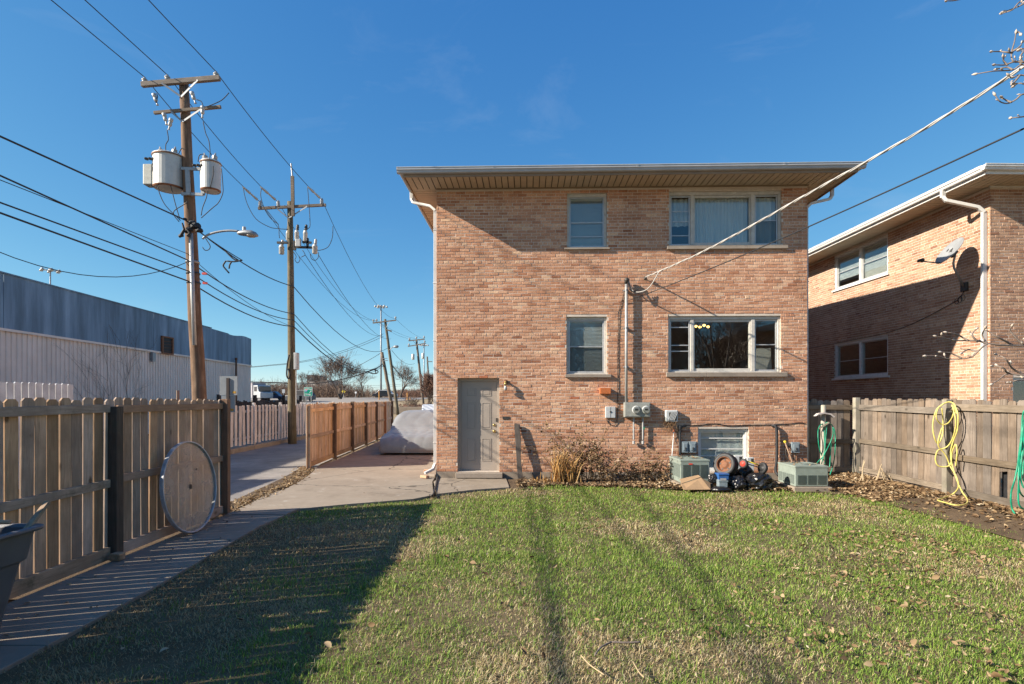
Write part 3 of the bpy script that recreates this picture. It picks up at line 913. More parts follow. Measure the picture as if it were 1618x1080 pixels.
def small_window(R, bars, screen, bl):
    u0,u1,w0,w1 = R
    m = MB(); rframe(m, u0+0.002, u1-0.002, w0+0.002, w1-0.002, 0.05, 0.06, 0.16, 0.035, 0.06)
    win = m.build('window', M_TRIM, house, HM, bevel=0.004)
    sash(win, HM, u0+0.054, u1-0.054, w0+0.04, w1-0.064, bars, screen_to=screen)
    if bl: blind(win, HM, u0+0.09, u1-0.09, bl, w1-0.12)
    return win
yw = lambda y, R: wp((896), y)[1]
w1_ = small_window(R_UP_S, [yw(372,0), yw(350,0)], None, yw(386,0))
sill(w1_, HM, R_UP_S[0]-0.06, R_UP_S[1]+0.06, wp(896,394.5)[1], R_UP_S[2]-0.004)
w2_ = small_window(R_LO_S, [yw(547,0)], yw(547,0), yw(584,0))
sill(w2_, HM, R_LO_S[0]-0.03, R_LO_S[1]+0.09, wp(896,596)[1], R_LO_S[2]-0.004)

def triple(R, top):
    u0,u1,w0,w1 = R
    U = lambda x: wp(x, 500)[0]
    c = [U(1092.4), U(1097.2), U(1188.4), U(1194.2)]
    m = MB(); rframe(m, u0+0.002, u1-0.002, w0+0.002, w1-0.002, 0.045, 0.05, 0.16, 0.03, 0.07)
    m.box(c[0], c[1], 0.052, 0.158, w0+0.032, w1-0.072); m.box(c[2], c[3], 0.052, 0.158, w0+0.032, w1-0.072)
    win = m.build('window', M_TRIM, house, HM, bevel=0.004)
    Wy = lambda y: wp(1100, y)[1]
    if top:
        sash(win, HM, u0+0.05, c[0]-0.003, w0+0.035, w1-0.075, [Wy(370), Wy(347.5), Wy(331.5)])
        sash(win, HM, c[3]+0.003, u1-0.05, w0+0.035, w1-0.075, [Wy(347)], screen_to=Wy(347))
    else:
        sash(win, HM, u0+0.05, c[0]-0.003, w0+0.035, w1-0.075, [Wy(554), Wy(544.5), Wy(516)])
        sash(win, HM, c[3]+0.003, u1-0.05, w0+0.035, w1-0.075, [Wy(544)])
    # fixed picture pane in a wooden surround
    m = MB(); rframe(m, c[1]+0.002, c[2]-0.002, w0+0.033, w1-0.075, 0.03, 0.075, 0.15, 0.06, 0.05)
    m.build('picture_frame', M_TRIM, win, HM, bevel=0.004)
    m = MB(); m.box(c[1]+0.03, c[2]-0.03, 0.105, 0.110, w0+0.09, w1-0.122); m.build('pane', M_PANE, win, HM)
    if top:
        curtain(win, HM, c[1]+0.02, (c[1]+c[2])/2-0.06, w0+0.05, w1-0.1, 0.18, 8, 0.02, 3)
        curtain(win, HM, (c[1]+c[2])/2-0.07, c[2]-0.02, w0+0.05, w1-0.1, 0.185, 9, 0.02, 4)
        curtain(win, HM, c[3]+0.02, u1-0.06, w0+0.05, w1-0.1, 0.18, 4, 0.02, 5)
        curtain(win, HM, u0+0.06, c[0]-0.02, w0+0.5, w1-0.1, 0.22, 3, 0.03, 6)
    sill(win, HM, u0-0.05, u1+0.12, wp(1100, 394 if top else 595)[1], w0-0.004, 0.06)
    return win
tw1 = triple(R_UP_T, True); tw2 = triple(R_LO_T, False)

# basement window
u0,u1,w0,w1 = R_BASE
m = MB(); rframe(m, u0+0.002, u1-0.002, w0+0.002, w1-0.002, 0.055, 0.05, 0.16, 0.04, 0.06)
bw = m.build('window', M_WHITE, house, HM, bevel=0.004)
sash(bw, HM, u0+0.058, u1-0.058, w0+0.045, w1-0.064, [wp(1100,720.5)[1], wp(1100,709.5)[1], wp(1100,692.5)[1]], mfr=M_WHITE)
curtain(bw, HM, u0+0.08, u1-0.08, w0+0.05, w1-0.08, 0.15, 5, 0.003, 8)

# back door, deep in its reveal
u0,u1,w0,w1 = R_DOOR
VD = 0.165
m = MB(); rframe(m, u0+0.002, u1-0.002, w0-0.01, w1-0.002, 0.055, VD-0.035, VD+0.06, 0.02, 0.07)
door = m.build('door', M_DOOR, house, HM, bevel=0.004)
a, b_, c, d = u0+0.06, u1-0.06, w0+0.012, w1-0.075
m = MB(); m.box(a, b_, VD, VD+0.045, c, d); m.build('leaf', M_DOOR, door, HM)
cw = (b_-a); ch = d-c
for (x0, x1) in ((0.16,0.42), (0.58,0.84)):
    for (z0, z1) in ((0.10,0.36), (0.465,0.765), (0.835,0.925)):
        p0, p1, q0, q1 = a+cw*x0, a+cw*x1, c+ch*z0, c+ch*z1
        m = MB()
        rframe(m, p0, p1, q0, q1, 0.016, VD-0.007, VD+0.002)
        m.prism([(p0+0.035,q0+0.035), (p1-0.035,q0+0.035), (p1-0.035,q1-0.035), (p0+0.035,q1-0.035)], (0,VD+0.001,0), (1,0,0), (0,0,1), (0,-0.007,0))
        m.build('panel', M_DOOR, door, HM, bevel=0.003)
for (zz, nm) in ((0.445,'knob'), (0.515,'deadbolt')):
    kz = c+ch*zz-0.01; ku = b_-0.065
    m = MB()
    m.lathe([(0.036,0),(0.036,0.008),(0.014,0.012),(0.014,0.03),(0.03,0.038),(0.034,0.052),(0.026,0.066),(0.004,0.07)] if nm == 'knob' else [(0.032,0),(0.032,0.012),(0.026,0.02),(0.004,0.022)], (ku, VD, kz), (0,-1,0), 16)
    m.build(nm, M_BRASS, door, HM, smooth=True)
m = MB(); m.box(u1-0.085, u1-0.045, VD-0.045, VD-0.03, c+ch*0.545, c+ch*0.59); m.build('strike_plate', M_DARKMETAL, door, HM)
# stone step
su0, sw1 = wp(721, 744.7); su1, sw0 = wp(794.5, 753.8)
m = MB(); m.box(su0, su1, -0.16, 0.19, sw0, w0-0.012)
m.build('doorstep', M_STONE, house, HM, bevel=0.008)

# downspouts
def downspout(parent, fr, pts, w=0.075, d=0.055, mat=M_SPOUT, straps=()):
    m = MB()
    pts = [Vector(p) for p in pts]
    for i in range(len(pts)-1):
        dd = (pts[i+1]-pts[i]).normalized()*0.012
        m.bar(pts[i]-dd, pts[i+1]+dd, w, d, up=(0,1,0) if abs((pts[i+1]-pts[i]).normalized().z) > 0.9 else (0,0,1))
    for z in straps: m.box(pts[-3].x-0.047, pts[-3].x+0.047, pts[-3].y-0.034, pts[-3].y+0.034, z, z+0.03)
    return m.build('downspout', mat, parent, fr, bevel=0.008)
downspout(house, HM, [(-0.63,0.28,6.56), (-0.63,0.28,6.40), (-0.58,0.25,6.31), (-0.16,0.10,6.17), (-0.045,0.07,6.06), (-0.045,0.07,0.34), (-0.09,0.02,0.22), (-0.24,-0.12,0.15)], straps=(5.6,4.4,3.1,1.85,0.8))
downspout(house, HM, [(HW_+0.70,0.3,6.56), (HW_+0.70,0.3,6.40), (HW_+0.64,0.28,6.31), (HW_+0.16,0.16,6.17), (HW_+0.045,0.14,6.06), (HW_+0.045,0.14,0.34), (HW_+0.09,0.1,0.22), (HW_+0.2,0.0,0.15)], straps=(5.6,4.4))

# ---- neighbour
NROT = radians(1.15); NLOC = (10.62, 12.3, 0.0)
NM = Matrix.Translation(NLOC) @ Matrix.Rotation(NROT, 4, 'Z')
nb = thing('brick_house', 'second brick house beyond the right-hand fence, with a satellite dish on its side wall', 'house', NLOC, NROT)
NUP = (3.25, 5.75, 5.34, 6.44); NLO = (3.25, 5.75, 2.47, 3.58); NFR = (0.52, 1.5, 1.0, 2.28)
house_shell(nb, NM, 9.0, HD, [NFR], [NUP, NLO], M_BRICK_PALE, 23, sides=('front','left'), mfascia=M_WHITE, mgutter=M_WHITE)
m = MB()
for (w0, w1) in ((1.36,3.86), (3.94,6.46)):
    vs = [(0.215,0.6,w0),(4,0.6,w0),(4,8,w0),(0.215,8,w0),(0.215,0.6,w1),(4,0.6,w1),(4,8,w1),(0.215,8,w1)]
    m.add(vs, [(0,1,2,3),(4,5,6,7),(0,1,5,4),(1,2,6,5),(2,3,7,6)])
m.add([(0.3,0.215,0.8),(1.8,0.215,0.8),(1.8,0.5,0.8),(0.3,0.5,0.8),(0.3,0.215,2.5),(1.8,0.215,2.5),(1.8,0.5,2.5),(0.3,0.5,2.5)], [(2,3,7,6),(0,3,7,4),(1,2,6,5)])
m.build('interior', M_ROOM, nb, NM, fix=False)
SWAP = NM @ Matrix(((0,1,0,0),(1,0,0,0),(0,0,1,0),(0,0,0,1)))      # window builders run along the left wall
def side_window(R, blinds):
    u0,u1,w0,w1 = R
    m = MB(); rframe(m, u0+0.002, u1-0.002, w0+0.002, w1-0.002, 0.07, 0.03, 0.16, 0.05, 0.06); mid = (u0+u1)/2
    m.box(mid-0.05, mid+0.05, 0.032, 0.158, w0+0.055, w1-0.065)
    win = m.build('window', M_WHITE, nb, SWAP, bevel=0.004)
    for (p, q) in ((u0+0.074, mid-0.053), (mid+0.053, u1-0.074)):
        sash(win, SWAP, p, q, w0+0.055, w1-0.065, [(w0+w1)/2-0.02], v=0.07)
        if blinds: blind(win, SWAP, p+0.035, q-0.035, w0+(0.10 if p < mid else 0.30), w1-0.13, 0.125)
    m = MB(); m.prism([(-0.05,w0-0.06),(0.05,w0-0.06),(0.05,w0),(-0.05,w0-0.01)], (u0-0.07,0,0), (0,1,0), (0,0,1), (u1-u0+0.14,0,0)); m.build('sill', M_WHITE, win, SWAP)
side_window(NUP, True); side_window(NLO, False)
u0,u1,w0,w1 = NFR
m = MB(); rframe(m, u0+0.002, u1-0.002, w0+0.002, w1-0.002, 0.05, 0.05, 0.16)
nw = m.build('window', M_FRAME, nb, NM)
sash(nw, NM, u0+0.054, u1-0.054, w0+0.054, w1-0.054, [(w0+w1)/2])
downspout(nb, NM, [(-0.79,0.34,6.56), (-0.79,0.34,6.40), (-0.74,0.31,6.31), (-0.16,0.13,6.10), (-0.055,0.10,5.98), (-0.055,0.10,0.34), (-0.09,0.05,0.22), (-0.2,-0.05,0.15)], 0.095, 0.07, straps=(5.3,4.1,3.2))
# ================================================================== fences
def dogear_mesh(name, w, h, th, mat, ear=0.03, bow=0.0):
    """a fence board standing on its base, face towards +x, width along y"""
    m = MB(); e = ear
    m.prism([(-w/2,0),(w/2,0),(w/2,h-e),(w/2-e,h),(-w/2+e,h),(-w/2,h-e)], (0,0,0), (0,1,0), (0,0,1), (th,0,0))
    me = m.mesh(name); me.materials.append(mat); return me

# --- near fence on the left, seen from its rail side
FX = -4.47
lf = thing('wooden_fence', 'dog-eared timber fence along the left footpath, its rails facing the lawn', 'fence', (FX, 6.2, 0))
pk_old = [dogear_mesh('picket', w, h, 0.017, W_FENCE_OLD) for (w,h) in ((0.138,1.77),(0.134,1.785),(0.142,1.76))]
y = -2.5; rng = random.Random(5)
while y < 8.57:
    put('picket', rng.choice(pk_old), lf, (FX-0.055, y+0.069, 0.03+rng.uniform(-0.008,0.006)), (rng.uniform(-.007,.007), rng.uniform(-.006,.006), rng.uniform(-.02,.02)))
    y += 0.1385 + rng.uniform(0.007, 0.019)
posts = [3.80, 6.225, 8.62]
for (yy, mt, h, w) in ((-1.05, W_POST_OLD, 1.74, 0.1), (1.38, W_POST_OLD, 1.74, 0.1), (3.80, W_POST_OLD, 1.74, 0.1), (6.225, W_POST_OLD, 1.715, 0.115), (8.62, W_POST_NEW, 1.80, 0.095)):
    m = MB(); m.box(FX-0.036, FX+0.066, yy-w/2, yy+w/2, -0.3, h); m.build('post', mt, lf, bevel=0.006)
def rail(y0, y1, z, mt, h=0.088, zz=0.0, x=FX):
    m = MB(); m.bar((x-0.016, y0, z), (x-0.016, y1, z+zz), 0.04, h); m.build('rail', mt, lf, bevel=0.004)
rail(-2.5, 3.745, 1.66, W_RAIL_OLD, zz=0.01); rail(3.855, 6.162, 1.675, W_RAIL_OLD, zz=0.02); rail(6.288, 8.567, 1.685, W_RAIL_NEW, zz=0.005)
rail(-2.5, 3.745, 0.86, W_RAIL_OLD); rail(3.855, 6.162, 0.83, W_RAIL_OLD, zz=0.03); rail(6.288, 8.567, 0.89, W_RAIL_NEW, zz=-0.01)
rail(-2.5, 3.745, 0.085, W_RAIL_OLD, 0.13); rail(3.855, 6.162, 0.085, W_RAIL_OLD, 0.14); rail(6.288, 8.567, 0.085, W_RAIL_NEW, 0.12)
m = MB(); m.box(-4.40, -4.29, 6.05, 6.15, 0.026, 0.105)
tag(m.build('timber_block', W_RAIL_OLD, bevel=0.006), 'small timber offcut lying on the footpath against the middle fence post', 'wood block')

# --- honey-coloured driveway fence
def df(y): return -5.18 - 0.062*(y-14.2) - (0.0007*(y-14.2)**2 if y > 14.2 else 0)
dfence = thing('wooden_fence', 'honey-coloured timber fence between the driveway and the alley, beside the covered car', 'fence', (df(20), 20, 0))
pk_c = [dogear_mesh('picket', w, h, 0.017, W_CEDAR, 0.025) for (w,h) in ((0.14,1.63),(0.137,1.65),(0.143,1.62))]
y = 14.2; rng = random.Random(6)
while y < 28.8:
    put('picket', rng.choice(pk_c), dfence, (df(y+0.07)-0.06, y+0.07, 0.05+rng.uniform(-.012,.012)), (rng.uniform(-.008,.008), 0, 0.075+rng.uniform(-.02,.02)))
    y += 0.1385 + rng.uniform(0.002, 0.007)
pys = [14.2+2.43*k for k in range(7)]
for k, yy in enumerate(pys):
    if k == 0:
        m = MB(); m.box(df(yy)-0.045, df(yy)-0.03, yy-0.16, yy-0.02, 0.03, 1.66); m.build('picket', W_CEDAR, dfence)
        m = MB(); m.box(df(yy)-0.02, df(yy)+0.03, yy-0.09, yy, 0.02, 1.62); m.build('post', W_CEDAR, dfence, bevel=0.005)
        continue
    m = MB(); m.box(df(yy)-0.042, df(yy)+0.06, yy-0.05, yy+0.05, -0.2, 1.66+rng.uniform(0,0.06)); m.build('post', W_POST_OLD if k != 5 else W_POST_NEW, dfence, bevel=0.006)
for k in range(6):
    for z, h in ((1.52,0.09), (0.82,0.088), (0.11,0.12)):
        y0, y1 = pys[k]+(0.0 if k == 0 else 0.056), pys[k+1]-0.056
        m = MB(); m.bar((df(y0)-0.02, y0, z+rng.uniform(-.02,.02)), (df(y1)-0.02, y1, z+rng.uniform(-.02,.02)), 0.038, h); m.build('rail', W_CEDAR_RAIL, dfence, bevel=0.004)

# --- silvered fence on the right, with the short return behind the house corner
RX = 7.68
rf = thing('wooden_fence', 'silvered timber fence on the right of the lawn, one board broken short', 'fence', (RX, 9, 0.1))
pk_g = [dogear_mesh('picket', w, h, 0.018, W_GREY, 0.03) for (w,h) in ((0.14,1.65),(0.136,1.64),(0.144,1.66),(0.14,1.63))]
y = -2.5; rng = random.Random(8); gap_done = False
while y < 12.25:
    if not gap_done and y > 8.52:
        gap_done = True
        m = MB(); m.prism([(-.07,0.52),(.07,0.50),(.07,1.62),(.04,1.65),(-.04,1.65),(-.07,1.62)], (RX+0.03, y+.07, 0.15), (0,1,0), (0,0,1), (0.018,0,0)); m.build('picket', W_GREY, rf)
    else:
        put('picket', rng.choice(pk_g), rf, (RX+0.03, y+0.07, 0.15+rng.uniform(-.015,.015)), (rng.uniform(-.012,.012), rng.uniform(-.01,.01), rng.uniform(-.05,.05)))
    y += 0.14 + rng.uniform(0.002, 0.011)
for (yy, h) in ((12.3,1.83), (9.74,1.79), (7.2,1.82), (4.7,1.8), (2.2,1.8), (-0.3,1.8)):
    m = MB(); m.box(RX-0.085, RX+0.026, yy-0.055, yy+0.055, -0.3, h); m.build('post', W_GREY_POST, rf, bevel=0.007)
for (y0, y1, z, h) in ((9.8,12.24,1.60,0.12), (9.8,12.24,0.86,0.095), (9.8,12.24,0.24,0.10), (7.26,9.68,1.645,0.115), (7.26,9.68,0.78,0.10), (7.26,9.68,0.2,0.11),
                       (4.76,7.14,1.63,0.11), (4.76,7.14,0.8,0.1), (4.76,7.14,0.2,0.1), (-2.5,4.64,1.63,0.11), (-2.5,4.64,0.8,0.1), (-2.5,4.64,0.2,0.1)):
    m = MB(); m.bar((RX+0.006, y0, z-0.015), (RX+0.006, y1, z+0.015), 0.04, h); m.build('rail', W_GREY_RAIL, rf, bevel=0.005)
# return section
x = 6.545; k = 0
while x < 7.52:
    o = put('picket', rng.choice(pk_g), rf, (x+0.07, 12.40, 0.13+rng.uniform(-.015,.015)), (0, 0, pi/2+rng.uniform(-.05,.05)))
    x += 0.147
for z, h in ((1.62,0.11), (0.86,0.1), (0.24,0.12)):
    m = MB(); m.bar((6.53, 12.378, z), (7.60, 12.378, z-0.01), 0.04, h); m.build('rail', W_GREY_RAILX, rf, bevel=0.005)
# dark panel standing in for the dark opening below the broken board; blue stripe
t = thing('gap_panel', 'black panel with a blue stripe, standing in for the dark opening behind the broken board', 'container', (7.83, 8.62, 0))
m = MB(); m.box(7.80, 7.86, 8.42, 8.82, 0.0, 0.80); m.build('panel', M_BLACK, t, bevel=0.01)
m = MB(); m.box(7.794, 7.805, 8.585, 8.615, 0.25, 0.58); m.build('stripe', M_BLUE, t)

# --- picket fence across the alley, a dark board fence behind it
def pf(y): return -9.36 - 0.02*(y-14)
pfence = thing('picket_fence', 'pale painted picket fence across the alley, standing on the kerb', 'fence', (pf(22), 22, 0.15))
m = MB(); m.prism([(-0.09,0),(0.09,0),(0.09,1.36),(0.075,1.38),(-0.075,1.38),(-0.09,1.36)], (0,0,0), (0,1,0), (0,0,1), (0.02,0,0)); pm_ = m.mesh('picket'); pm_.materials.append(W_PICKET)
y = 17.6; rng = random.Random(9)
while y < 30:
    put('picket', pm_, pfence, (pf(y)+0.06, y, 0.19+rng.uniform(-.02,.02)), (rng.uniform(-.03,.05), 0, rng.uniform(-.05,.05)))
    y += 0.305
for yy in (17.9, 20.35, 22.8, 25.2, 27.6, 30.0):
    m = MB(); m.box(pf(yy)-0.05, pf(yy)+0.05, yy-0.05, yy+0.05, 0.0, 1.66); m.build('post', W_PICKET, pfence, bevel=0.008)
for z in (0.42, 1.36):
    m = MB(); m.bar((pf(17.5)-0.0, 17.5, z), (pf(30), 30, z), 0.035, 0.08); m.build('rail', W_PICKET_RAIL, pfence)
dk = thing('board_fence', 'low dark brown board fence behind the pale picket fence', 'fence', (-11.6, 26, 0))
bd = MB(); bd.box(0, 0.02, -0.075, 0.075, 0, 1.72); bdm = bd.mesh('board'); bdm.materials.append(W_DARKFENCE)
y = 22.0
while y < 31:
    put('board', bdm, dk, (-11.6-0.03*(y-22), y, 0.0+rng.uniform(-.06,.05)), (0, 0, rng.uniform(-.06,.06))); y += 0.19
for yy in (21.9, 25.2, 28.6, 31.1):
    m = MB(); m.box(-11.66-0.03*(yy-22), -11.54-0.03*(yy-22), yy-0.06, yy+0.06, 0, 1.98); m.build('post', W_DARKFENCE, dk)
# bright white boards far left
wf = thing('white_fence', 'short run of bright white dog-eared boards showing above the left fence', 'fence', (-9.12, 11, 0.1))
wm_ = dogear_mesh('board', 0.142, 1.98, 0.02, W_PICKET_BRIGHT, 0.025)
y = 7.9
while y < 11.5:
    put('board', wm_, wf, (-9.12, y, 0.13+rng.uniform(-.008,.008)), (0,0,rng.uniform(-.03,.03))); y += 0.153
for z in (0.5, 1.5):
    m = MB(); m.bar((-9.14, 7.8, z), (-9.14, 11.6, z), 0.04, 0.09); m.build('rail', W_PICKET_RAIL, wf)
for yy in (8.0, 11.5):
    m = MB(); m.box(-9.24, -9.16, yy-0.04, yy+0.04, 0, 1.9); m.build('post', W_PICKET_RAIL, wf)

# ================================================================== round glass table top leaning on the fence
tc_ = Vector((-4.275, 7.36, 0.635)); tl = Vector((-0.11, 0, 1)).normalized(); tn = Vector((1, 0, 0.11)).normalized(); ty = Vector((0,1,0))
tt = thing('table_top', 'round pebbled-glass patio table top with a metal rim, leaning against the left fence', 'table top', (-4.21, 7.36, 0.03))
Rr = 0.605
m = MB(); n = 72
for k in range(n):
    an = 2*pi*k/n; d = ty*cos(an) + tl*sin(an)
    for (r, h) in ((Rr, -0.022), (Rr, 0.022), (Rr-0.012, 0.026), (Rr-0.02, 0.02), (Rr-0.02, -0.02)):
        q = tc_ + d*r + tn*h; m.v.append(tuple(q))
for k in range(n):
    k2 = (k+1) % n
    for j in range(5):
        m.f.append((k*5+j, k*5+(j+1) % 5, k2*5+(j+1) % 5, k2*5+j)); m.t.append(.5)
m.build('rim', mat_simple('table_rim_metal', (0.48,0.49,0.51), 0.45, 0.3, 0.25, 14, dirt=(0.68,0.68,0.68)), tt, smooth=False)
def mat_pebble():
    mm, n_, l, b = nt('pebbled_glass'); n_.remove(b)
    v, _ = coords(n_, l)
    vo = n_.new('ShaderNodeTexVoronoi'); vo.inputs['Scale'].default_value = 70; l.new(v, vo.inputs['Vector'])
    bp = n_.new('ShaderNodeBump'); bp.inputs['Strength'].default_value = 0.5; bp.inputs['Distance'].default_value = 0.004; l.new(vo.outputs['Distance'], bp.inputs['Height'])
    tr = n_.new('ShaderNodeBsdfTransparent'); tr.inputs['Color'].default_value = (0.80,0.80,0.76,1)
    df_ = n_.new('ShaderNodeBsdfDiffuse'); df_.inputs['Color'].default_value = (0.66,0.60,0.53,1)
    gl = n_.new('ShaderNodeBsdfGlossy'); gl.inputs['Roughness'].default_value = 0.12; l.new(bp.outputs['Normal'], gl.inputs['Normal'])
    nz = noise(n_, l, v, 4.0, 6, 0.65)
    mr = n_.new('ShaderNodeMapRange'); mr.inputs['From Min'].default_value = 0.3; mr.inputs['From Max'].default_value = 0.75; mr.inputs['To Min'].default_value = 0.12; mr.inputs['To Max'].default_value = 0.48
    l.new(nz.outputs['Fac'], mr.inputs['Value'])
    m1 = n_.new('ShaderNodeMixShader'); l.new(mr.outputs['Result'], m1.inputs[0]); l.new(tr.outputs[0], m1.inputs[1]); l.new(df_.outputs[0], m1.inputs[2])
    fr = fresnel(n_, l, 1.5)
    m2 = n_.new('ShaderNodeMixShader'); l.new(fr.outputs[0], m2.inputs[0]); l.new(m1.outputs[0], m2.inputs[1]); l.new(gl.outputs[0], m2.inputs[2])
    l.new(m2.outputs[0], n_['Material Output'].inputs['Surface'])
    return mm
m = MB(); m.lathe([(0.001,-0.003),(Rr-0.019,-0.003),(Rr-0.019,0.003),(0.001,0.003)], tc_, tn, 64, cap=False)
m.build('glass_disc', mat_pebble(), tt)
m = MB(); m.lathe([(0.026,-0.006),(0.034,0.006),(0.02,0.012),(0.002,0.012)], tc_, tn, 16); m.build('umbrella_hole_plug', M_DARKMETAL, tt)
m = MB(); m.lathe([(0.012,-0.004),(0.014,0.008),(0.002,0.01)], tc_+ty*0.17+tl*0.21, tn, 10); m.build('screw', M_DARKMETAL, tt)

# ================================================================== grey cart at lower left
cart = thing('utility_cart', 'grey plastic utility cart standing on the footpath in the bottom left corner', 'cart', (-3.82, 3.7, 0.03))
def rrect(cx, cy, hx, hy, r, z, n=6):
    out = []
    for (sx, sy, a0) in ((1,1,0), (-1,1,pi/2), (-1,-1,pi), (1,-1,3*pi/2)):
        for k in range(n+1):
            a = a0 + pi/2*k/n
            out.append((cx+sx*(hx-r)+r*cos(a), cy+sy*(hy-r)+r*sin(a), z))
    return out
def loft(m, rings, close_first=True, close_last=True):
    b0 = len(m.v); n = len(rings[0])
    for r in rings: m.v.extend(r)
    for i in range(len(rings)-1):
        for k in range(n):
            k2 = (k+1) % n; m.f.append((b0+i*n+k, b0+i*n+k2, b0+(i+1)*n+k2, b0+(i+1)*n+k)); m.t.append(.5)
    if close_first: m.f.append(tuple(b0+k for k in reversed(range(n)))); m.t.append(.5)
    if close_last: m.f.append(tuple(b0+(len(rings)-1)*n+k for k in range(n))); m.t.append(.5)
m = MB(); cx_, cy_ = -3.83, 3.66
R_ = lambda hx, hy, z, r=0.09: rrect(cx_, cy_, hx, hy, r, z)
loft(m, [R_(0.20,0.28,0.06), R_(0.29,0.385,0.62), R_(0.315,0.41,0.64), R_(0.345,0.44,0.835), R_(0.375,0.47,0.842), R_(0.385,0.48,0.855), R_(0.38,0.475,0.872), R_(0.345,0.44,0.876),
         R_(0.325,0.42,0.855), R_(0.30,0.39,0.66), R_(0.27,0.36,0.60), R_(0.19,0.26,0.1)])
m.build('tub', M_CART, cart, smooth=False, bevel=0.004)
for sx in (-1,1):
    m = MB(); m.lathe([(0.05,-0.02),(0.078,-0.018),(0.08,0.018),(0.05,0.02)], (cx_+sx*0.22, cy_-0.18, 0.105), (1,0,0), 20); m.build('wheel', M_BLACK, cart)
m = MB(); m.bar((-3.60, 3.85, 0.60), (-3.52, 4.20, 1.02), 0.045, 0.025); m.bar((-3.60, 3.85, 0.60), (-3.66, 3.56, 0.25), 0.045, 0.025)
tag(m.build('stick', W_RAIL_OLD, bevel=0.004), 'weathered stick poking out of the grey cart', 'stick')
m = MB(); m.tube([(-4.15,3.95,0.93),(-3.75,3.98,0.915),(-3.62,4.0,0.91)], 0.016, 8)
tag(m.build('tool_handle', W_RAIL_NEW, smooth=True), 'round wooden tool handle lying across the rim of the grey cart', 'handle')

# ================================================================== covered car
def mat_cover():
    m, n, l, b = nt('car_cover_fabric')
    v, _ = coords(n, l, rnd=False)
    nz = noise(n, l, v, 2.0, 5, 0.6); r = ramp(n, [(0.3, (0.22,0.225,0.225)), (0.7, (0.30,0.305,0.305))]); l.new(nz.outputs['Fac'], r.inputs['Fac'])
    sp = noise(n, l, v, 6, 7, 0.7); mr = n.new('ShaderNodeMapRange'); mr.inputs['From Min'].default_value = 0.6; mr.inputs['From Max'].default_value = 0.8; mr.inputs['To Max'].default_value = 0.35
    l.new(sp.outputs['Fac'], mr.inputs['Value'])
    c = mixc(n, l, mr.outputs['Result'], r.outputs['Color'], (0.16,0.145,0.13)); l.new(c, b.inputs['Base Color'])
    b.inputs['Roughness'].default_value = 0.42; b.inputs['Metallic'].default_value = 0.25; b.inputs['Sheen Weight'].default_value = 0.1
    v2, _ = coords(n, l, (1.0,1.0,0.5), rnd=False)
    w = noise(n, l, v2, 6, 5, 0.6, 2.5)
    add_bump(n, l, b, w.outputs['Fac'], 0.30, 0.02)
    return m
car = thing('covered_car', 'car under a wrinkled silver-grey cover, parked beside the house', 'car', (-3.22, 19.8, 0.03))
# stations along the car: y, height of crown, half width at ground, half width at shoulder, shoulder height
ST = [(17.48,0.26,0.90,0.88,0.2), (17.52,0.44,0.96,0.94,0.38), (17.60,0.57,0.99,0.96,0.51), (17.8,0.63,1.0,0.96,0.57), (18.3,0.71,1.0,0.96,0.64), (18.85,0.78,1.0,0.96,0.70), (19.05,0.84,1.0,0.96,0.74),
      (19.45,1.18,1.0,0.94,0.98), (19.7,1.33,1.0,0.93,1.08), (20.1,1.39,1.0,0.91,1.12), (21.2,1.38,1.0,0.90,1.12), (21.7,1.28,0.98,0.88,1.05), (22.1,1.05,0.95,0.80,0.86), (22.35,0.86,0.92,0.78,0.76), (22.6,0.58,0.82,0.66,0.5), (22.66,0.25,0.7,0.5,0.2)]
NY, NX = 150, 110
ya = np.linspace(ST[0][0], ST[-1][0], NY); stn = np.array(ST)
m = MB(); rg = random.Random(3)
for i, yv in enumerate(ya):
    top, hw, hs, sh = [float(np.interp(yv, stn[:,0], stn[:,k])) for k in (1,2,3,4)]
    for j in range(NX+1):
        s = j/NX*2-1; a = abs(s)
        if a > 0.55:            # side skirt from shoulder to ground
            q = (a-0.55)/0.45; xx = hs + (hw-hs)*q**0.8 + 0.02*sin(q*pi); zz = sh*(1-q) + 0.10*q
        else:
            q = a/0.55; xx = hs*(q**0.9); zz = top - (top-sh)*q**6
        fr_ = max(0.0, 1-abs(yv-17.65)/0.6); ws = max(0.0, 1-abs(yv-18.5)/0.9); rf_ = max(0.0, 1-abs(yv-19.6)/0.6); aa = math.atan2(s, 0.18+(yv-17.5)*0.55)
        fold = 0.024*(abs(sin(aa*13+1.2*sin(yv*2)))-.5)*ws + 0.016*(abs(sin(s*17+1.5*sin(yv*2)))-.5)*fr_ + 0.020*(abs(sin(s*12+.9*sin(yv*5)))-.5)*rf_ + 0.006*sin(yv*17+s*8+3*sin(s*4))*(0.4+a) + 0.010*sin(yv*5+s*3)*a
        x = -3.24 + (xx+fold*0.8*a)*(1 if s > 0 else -1)
        zz += fold*(1-0.6*a) + (0.02*sin(yv*6.5+s*3) if a > 0.97 else 0)
        m.v.append((x, yv, zz))
for i in range(NY-1):
    for j in range(NX):
        a = i*(NX+1)+j; m.f.append((a, a+1, a+NX+2, a+NX+1)); m.t.append(.5)
m.f.append(tuple(range(NX+1))); m.t.append(.5)
cov = m.build('cover', mat_cover(), car, smooth=True)
for (sx, yv) in ((-1,18.35),(1,18.35),(-1,21.5),(1,21.5)):
    m = MB(); m.lathe([(0.2,-0.1),(0.29,-0.1),(0.31,-0.06),(0.31,0.06),(0.29,0.1),(0.2,0.1)], (-3.22+sx*0.74, yv, 0.335), (1,0,0), 24); m.build('tyre', M_BLACK, car)

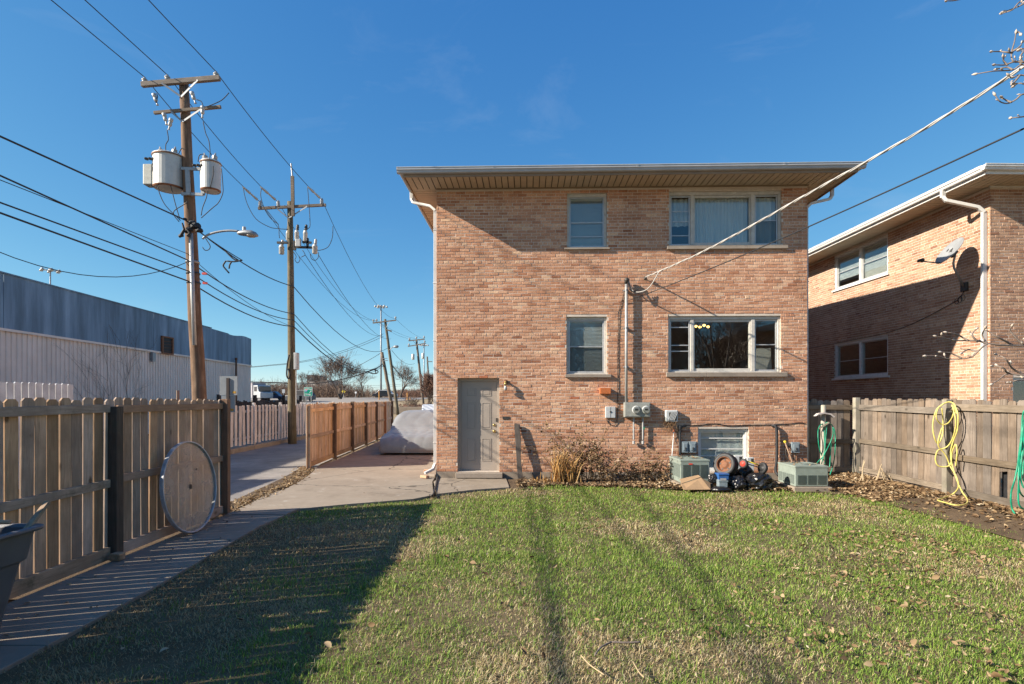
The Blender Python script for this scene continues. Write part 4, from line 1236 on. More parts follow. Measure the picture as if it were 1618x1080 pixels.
# ================================================================== fittings on the wall
def on_wall(name, label, cat, u, w, group=None, v=0.0):
    return thing(name, label, cat, HM @ Vector((u, v, w)), HROT, group)
def W(px, py): return wp(px, py)

# bare bulb by the door
u, w = W(799, 603)
t = on_wall('wall_lamp', 'bare white bulb in a rusty holder beside the back door', 'lamp', u, w)
m = MB(); m.lathe([(0.05,0.0),(0.05,-0.02),(0.03,-0.03)], (u,0,w), (0,1,0), 16); m.build('base', M_RUST, t, HM)
m = MB(); m.tube([(u,-0.02,w),(u,-0.07,w+0.005),(u,-0.10,w-0.03)], 0.022, 10); m.lathe([(0.022,0),(0.03,-0.02),(0.03,-0.06),(0.024,-0.065)], (u,-0.10,w-0.02), (0,0,1), 12); m.build('holder', M_BRASS, t, HM, smooth=True)
m = MB(); m.lathe([(0.02,0),(0.024,-0.02),(0.038,-0.055),(0.038,-0.08),(0.024,-0.105),(0.003,-0.115)], (u,-0.10,w-0.085), (0,0,1), 14); m.build('bulb', M_PORC, t, HM, smooth=True)
u, w = W(799, 660)
m = MB(); m.box(u-0.07, u+0.085, -0.012, 0.01, w-0.03, w+0.03); tag(m.build('scorched_brick', M_DARKMETAL, None, HM, bevel=0.004), 'blackened brick in the wall just right of the door latch', 'brick')
# leaning plank
u0, w0 = W(818, 671)
m = MB(); m.prism([(-0.05,0.05),(0.065,0.04),(0.045,0.5),(0.075,0.9),(0.055,1.24),(-0.055,1.25)], HM @ Vector((W(822,752)[0], -0.20, 0.0)), (1,-0.028,0), (-0.06,0.10,1), (0.002,0.045,0.0))
tag(m.build('plank', mat_wood('dark_plank', (0.05,0.04,0.032), (0.11,0.088,0.072), (0.18,0.145,0.12), 'z'), None, bevel=0.004), 'dark weathered plank leaning on the wall right of the door', 'plank')

# grey interface box
def boxed(u0, u1, w0, w1, d, v=0.0):
    m = MB(); m.box(u0, u1, -d+v, -0.001, w0, w1); return m
(a, d), (b_, c) = W(956, 642), W(972, 660)
t = on_wall('telephone_box', 'square light grey telephone box below the orange brick', 'utility box', (a+b_)/2, c)
boxed(a, b_, c, d, 0.07).build('case', M_LTGREY, t, HM, bevel=0.012)
m = MB(); m.box((a+b_)/2-0.003, (a+b_)/2+0.003, -0.073, -0.068, c+0.01, d-0.01); m.build('seam', M_DARKMETAL, t, HM)
m = MB(); m.lathe([(0.022,0),(0.022,0.008),(0.008,0.012)], ((a+b_)/2, -0.07, (c+d)/2+0.01), (0,-1,0), 12); m.build('lock', M_DARKMETAL, t, HM)
# orange brick-shaped block
(a, d), (b_, c) = W(947, 612.5), W(964, 622)
m = MB(); m.box(a, b_, -0.13, 0.0, c, d); tag(m.build('orange_block', M_ORANGE, None, HM, bevel=0.006), 'orange clay brick sticking out of the wall above the grey telephone box', 'brick')

# service mast, weatherhead, meter box
u, w = W(988.5, 446)
vb = -0.085
t = on_wall('service_mast', 'grey electric service mast with a weatherhead rising from the meter box', 'conduit', u, W(988,636)[1])
wtop = w; wbot = W(988, 637)[1]
m = MB(); m.tube([(u,vb,wbot),(u,vb,wtop)], 0.031, 14); m.build('pipe', M_CONDUIT, t, HM, smooth=True)
for zz in (0.3, 0.62, 0.93):
    z = wbot+(wtop-wbot)*zz; m = MB(); m.box(u-0.055, u+0.055, vb-0.006, 0.0, z-0.012, z+0.012); m.lathe([(0.036,-0.02),(0.036,0.02)], (u,vb,z), (0,0,1), 14); m.build('strap', M_GALV, t, HM)
m = MB(); m.lathe([(0.036,-0.05),(0.04,0.0),(0.055,0.02),(0.052,0.06),(0.03,0.085),(0.003,0.09)], (u, vb-0.01, wtop), (0.2,-0.3,1), 14); m.build('weatherhead', M_DARKMETAL, t, HM, smooth=True)
MAST = HM @ Vector((u, vb, wtop))
(a, d), (b_, c) = W(985, 635.5), W(1025.5, 658.5)
t = on_wall('meter_box', 'wide grey steel box holding two round electric meters', 'meter box', (a+b_)/2, c)
boxed(a, b_, c, d, 0.14).build('case', M_METERBOX, t, HM, bevel=0.006)
m = MB(); m.box(a+0.02, b_-0.015, -0.147, -0.139, c+0.015, d-0.012); m.build('cover', M_METERBOX, t, HM, bevel=0.004)
mg = mat_glass('meter_glass', (0.85,0.86,0.82), 0.03, 1.5)
for px in (1003, 1018.5):
    mu, mw = W(px, 647)
    m = MB(); m.lathe([(0.088,0),(0.09,0.02),(0.082,0.03),(0.075,0.032)], (mu,-0.145,mw), (0,-1,0), 24); mt_ = m.build('meter', M_LTGREY, t, HM, smooth=True)
    m = MB(); m.lathe([(0.07,0.0),(0.07,0.045),(0.003,0.046)], (mu,-0.147,mw), (0,-1,0), 20); m.build('dial', M_PORC, mt_, HM)
    m = MB(); m.box(mu-0.035, mu+0.03, -0.197, -0.194, mw-0.01, mw+0.03); m.build('register', M_DARKMETAL, mt_, HM)
    m = MB(); m.lathe([(0.076,0.02),(0.076,0.075),(0.066,0.098),(0.04,0.108),(0.003,0.11)], (mu,-0.145,mw), (0,-1,0), 24, cap=False); m.build('glass_dome', mg, mt_, HM, smooth=True)
for k, px in enumerate((1000.5, 1015)):
    cu, cw = W(px, 658); _, cb = W(px, 701)
    m = MB(); m.tube([(cu,-0.06,cw),(cu,-0.06,cb+0.1)], 0.019, 10); m.lathe([(0.019,0),(0.03,0.005),(0.03,0.07),(0.022,0.075)], (cu,-0.06,cb), (0,0,1), 10)
    m.build('conduit', M_CONDUIT, t, HM, smooth=False)
cu, cw = W(1016.5, 676)
m = MB(); m.box(cu-0.012, cu+0.012, -0.088, -0.078, cw-0.025, cw+0.025); m.build('green_tag', M_GHOSE, t, HM)
# thin cable down the wall left of the mast
p = [(W(985.5,470)[0],-0.02,W(0,470)[1])]
pts = [(*W(x,y), ) for (x,y) in ((988,452),(984,470),(978,490),(977,520),(976,560),(976,610),(976,640),(975,664),(970,672),(962,669),(958,661))]
m = MB(); m.tube(smooth_path([(u,-0.012,w) for (u,w) in pts], 3), 0.007, 5); tag(m.build('wall_cable', M_BLACKCAB, None, HM, smooth=True), 'thin dark cable stapled down the wall beside the service mast', 'cable')

# bell box / hood vent
(a, d), (b_, c) = W(1050, 647.5), W(1069.5, 666)
t = on_wall('vent_hood', 'light grey louvred vent box right of the electric meters', 'vent', (a+b_)/2, c)
boxed(a, b_, c, d, 0.10).build('hood', M_LTGREY, t, HM, bevel=0.02)
m = MB(); m.box(a+0.075, b_-0.03, -0.104, -0.098, c+0.03, d-0.05); m.build('recess', M_DARKMETAL, t, HM)
for k in range(5):
    f = (k+0.5)/5; uu = a+0.08+(b_-a-0.12)*f
    m = MB(); m.bar((uu-0.035,-0.108,c+0.035+0.0*f), (uu+0.035,-0.108,d-0.055), 0.014, 0.006, up=(0,1,0)); m.build('louvre', M_LTGREY, t, HM)
# dry vine hanging under it
m = MB(); rg = random.Random(4)
for k in range(26):
    u_, w_ = W(1052+rg.uniform(-4,14), 664); pts = [(u_,-0.05-rg.random()*0.05,w_)]
    for q in range(5): pts.append((pts[-1][0]+rg.uniform(-.07,.05), pts[-1][1]-rg.uniform(-.02,.03), pts[-1][2]-rg.uniform(-0.03,.09)))
    m.tube(pts, [0.006,0.005,0.004,0.004,0.003,0.002], 4, t=rg.random())
m.build('stems', mat_simple('dry_vine_stem', (0.21,0.12,0.06), 0.9), tag_ := thing('dry_vine', 'tangle of dry brown vine hanging below the louvred vent box', 'plant', HM @ Vector((W(1055,670)[0],-0.05,W(1055,690)[1])), HROT), HM)

# black stack pipe, leaning white pole, disconnect switches
(u, w) = W(1073.5, 673)
m = MB(); m.tube([(u,-0.05,0.0),(u,-0.05,w),], 0.032, 12); m.lathe([(0.032,-0.06),(0.045,-0.055),(0.045,0.0),(0.02,0.02)], (u,-0.05,w), (0,0,1), 12); m.tube([(u,-0.05,w-0.02),(u+0.10,-0.03,w+0.0),(u+0.14,0.0,w)], 0.018, 8)
tag(m.build('black_pipe', M_BLACKCAB, None, HM, smooth=False), 'black insulated pipe running up the wall behind the left condenser', 'pipe')
p0 = W(1056,720); p1 = W(1064,682)
m = MB(); m.tube([(p0[0],-0.22,p0[1]-0.35),(p1[0],-0.03,p1[1])], 0.011, 8); t = thing('pole', 'thin white pole with an orange tip leaning behind the left condenser', 'pole', HM @ Vector((p0[0],-0.2,0.2)), HROT)
m.build('rod', M_WHITE, t, HM, smooth=True)
m = MB(); m.tube([(p1[0],-0.03,p1[1]),(p1[0]+0.01,-0.02,p1[1]+0.05)], 0.014, 8); m.build('tip', mat_simple('orange_tip', (0.6,0.15,0.05), 0.5), t, HM)
def switch(x0, y0, x1, y1, label):
    (a, d), (b_, c) = W(x0, y0), W(x1, y1)
    t = on_wall('disconnect_switch', label, 'switch box', (a+b_)/2, c)
    boxed(a, b_, c, d, 0.075).build('case', M_BLUEGREY, t, HM, bevel=0.008)
    m = MB(); m.prism([(a+0.03,c+0.05),(b_-0.03,c+0.05),(b_-0.03,d-0.035),(a+0.03,d-0.035)], (0,-0.074,0), (1,0,0), (0,0,1), (0,-0.02,0)); m.build('cover', M_BLUEGREY, t, HM, bevel=0.006)
    m = MB(); m.box((a+b_)/2-0.012, (a+b_)/2+0.012, -0.105, -0.094, c+0.07, c+0.12); m.build('handle', M_DARKMETAL, t, HM)
    return a, b_, c, d
switch(1076, 697, 1086.5, 714.5, 'blue-grey disconnect switch next to the black pipe, left of its twin')
switch(1087.5, 697, 1099, 714.5, 'blue-grey disconnect switch between its twin and the basement window')
a, b_, c, d = switch(1249, 698, 1261.5, 715, 'lone grey disconnect switch near the right corner of the house')
m = MB(); m.tube([((a+b_)/2,-0.03,c),((a+b_)/2,-0.03,0.35)], 0.012, 8); m.tube(smooth_path([(a-0.005,-0.03,c+0.09),(a-0.09,-0.05,c+0.16),(a-0.13,-0.06,c+0.0),(a-0.05,-0.1,c-0.2),(a-0.02,-0.25,0.35)], 5), 0.011, 6)
tag(m.build('flexible_conduit', M_DARKMETAL, None, HM, smooth=True), 'dark flexible conduit looping from the lone switch down to the right condenser', 'conduit')
(u, w) = W(1224, 672)
m = MB(); m.tube(smooth_path([(u-0.06,0.0,w),(u,-0.05,w-0.02),(u+0.02,-0.06,w-0.2),(u+0.02,-0.06,0.5),(u-0.01,-0.08,0.2),(u+0.05,-0.3,0.08)], 5), 0.03, 10)
tag(m.build('pipe_sleeve', M_BLACKCAB, None, HM, smooth=True), 'black foam-sleeved pipe coming out of the wall near the right condenser', 'pipe')
m = MB(); p0 = W(1239, 698); m.bar((p0[0],-0.05,p0[1]), (p0[0]+0.11,-0.3,0.25), 0.028, 0.02); t = thing('garden_tool', 'wooden tool handle with a yellow cap leaning on the wall behind the right condenser', 'tool', HM @ Vector((p0[0],-0.2,0.1)), HROT)
m.build('handle', W_RAIL_NEW, t, HM)
m = MB(); m.lathe([(0.02,-0.02),(0.03,0.0),(0.028,0.03),(0.01,0.035)], (p0[0],-0.045,p0[1]), (-0.3,0.5,1), 10); m.build('cap', M_YELLOW, t, HM)
# long low cable above the basement window
pts = [(*W(x,y),) for (x,y) in ((1079,672),(1105,671),(1130,669),(1150,672),(1180,671),(1215,670.5),(1240,670),(1262,667.5),(1272,669))]
m = MB(); m.tube(smooth_path([(u,-0.012,w) for (u,w) in pts], 4), 0.008, 5); tag(m.build('wall_cable', M_BLACKCAB, None, HM, smooth=True), 'dark cable drooping along the wall above the basement window', 'cable')
# iron hook above the mast
(u, w) = W(1019, 440)
m = MB(); m.lathe([(0.03,0),(0.03,0.012)], (u,0,w), (0,-1,0), 10); m.tube([(u,0,w),(u+0.0,-0.07,w),(u-0.01,-0.09,w+0.01)], 0.009, 6); m.lathe([(0.024,0),(0.026,0.02),(0.02,0.045),(0.026,0.06)], (u,-0.08,w-0.02), (0,0.1,1), 10)
tag(m.build('service_hook', M_DARKMETAL, None, HM, smooth=True), 'small iron service hook on the wall right of the weatherhead', 'hook')

# ================================================================== chandelier seen through the lower picture window
t = thing('chandelier', 'lit chandelier with warm bulbs inside the lower picture window', 'lamp', P(1108, 514, 14.4)+Vector((0,0,0.1)))
M_BULB = mat_emit('lit_bulb', (1.0, 0.55, 0.16), 2.2)
cpt = P(1108, 511, 14.4)
m = MB(); m.tube([cpt+Vector((0,0,0.35)), cpt], 0.012, 6); m.build('stem', M_BRASS, t)
for (px, py, Y) in ((1099.5,515,14.35),(1112.5,513.5,14.3),(1118.8,515.8,14.45),(1106,516.3,14.7)):
    q = P(px, py, Y); m = MB(); m.tube([cpt, (cpt+q)/2+Vector((0,0,-0.03)), q+Vector((0,0,-0.05))], 0.008, 5); ar = m.build('arm', M_BRASS, t)
    m = MB(); m.lathe([(0.01,-0.035),(0.033,-0.02),(0.042,0.0),(0.03,0.02),(0.004,0.03)], q, (0,0,1), 12); m.build('bulb', M_BULB, ar, smooth=True)
a = HM @ Vector((wp(1203,580)[0], 0.30, wp(1203,582)[1]))
m = MB(); m.prism([(0,0),(0.36,0),(0.36,0.48),(0.045,0.48)], a, (1,-0.028,0), (0,0.12,1), (0,0.012,0))
tag(m.build('grey_board', mat_simple('grey_card', (0.45,0.42,0.38), 0.9)), 'grey board leaning inside the right sash of the lower triple window', 'board')

# ================================================================== condensers
def condenser(x0, x1, y0, y1, z0, z1, front_vents, label, badge, mcase=None):
    t = thing('air_conditioner', label, 'air conditioner', ((x0+x1)/2, (y0+y1)/2, 0), 0, 'condensers beside the wall')
    m = MB(); m.box(x0-0.05, x1+0.05, y0-0.06, y1+0.06, 0.0, z0-0.005); m.build('pad', M_CONC_GREY, t, bevel=0.01)
    m = MB(); m.box(x0, x1, y0, y1, z0, z1); m.build('case', mcase or M_AC, t, bevel=0.012)
    m = MB(); m.box(x0-0.006, x1+0.006, y0-0.006, y1+0.006, z1-0.03, z1+0.008); m.build('lid', M_AC, t, bevel=0.006)
    cx, cy = (x0+x1)/2, (y0+y1)/2
    for k in range(5):
        r = 0.05+0.045*k; m = MB(); m.tube([(cx+r*cos(a*pi/10), cy+r*sin(a*pi/10), z1+0.016) for a in range(21)], 0.004, 4); m.build('guard_ring', M_ACDARK, t)
    hz0, hz1 = front_vents
    n = 3; w = (x1-x0-0.06)/n
    for k in range(n):
        a = x0+0.03+k*w+0.012; b_ = a+w-0.024
        m = MB(); m.box(a, b_, y0-0.004, y0+0.002, hz0, hz1); g = m.build('vent', M_ACDARK, t)
        q = int((hz1-hz0)/0.02)
        m = MB()
        for i in range(q):
            z = hz0+(i+0.5)*(hz1-hz0)/q; m.add([(a,y0-0.004,z-0.004),(b_,y0-0.004,z-0.004),(b_,y0-0.013,z+0.004),(a,y0-0.013,z+0.004)], [(0,1,2,3)])
        m.build('louvre', M_AC, g, fix=False)
    n = 4; w = (y1-y0-0.06)/n
    for k in range(n):
        a = y0+0.03+k*w+0.012; b_ = a+w-0.024
        m = MB(); m.box(x0-0.004, x0+0.002, a, b_, hz0, hz1); g = m.build('vent', M_ACDARK, t)
        q = int((hz1-hz0)/0.02); m = MB()
        for i in range(q):
            z = hz0+(i+0.5)*(hz1-hz0)/q; m.add([(x0-0.004,a,z-0.004),(x0-0.004,b_,z-0.004),(x0-0.013,b_,z+0.004),(x0-0.013,a,z+0.004)], [(0,1,2,3)])
        m.build('louvre', M_AC, g, fix=False)
    if badge:
        m = MB(); m.prism([(0.045*cos(a*pi/8), 0.016*sin(a*pi/8)) for a in range(16)], (x0+0.2, y0-0.006, z1-0.075), (1,0,0), (0,0,1), (0,-0.006,0)); m.build('badge', M_RED, t)
    rg = random.Random(int(x0*10)); m = MB()
    for k in range(16): leaf_add(m, (rg.uniform(x0+.03,x1-.03), rg.uniform(y0+.03,y1-.03), z1+0.02), rg, 0.06)
    l_ = m.build('fallen_leaves', M_LEAF, None, tint=True, fix=False); tag(l_, kind='stuff')
    return t

M_LEAF = mat_tint('dead_leaf', [(0.0,(0.07,0.04,0.02)), (0.3,(0.17,0.10,0.05)), (0.6,(0.30,0.20,0.105)), (0.85,(0.42,0.31,0.18)), (1.0,(0.55,0.47,0.35))], 0.75, 0.15)
def leaf_geom(rg, s):
    """curled leaf: two rows either side of the midrib"""
    w = s*rg.uniform(0.42,0.66); curl = rg.uniform(0.2,1.1); bend = rg.uniform(-0.3,0.7)
    pts = []
    for (t, ww) in ((-1,0.05),(-0.45,0.8),(0.1,1.0),(0.6,0.7),(1.0,0.05)):
        zc = bend*s*0.35*t*t
        pts.append([(t*s, -ww*w, zc+curl*ww*w), (t*s, 0, zc), (t*s, ww*w, zc+curl*ww*w*rg.uniform(0.5,1.1))])
    v = [q for r in pts for q in r]; f = []
    for i in range(4):
        for j in range(2): a = i*3+j; f.append((a, a+1, a+4, a+3))
    return v, f
def leaf_add(m, p, rg, s, tilt=0.6, t=None):
    v, f = leaf_geom(rg, s*0.5*rg.uniform(0.6,1.25))
    M = Matrix.Rotation(rg.uniform(0,2*pi), 3, 'Z') @ Matrix.Rotation(rg.gauss(0,tilt), 3, 'X') @ Matrix.Rotation(rg.gauss(0,tilt*0.6), 3, 'Y')
    if rg.random() < 0.4: M = M @ Matrix.Rotation(pi, 3, 'X')
    p = Vector(p)
    m.add([p + M @ Vector(q) for q in v], f, rg.betavariate(2,2) if t is None else t)

condenser(3.41, 4.0, 11.2, 12.0, 0.10, 0.56, (0.20,0.47), 'sage-green air conditioner beside the dry bush, with a red badge and black scuffs', True, M_ACSCUFF)
condenser(5.50, 6.14, 10.75, 11.45, 0.10, 0.49, (0.14,0.32), 'sage-green air conditioner by the right house corner, beside the green hose post', False)
# ================================================================== junk heap in front of the basement window
def JP(cx, cy, Y):
    return P(1030+cx/5.393, 660+cy/5.393, Y)
def blob(m, c, rx, ry, rz, seed, amp=0.22, n=4, top=None):
    bm = bmesh.new(); bmesh.ops.create_icosphere(bm, subdivisions=n, radius=1)
    rg = np.random.RandomState(seed)
    K = np.concatenate([rg.randn(8,3)*1.3, rg.randn(12,3)*3.2, rg.randn(14,3)*7.5]); ph = rg.rand(34)*6.28; am = np.concatenate([np.ones(8)*.9, np.ones(12)*.42, np.ones(14)*.2])
    b0 = len(m.v)
    for v in bm.verts:
        p = np.array(v.co); p = p + 0.25*np.sin(p[[1,2,0]]*4+ph[:3]); w = float(np.sum(am*(np.abs(np.sin(K@p+ph))-.6)))/4.2
        f = 1+amp*w
        q = [v.co[0]*rx*f, v.co[1]*ry*f, v.co[2]*rz*f]
        if top and v.co[2] > 0.5: s = (v.co[2]-0.5)/0.5; q[0] *= 1-0.8*s; q[1] *= 1-0.8*s; q[2] += top*s*s
        q[2] = max(q[2], -rz*0.62)
        m.v.append((c[0]+q[0], c[1]+q[1], c[2]+q[2]))
    for f in bm.faces: m.f.append(tuple(b0+v.index for v in f.verts)); m.t.append(.5)
    bm.free()
def bag(cx, cy, Y, rx, rz, seed, label, top=None):
    c = JP(cx, cy, Y); c.z = max(c.z, rz*0.64)
    m = MB(); blob(m, c, rx, rx*0.85, rz, seed, 0.5, 4, top)
    return tag(m.build('rubbish_bag', M_BAG, None, smooth=False), label, 'rubbish bag', 'black rubbish bags in the heap')
bag(905, 545, 10.95, 0.24, 0.17, 1, 'large shiny black rubbish bag at the right end of the heap')
bag(735, 560, 10.95, 0.16, 0.15, 2, 'black rubbish bag in the middle of the heap, right of the blue box')
bag(525, 520, 11.0, 0.10, 0.09, 3, 'small crumpled black rubbish bag between the cardboard and the blue box')
bag(800, 490, 11.2, 0.15, 0.2, 5, 'tall knotted black rubbish bag under the two cart wheels', 0.08)
bag(640, 520, 11.4, 0.26, 0.2, 6, 'black rubbish bag carrying the car tyre')
m = MB(); c = JP(590, 600, 10.75); blob(m, Vector((c.x, c.y, 0.05)), 0.20, 0.14, 0.05, 9, 0.35, 3)
tag(m.build('plastic_sheet', M_BAG, None, smooth=True), 'flat scrap of black plastic sheet on the leaves in front of the grey crate', 'plastic sheet')

# car tyre with a rusty rim
def wheel(name, label, cat, c, ax, r, w, mrim, hub_r, group=None, spokes=5):
    t = thing(name, label, cat, Vector(c)-Vector((0,0,r)), 0, group)
    m = MB(); prof = [(r*0.66,-w/2*0.9),(r*0.8,-w/2),(r*0.94,-w/2*0.92),(r,-w/2*0.6),(r*0.985,-w/2*0.58),(r*0.985,-w/2*0.5),(r,-w/2*0.48),(r,-w*0.06),(r*0.985,-w*0.05),(r*0.985,w*0.05),(r,w*0.06),(r,w/2*0.48),(r*0.985,w/2*0.5),(r*0.985,w/2*0.58),(r,w/2*0.6),(r*0.94,w/2*0.92),(r*0.8,w/2),(r*0.66,w/2*0.9)]
    m.lathe(prof, c, ax, 40, cap=False); m.build('tyre', M_BLACK, t, smooth=True)
    m = MB(); m.lathe([(r*0.68,-w*0.45),(r*0.68,w*0.45),(r*0.62,w*0.44),(r*0.58,w*0.25),(r*0.56,w*0.12),(hub_r*1.6,w*0.16),(hub_r*1.2,w*0.3),(hub_r*0.8,w*0.31),(0.002,w*0.31)], c, ax, 32, cap=False)
    A = Vector(ax).normalized(); a = A.orthogonal().normalized(); b = A.cross(a)
    rim = m.build('rim', mrim, t, smooth=True)
    m = MB()
    for k in range(spokes):
        an = 2*pi*k/spokes; q = Vector(c)+(a*cos(an)+b*sin(an))*r*0.43+A*w*0.155
        m.lathe([(r*0.075,0),(r*0.075,0.004),(0.002,0.004)], q, A, 10)
    m.build('rim_hole', M_BLACK, rim)
    return t
wheel('old_car_wheel', 'old car tyre with a rust-coloured rim on top of the rubbish heap', 'tyre', JP(630,400,11.15), (-0.72,-0.66,0.26), 0.235, 0.2, M_RUST, 0.05)
hc = thing('hand_cart', 'upturned hand cart with one red-hubbed and one black wheel on the rubbish heap', 'hand cart', JP(860,420,11.2))
ca, cb = JP(780,390,10.92), JP(945,428,10.9)
for (c, r, mr, nm) in ((ca, 0.095, M_RED, 'wheel'), (cb, 0.115, M_BLACK, 'wheel')):
    m = MB(); ax = (-0.75,-0.62,0.1) if r < 0.1 else (-0.9,-0.25,0.2); w = 0.065
    m.lathe([(r*0.62,-w/2),(r*0.9,-w/2),(r,-w*0.25),(r,w*0.25),(r*0.9,w/2),(r*0.62,w/2)], c, ax, 28, cap=False); wh = m.build(nm, M_BLACK, hc, smooth=True)
    m = MB(); m.lathe([(r*0.64,-w*0.45),(r*0.64,w*0.42),(r*0.3,w*0.36),(r*0.22,w*0.55),(0.002,w*0.55)], c, ax, 20, cap=False); m.build('hub', mr, wh, smooth=True)
m = MB(); m.tube([ca+Vector((0.06,0.05,0)), cb+Vector((-0.02,0.06,0))], 0.011, 8); m.build('axle', M_GALV, hc, smooth=True)
m = MB(); m.tube([JP(815,370,10.95), JP(900,397,10.95), JP(915,412,11.05)], 0.012, 8); m.build('handle', M_YELLOW, hc, smooth=True)
m = MB(); m.tube([ca+Vector((0.05,0.1,0.0)), JP(800,480,11.3), JP(900,500,11.3), cb+Vector((0,0.1,0))], 0.011, 8); m.build('frame', M_DARKMETAL, hc, smooth=True)
# boxes
a = JP(566,476,10.85); b_ = JP(660,527,10.85)
t = thing('storage_box', 'blue plastic box with a lid in front of the rubbish bags', 'box', ((a.x+b_.x)/2, 10.95, b_.z))
m = MB(); m.box(a.x+0.008, b_.x-0.008, 10.85, 11.05, b_.z, a.z-0.02); m.build('body', M_BLUE, t, bevel=0.008)
m = MB(); m.box(a.x, b_.x, 10.84, 11.06, a.z-0.03, a.z); m.build('lid', M_BLUE, t, bevel=0.008)
a = JP(574,512,10.78); b_ = JP(648,592,10.78)
t = thing('crate', 'small grey-green crate with a white sticker below the blue box', 'crate', ((a.x+b_.x)/2, 10.86, b_.z))
m = MB(); m.box(a.x, b_.x, 10.79, 10.93, max(b_.z,0.02), a.z-0.04); m.build('body', M_BLUEGREY, t, bevel=0.008)
m = MB(); m.box(a.x-0.006, b_.x+0.006, 10.784, 10.936, a.z-0.075, a.z-0.055); m.build('rim', M_BLUEGREY, t)
m = MB(); m.box(a.x+0.025, b_.x-0.03, 10.786, 10.789, a.z-0.05, a.z-0.005); m.build('sticker', M_PORC, t)
# flattened cardboard
q = [JP(262,548,10.85), JP(300,590,10.62), JP(405,560,10.68), JP(515,543,10.9), JP(418,466,11.1), JP(405,470,11.12)]
t = thing('cardboard_box', 'crushed brown cardboard box lying against the left condenser', 'cardboard box', (q[0].x+0.2, 10.8, 0.02))
m = MB(); pts = [Vector((JP(270,590,10.7).x,10.68,0.05)), Vector((JP(500,590,10.7).x,10.70,0.05)), Vector((JP(505,540,10.9).x,10.95,0.14)), Vector((JP(420,470,11.0).x,11.02,0.24)), Vector((JP(262,545,10.85).x,10.95,0.12))]
m.add(pts + [p+Vector((0,0.012,-0.012)) for p in pts], [(0,1,2,3,4),(9,8,7,6,5)] + [(i,(i+1)%5,5+(i+1)%5,5+i) for i in range(5)])
m.build('flap', M_CARD, t)
pts = [Vector((JP(262,545,10.85).x,10.94,0.13)), Vector((JP(418,466,11.0).x,11.01,0.25)), Vector((JP(408,472,11.0).x,11.08,0.28)), Vector((JP(258,520,10.9).x,11.05,0.20))]
m = MB(); m.add(pts + [p+Vector((0,0.012,0.0)) for p in pts], [(0,1,2,3),(7,6,5,4)] + [(i,(i+1)%4,4+(i+1)%4,4+i) for i in range(4)]); m.build('flap', M_CARD, t)
# grey electronics behind the heap
for (x0, x1, y0, y1, lab) in ((708,775,322,372,'pale grey plug box behind the car tyre'), (812,872,338,400,'pale grey plug box with a dark socket behind the cart wheels')):
    a = JP(x0,y0,11.75); b_ = JP(x1,y1,11.75)
    t = thing('plug_box', lab, 'box', ((a.x+b_.x)/2, 11.8, 0.02))
    m = MB(); m.box(a.x, b_.x, 11.75, 11.86, 0.03, a.z); m.build('case', M_LTGREY, t, bevel=0.01)
    m = MB(); m.box(a.x+(b_.x-a.x)*0.55, b_.x-0.01, 11.744, 11.75, a.z-0.1, a.z-0.02); m.build('socket', M_DARKMETAL, t)
a = JP(995,470,11.0)
m = MB(); m.lathe([(0.05,0),(0.075,0.2),(0.08,0.2),(0.078,0.19),(0.05,0.01)], (a.x,11.05,0.02), (0.25,0,1), 18)
tag(m.build('plastic_bucket', M_LTGREY, None, smooth=True), 'small translucent grey bucket right of the big black bag', 'bucket')

# ================================================================== hoses and their posts
def hose(name, label, loops, r, mat, group):
    m = MB()
    for pts in loops: m.tube(smooth_path(pts, 6), r, 8)
    return tag(m.build(name, mat, None, smooth=True), label, 'hose', group)
gp = P(1300, 640, 12.2)
t = thing('post', 'round weathered post with a curved bracket, carrying the left green hose', 'post', (gp.x, 12.2, 0))
m = MB(); m.lathe([(0.058,-0.2),(0.056,0.5),(0.052,1.0),(0.05,gp.z),(0.03,gp.z+0.01)], (gp.x,12.2,0), (0.01,0,1), 14); m.build('shaft', W_GREY_POST, t, smooth=True)
m = MB(); m.prism([(-0.20,-0.03),(-0.13,0.03),(0,0.05),(0.13,0.03),(0.22,-0.04),(0.2,-0.06),(0.12,-0.0),(0,0.02),(-0.12,0.0)], P(1303.5,655,12.08), (1,0,0), (0,0,1), (0,0.1,0)); m.build('bracket', W_PICKET, t)
m = MB(); m.bar(P(1294,677,12.13), P(1310,667,12.08), 0.03, 0.03); m.build('peg', W_GREY_POST, t)
def hp(l, Y, dx=0):
    rg = random.Random(len(l)); return [P(1270+x/7.2+dx, 630+y/7.2, Y-0.35+rg.uniform(-.03,.03)) for (x,y) in l]
hose('garden_hose', 'green garden hose looped over the round post behind the right condenser', [
    hp([(275,268),(225,275),(180,310),(163,370),(165,470),(180,570),(205,650),(215,690)], 12.50),
    hp([(250,275),(235,330),(236,440),(240,560),(248,680),(240,740)], 12.47),
    hp([(268,272),(258,360),(248,480),(236,600),(215,690),(202,740)], 12.44),
    hp([(285,275),(320,298),(348,350),(359,430),(358,540),(352,640),(332,760),(298,862)], 12.47),
    hp([(330,320),(334,400),(300,500),(255,590),(225,650),(180,695),(150,730)], 12.42),
    hp([(312,480),(306,600),(298,720),(294,775)], 12.45)], 0.0105, M_GHOSE, 'garden hoses hung along the fence')
def yp(l, Y=10.18):
    rg = random.Random(len(l)); out = []
    for (x,y) in l:
        q = P(1260+x/3.6, 520+y/3.6, min(Y-0.56+rg.uniform(-.03,.03), 7.54*F/(451+x/3.6)))
        out.append(q if q.z > bed_h(q.x,q.y)+0.04 else G(1260+x/3.6, 520+y/3.6, 0.165))
    return out
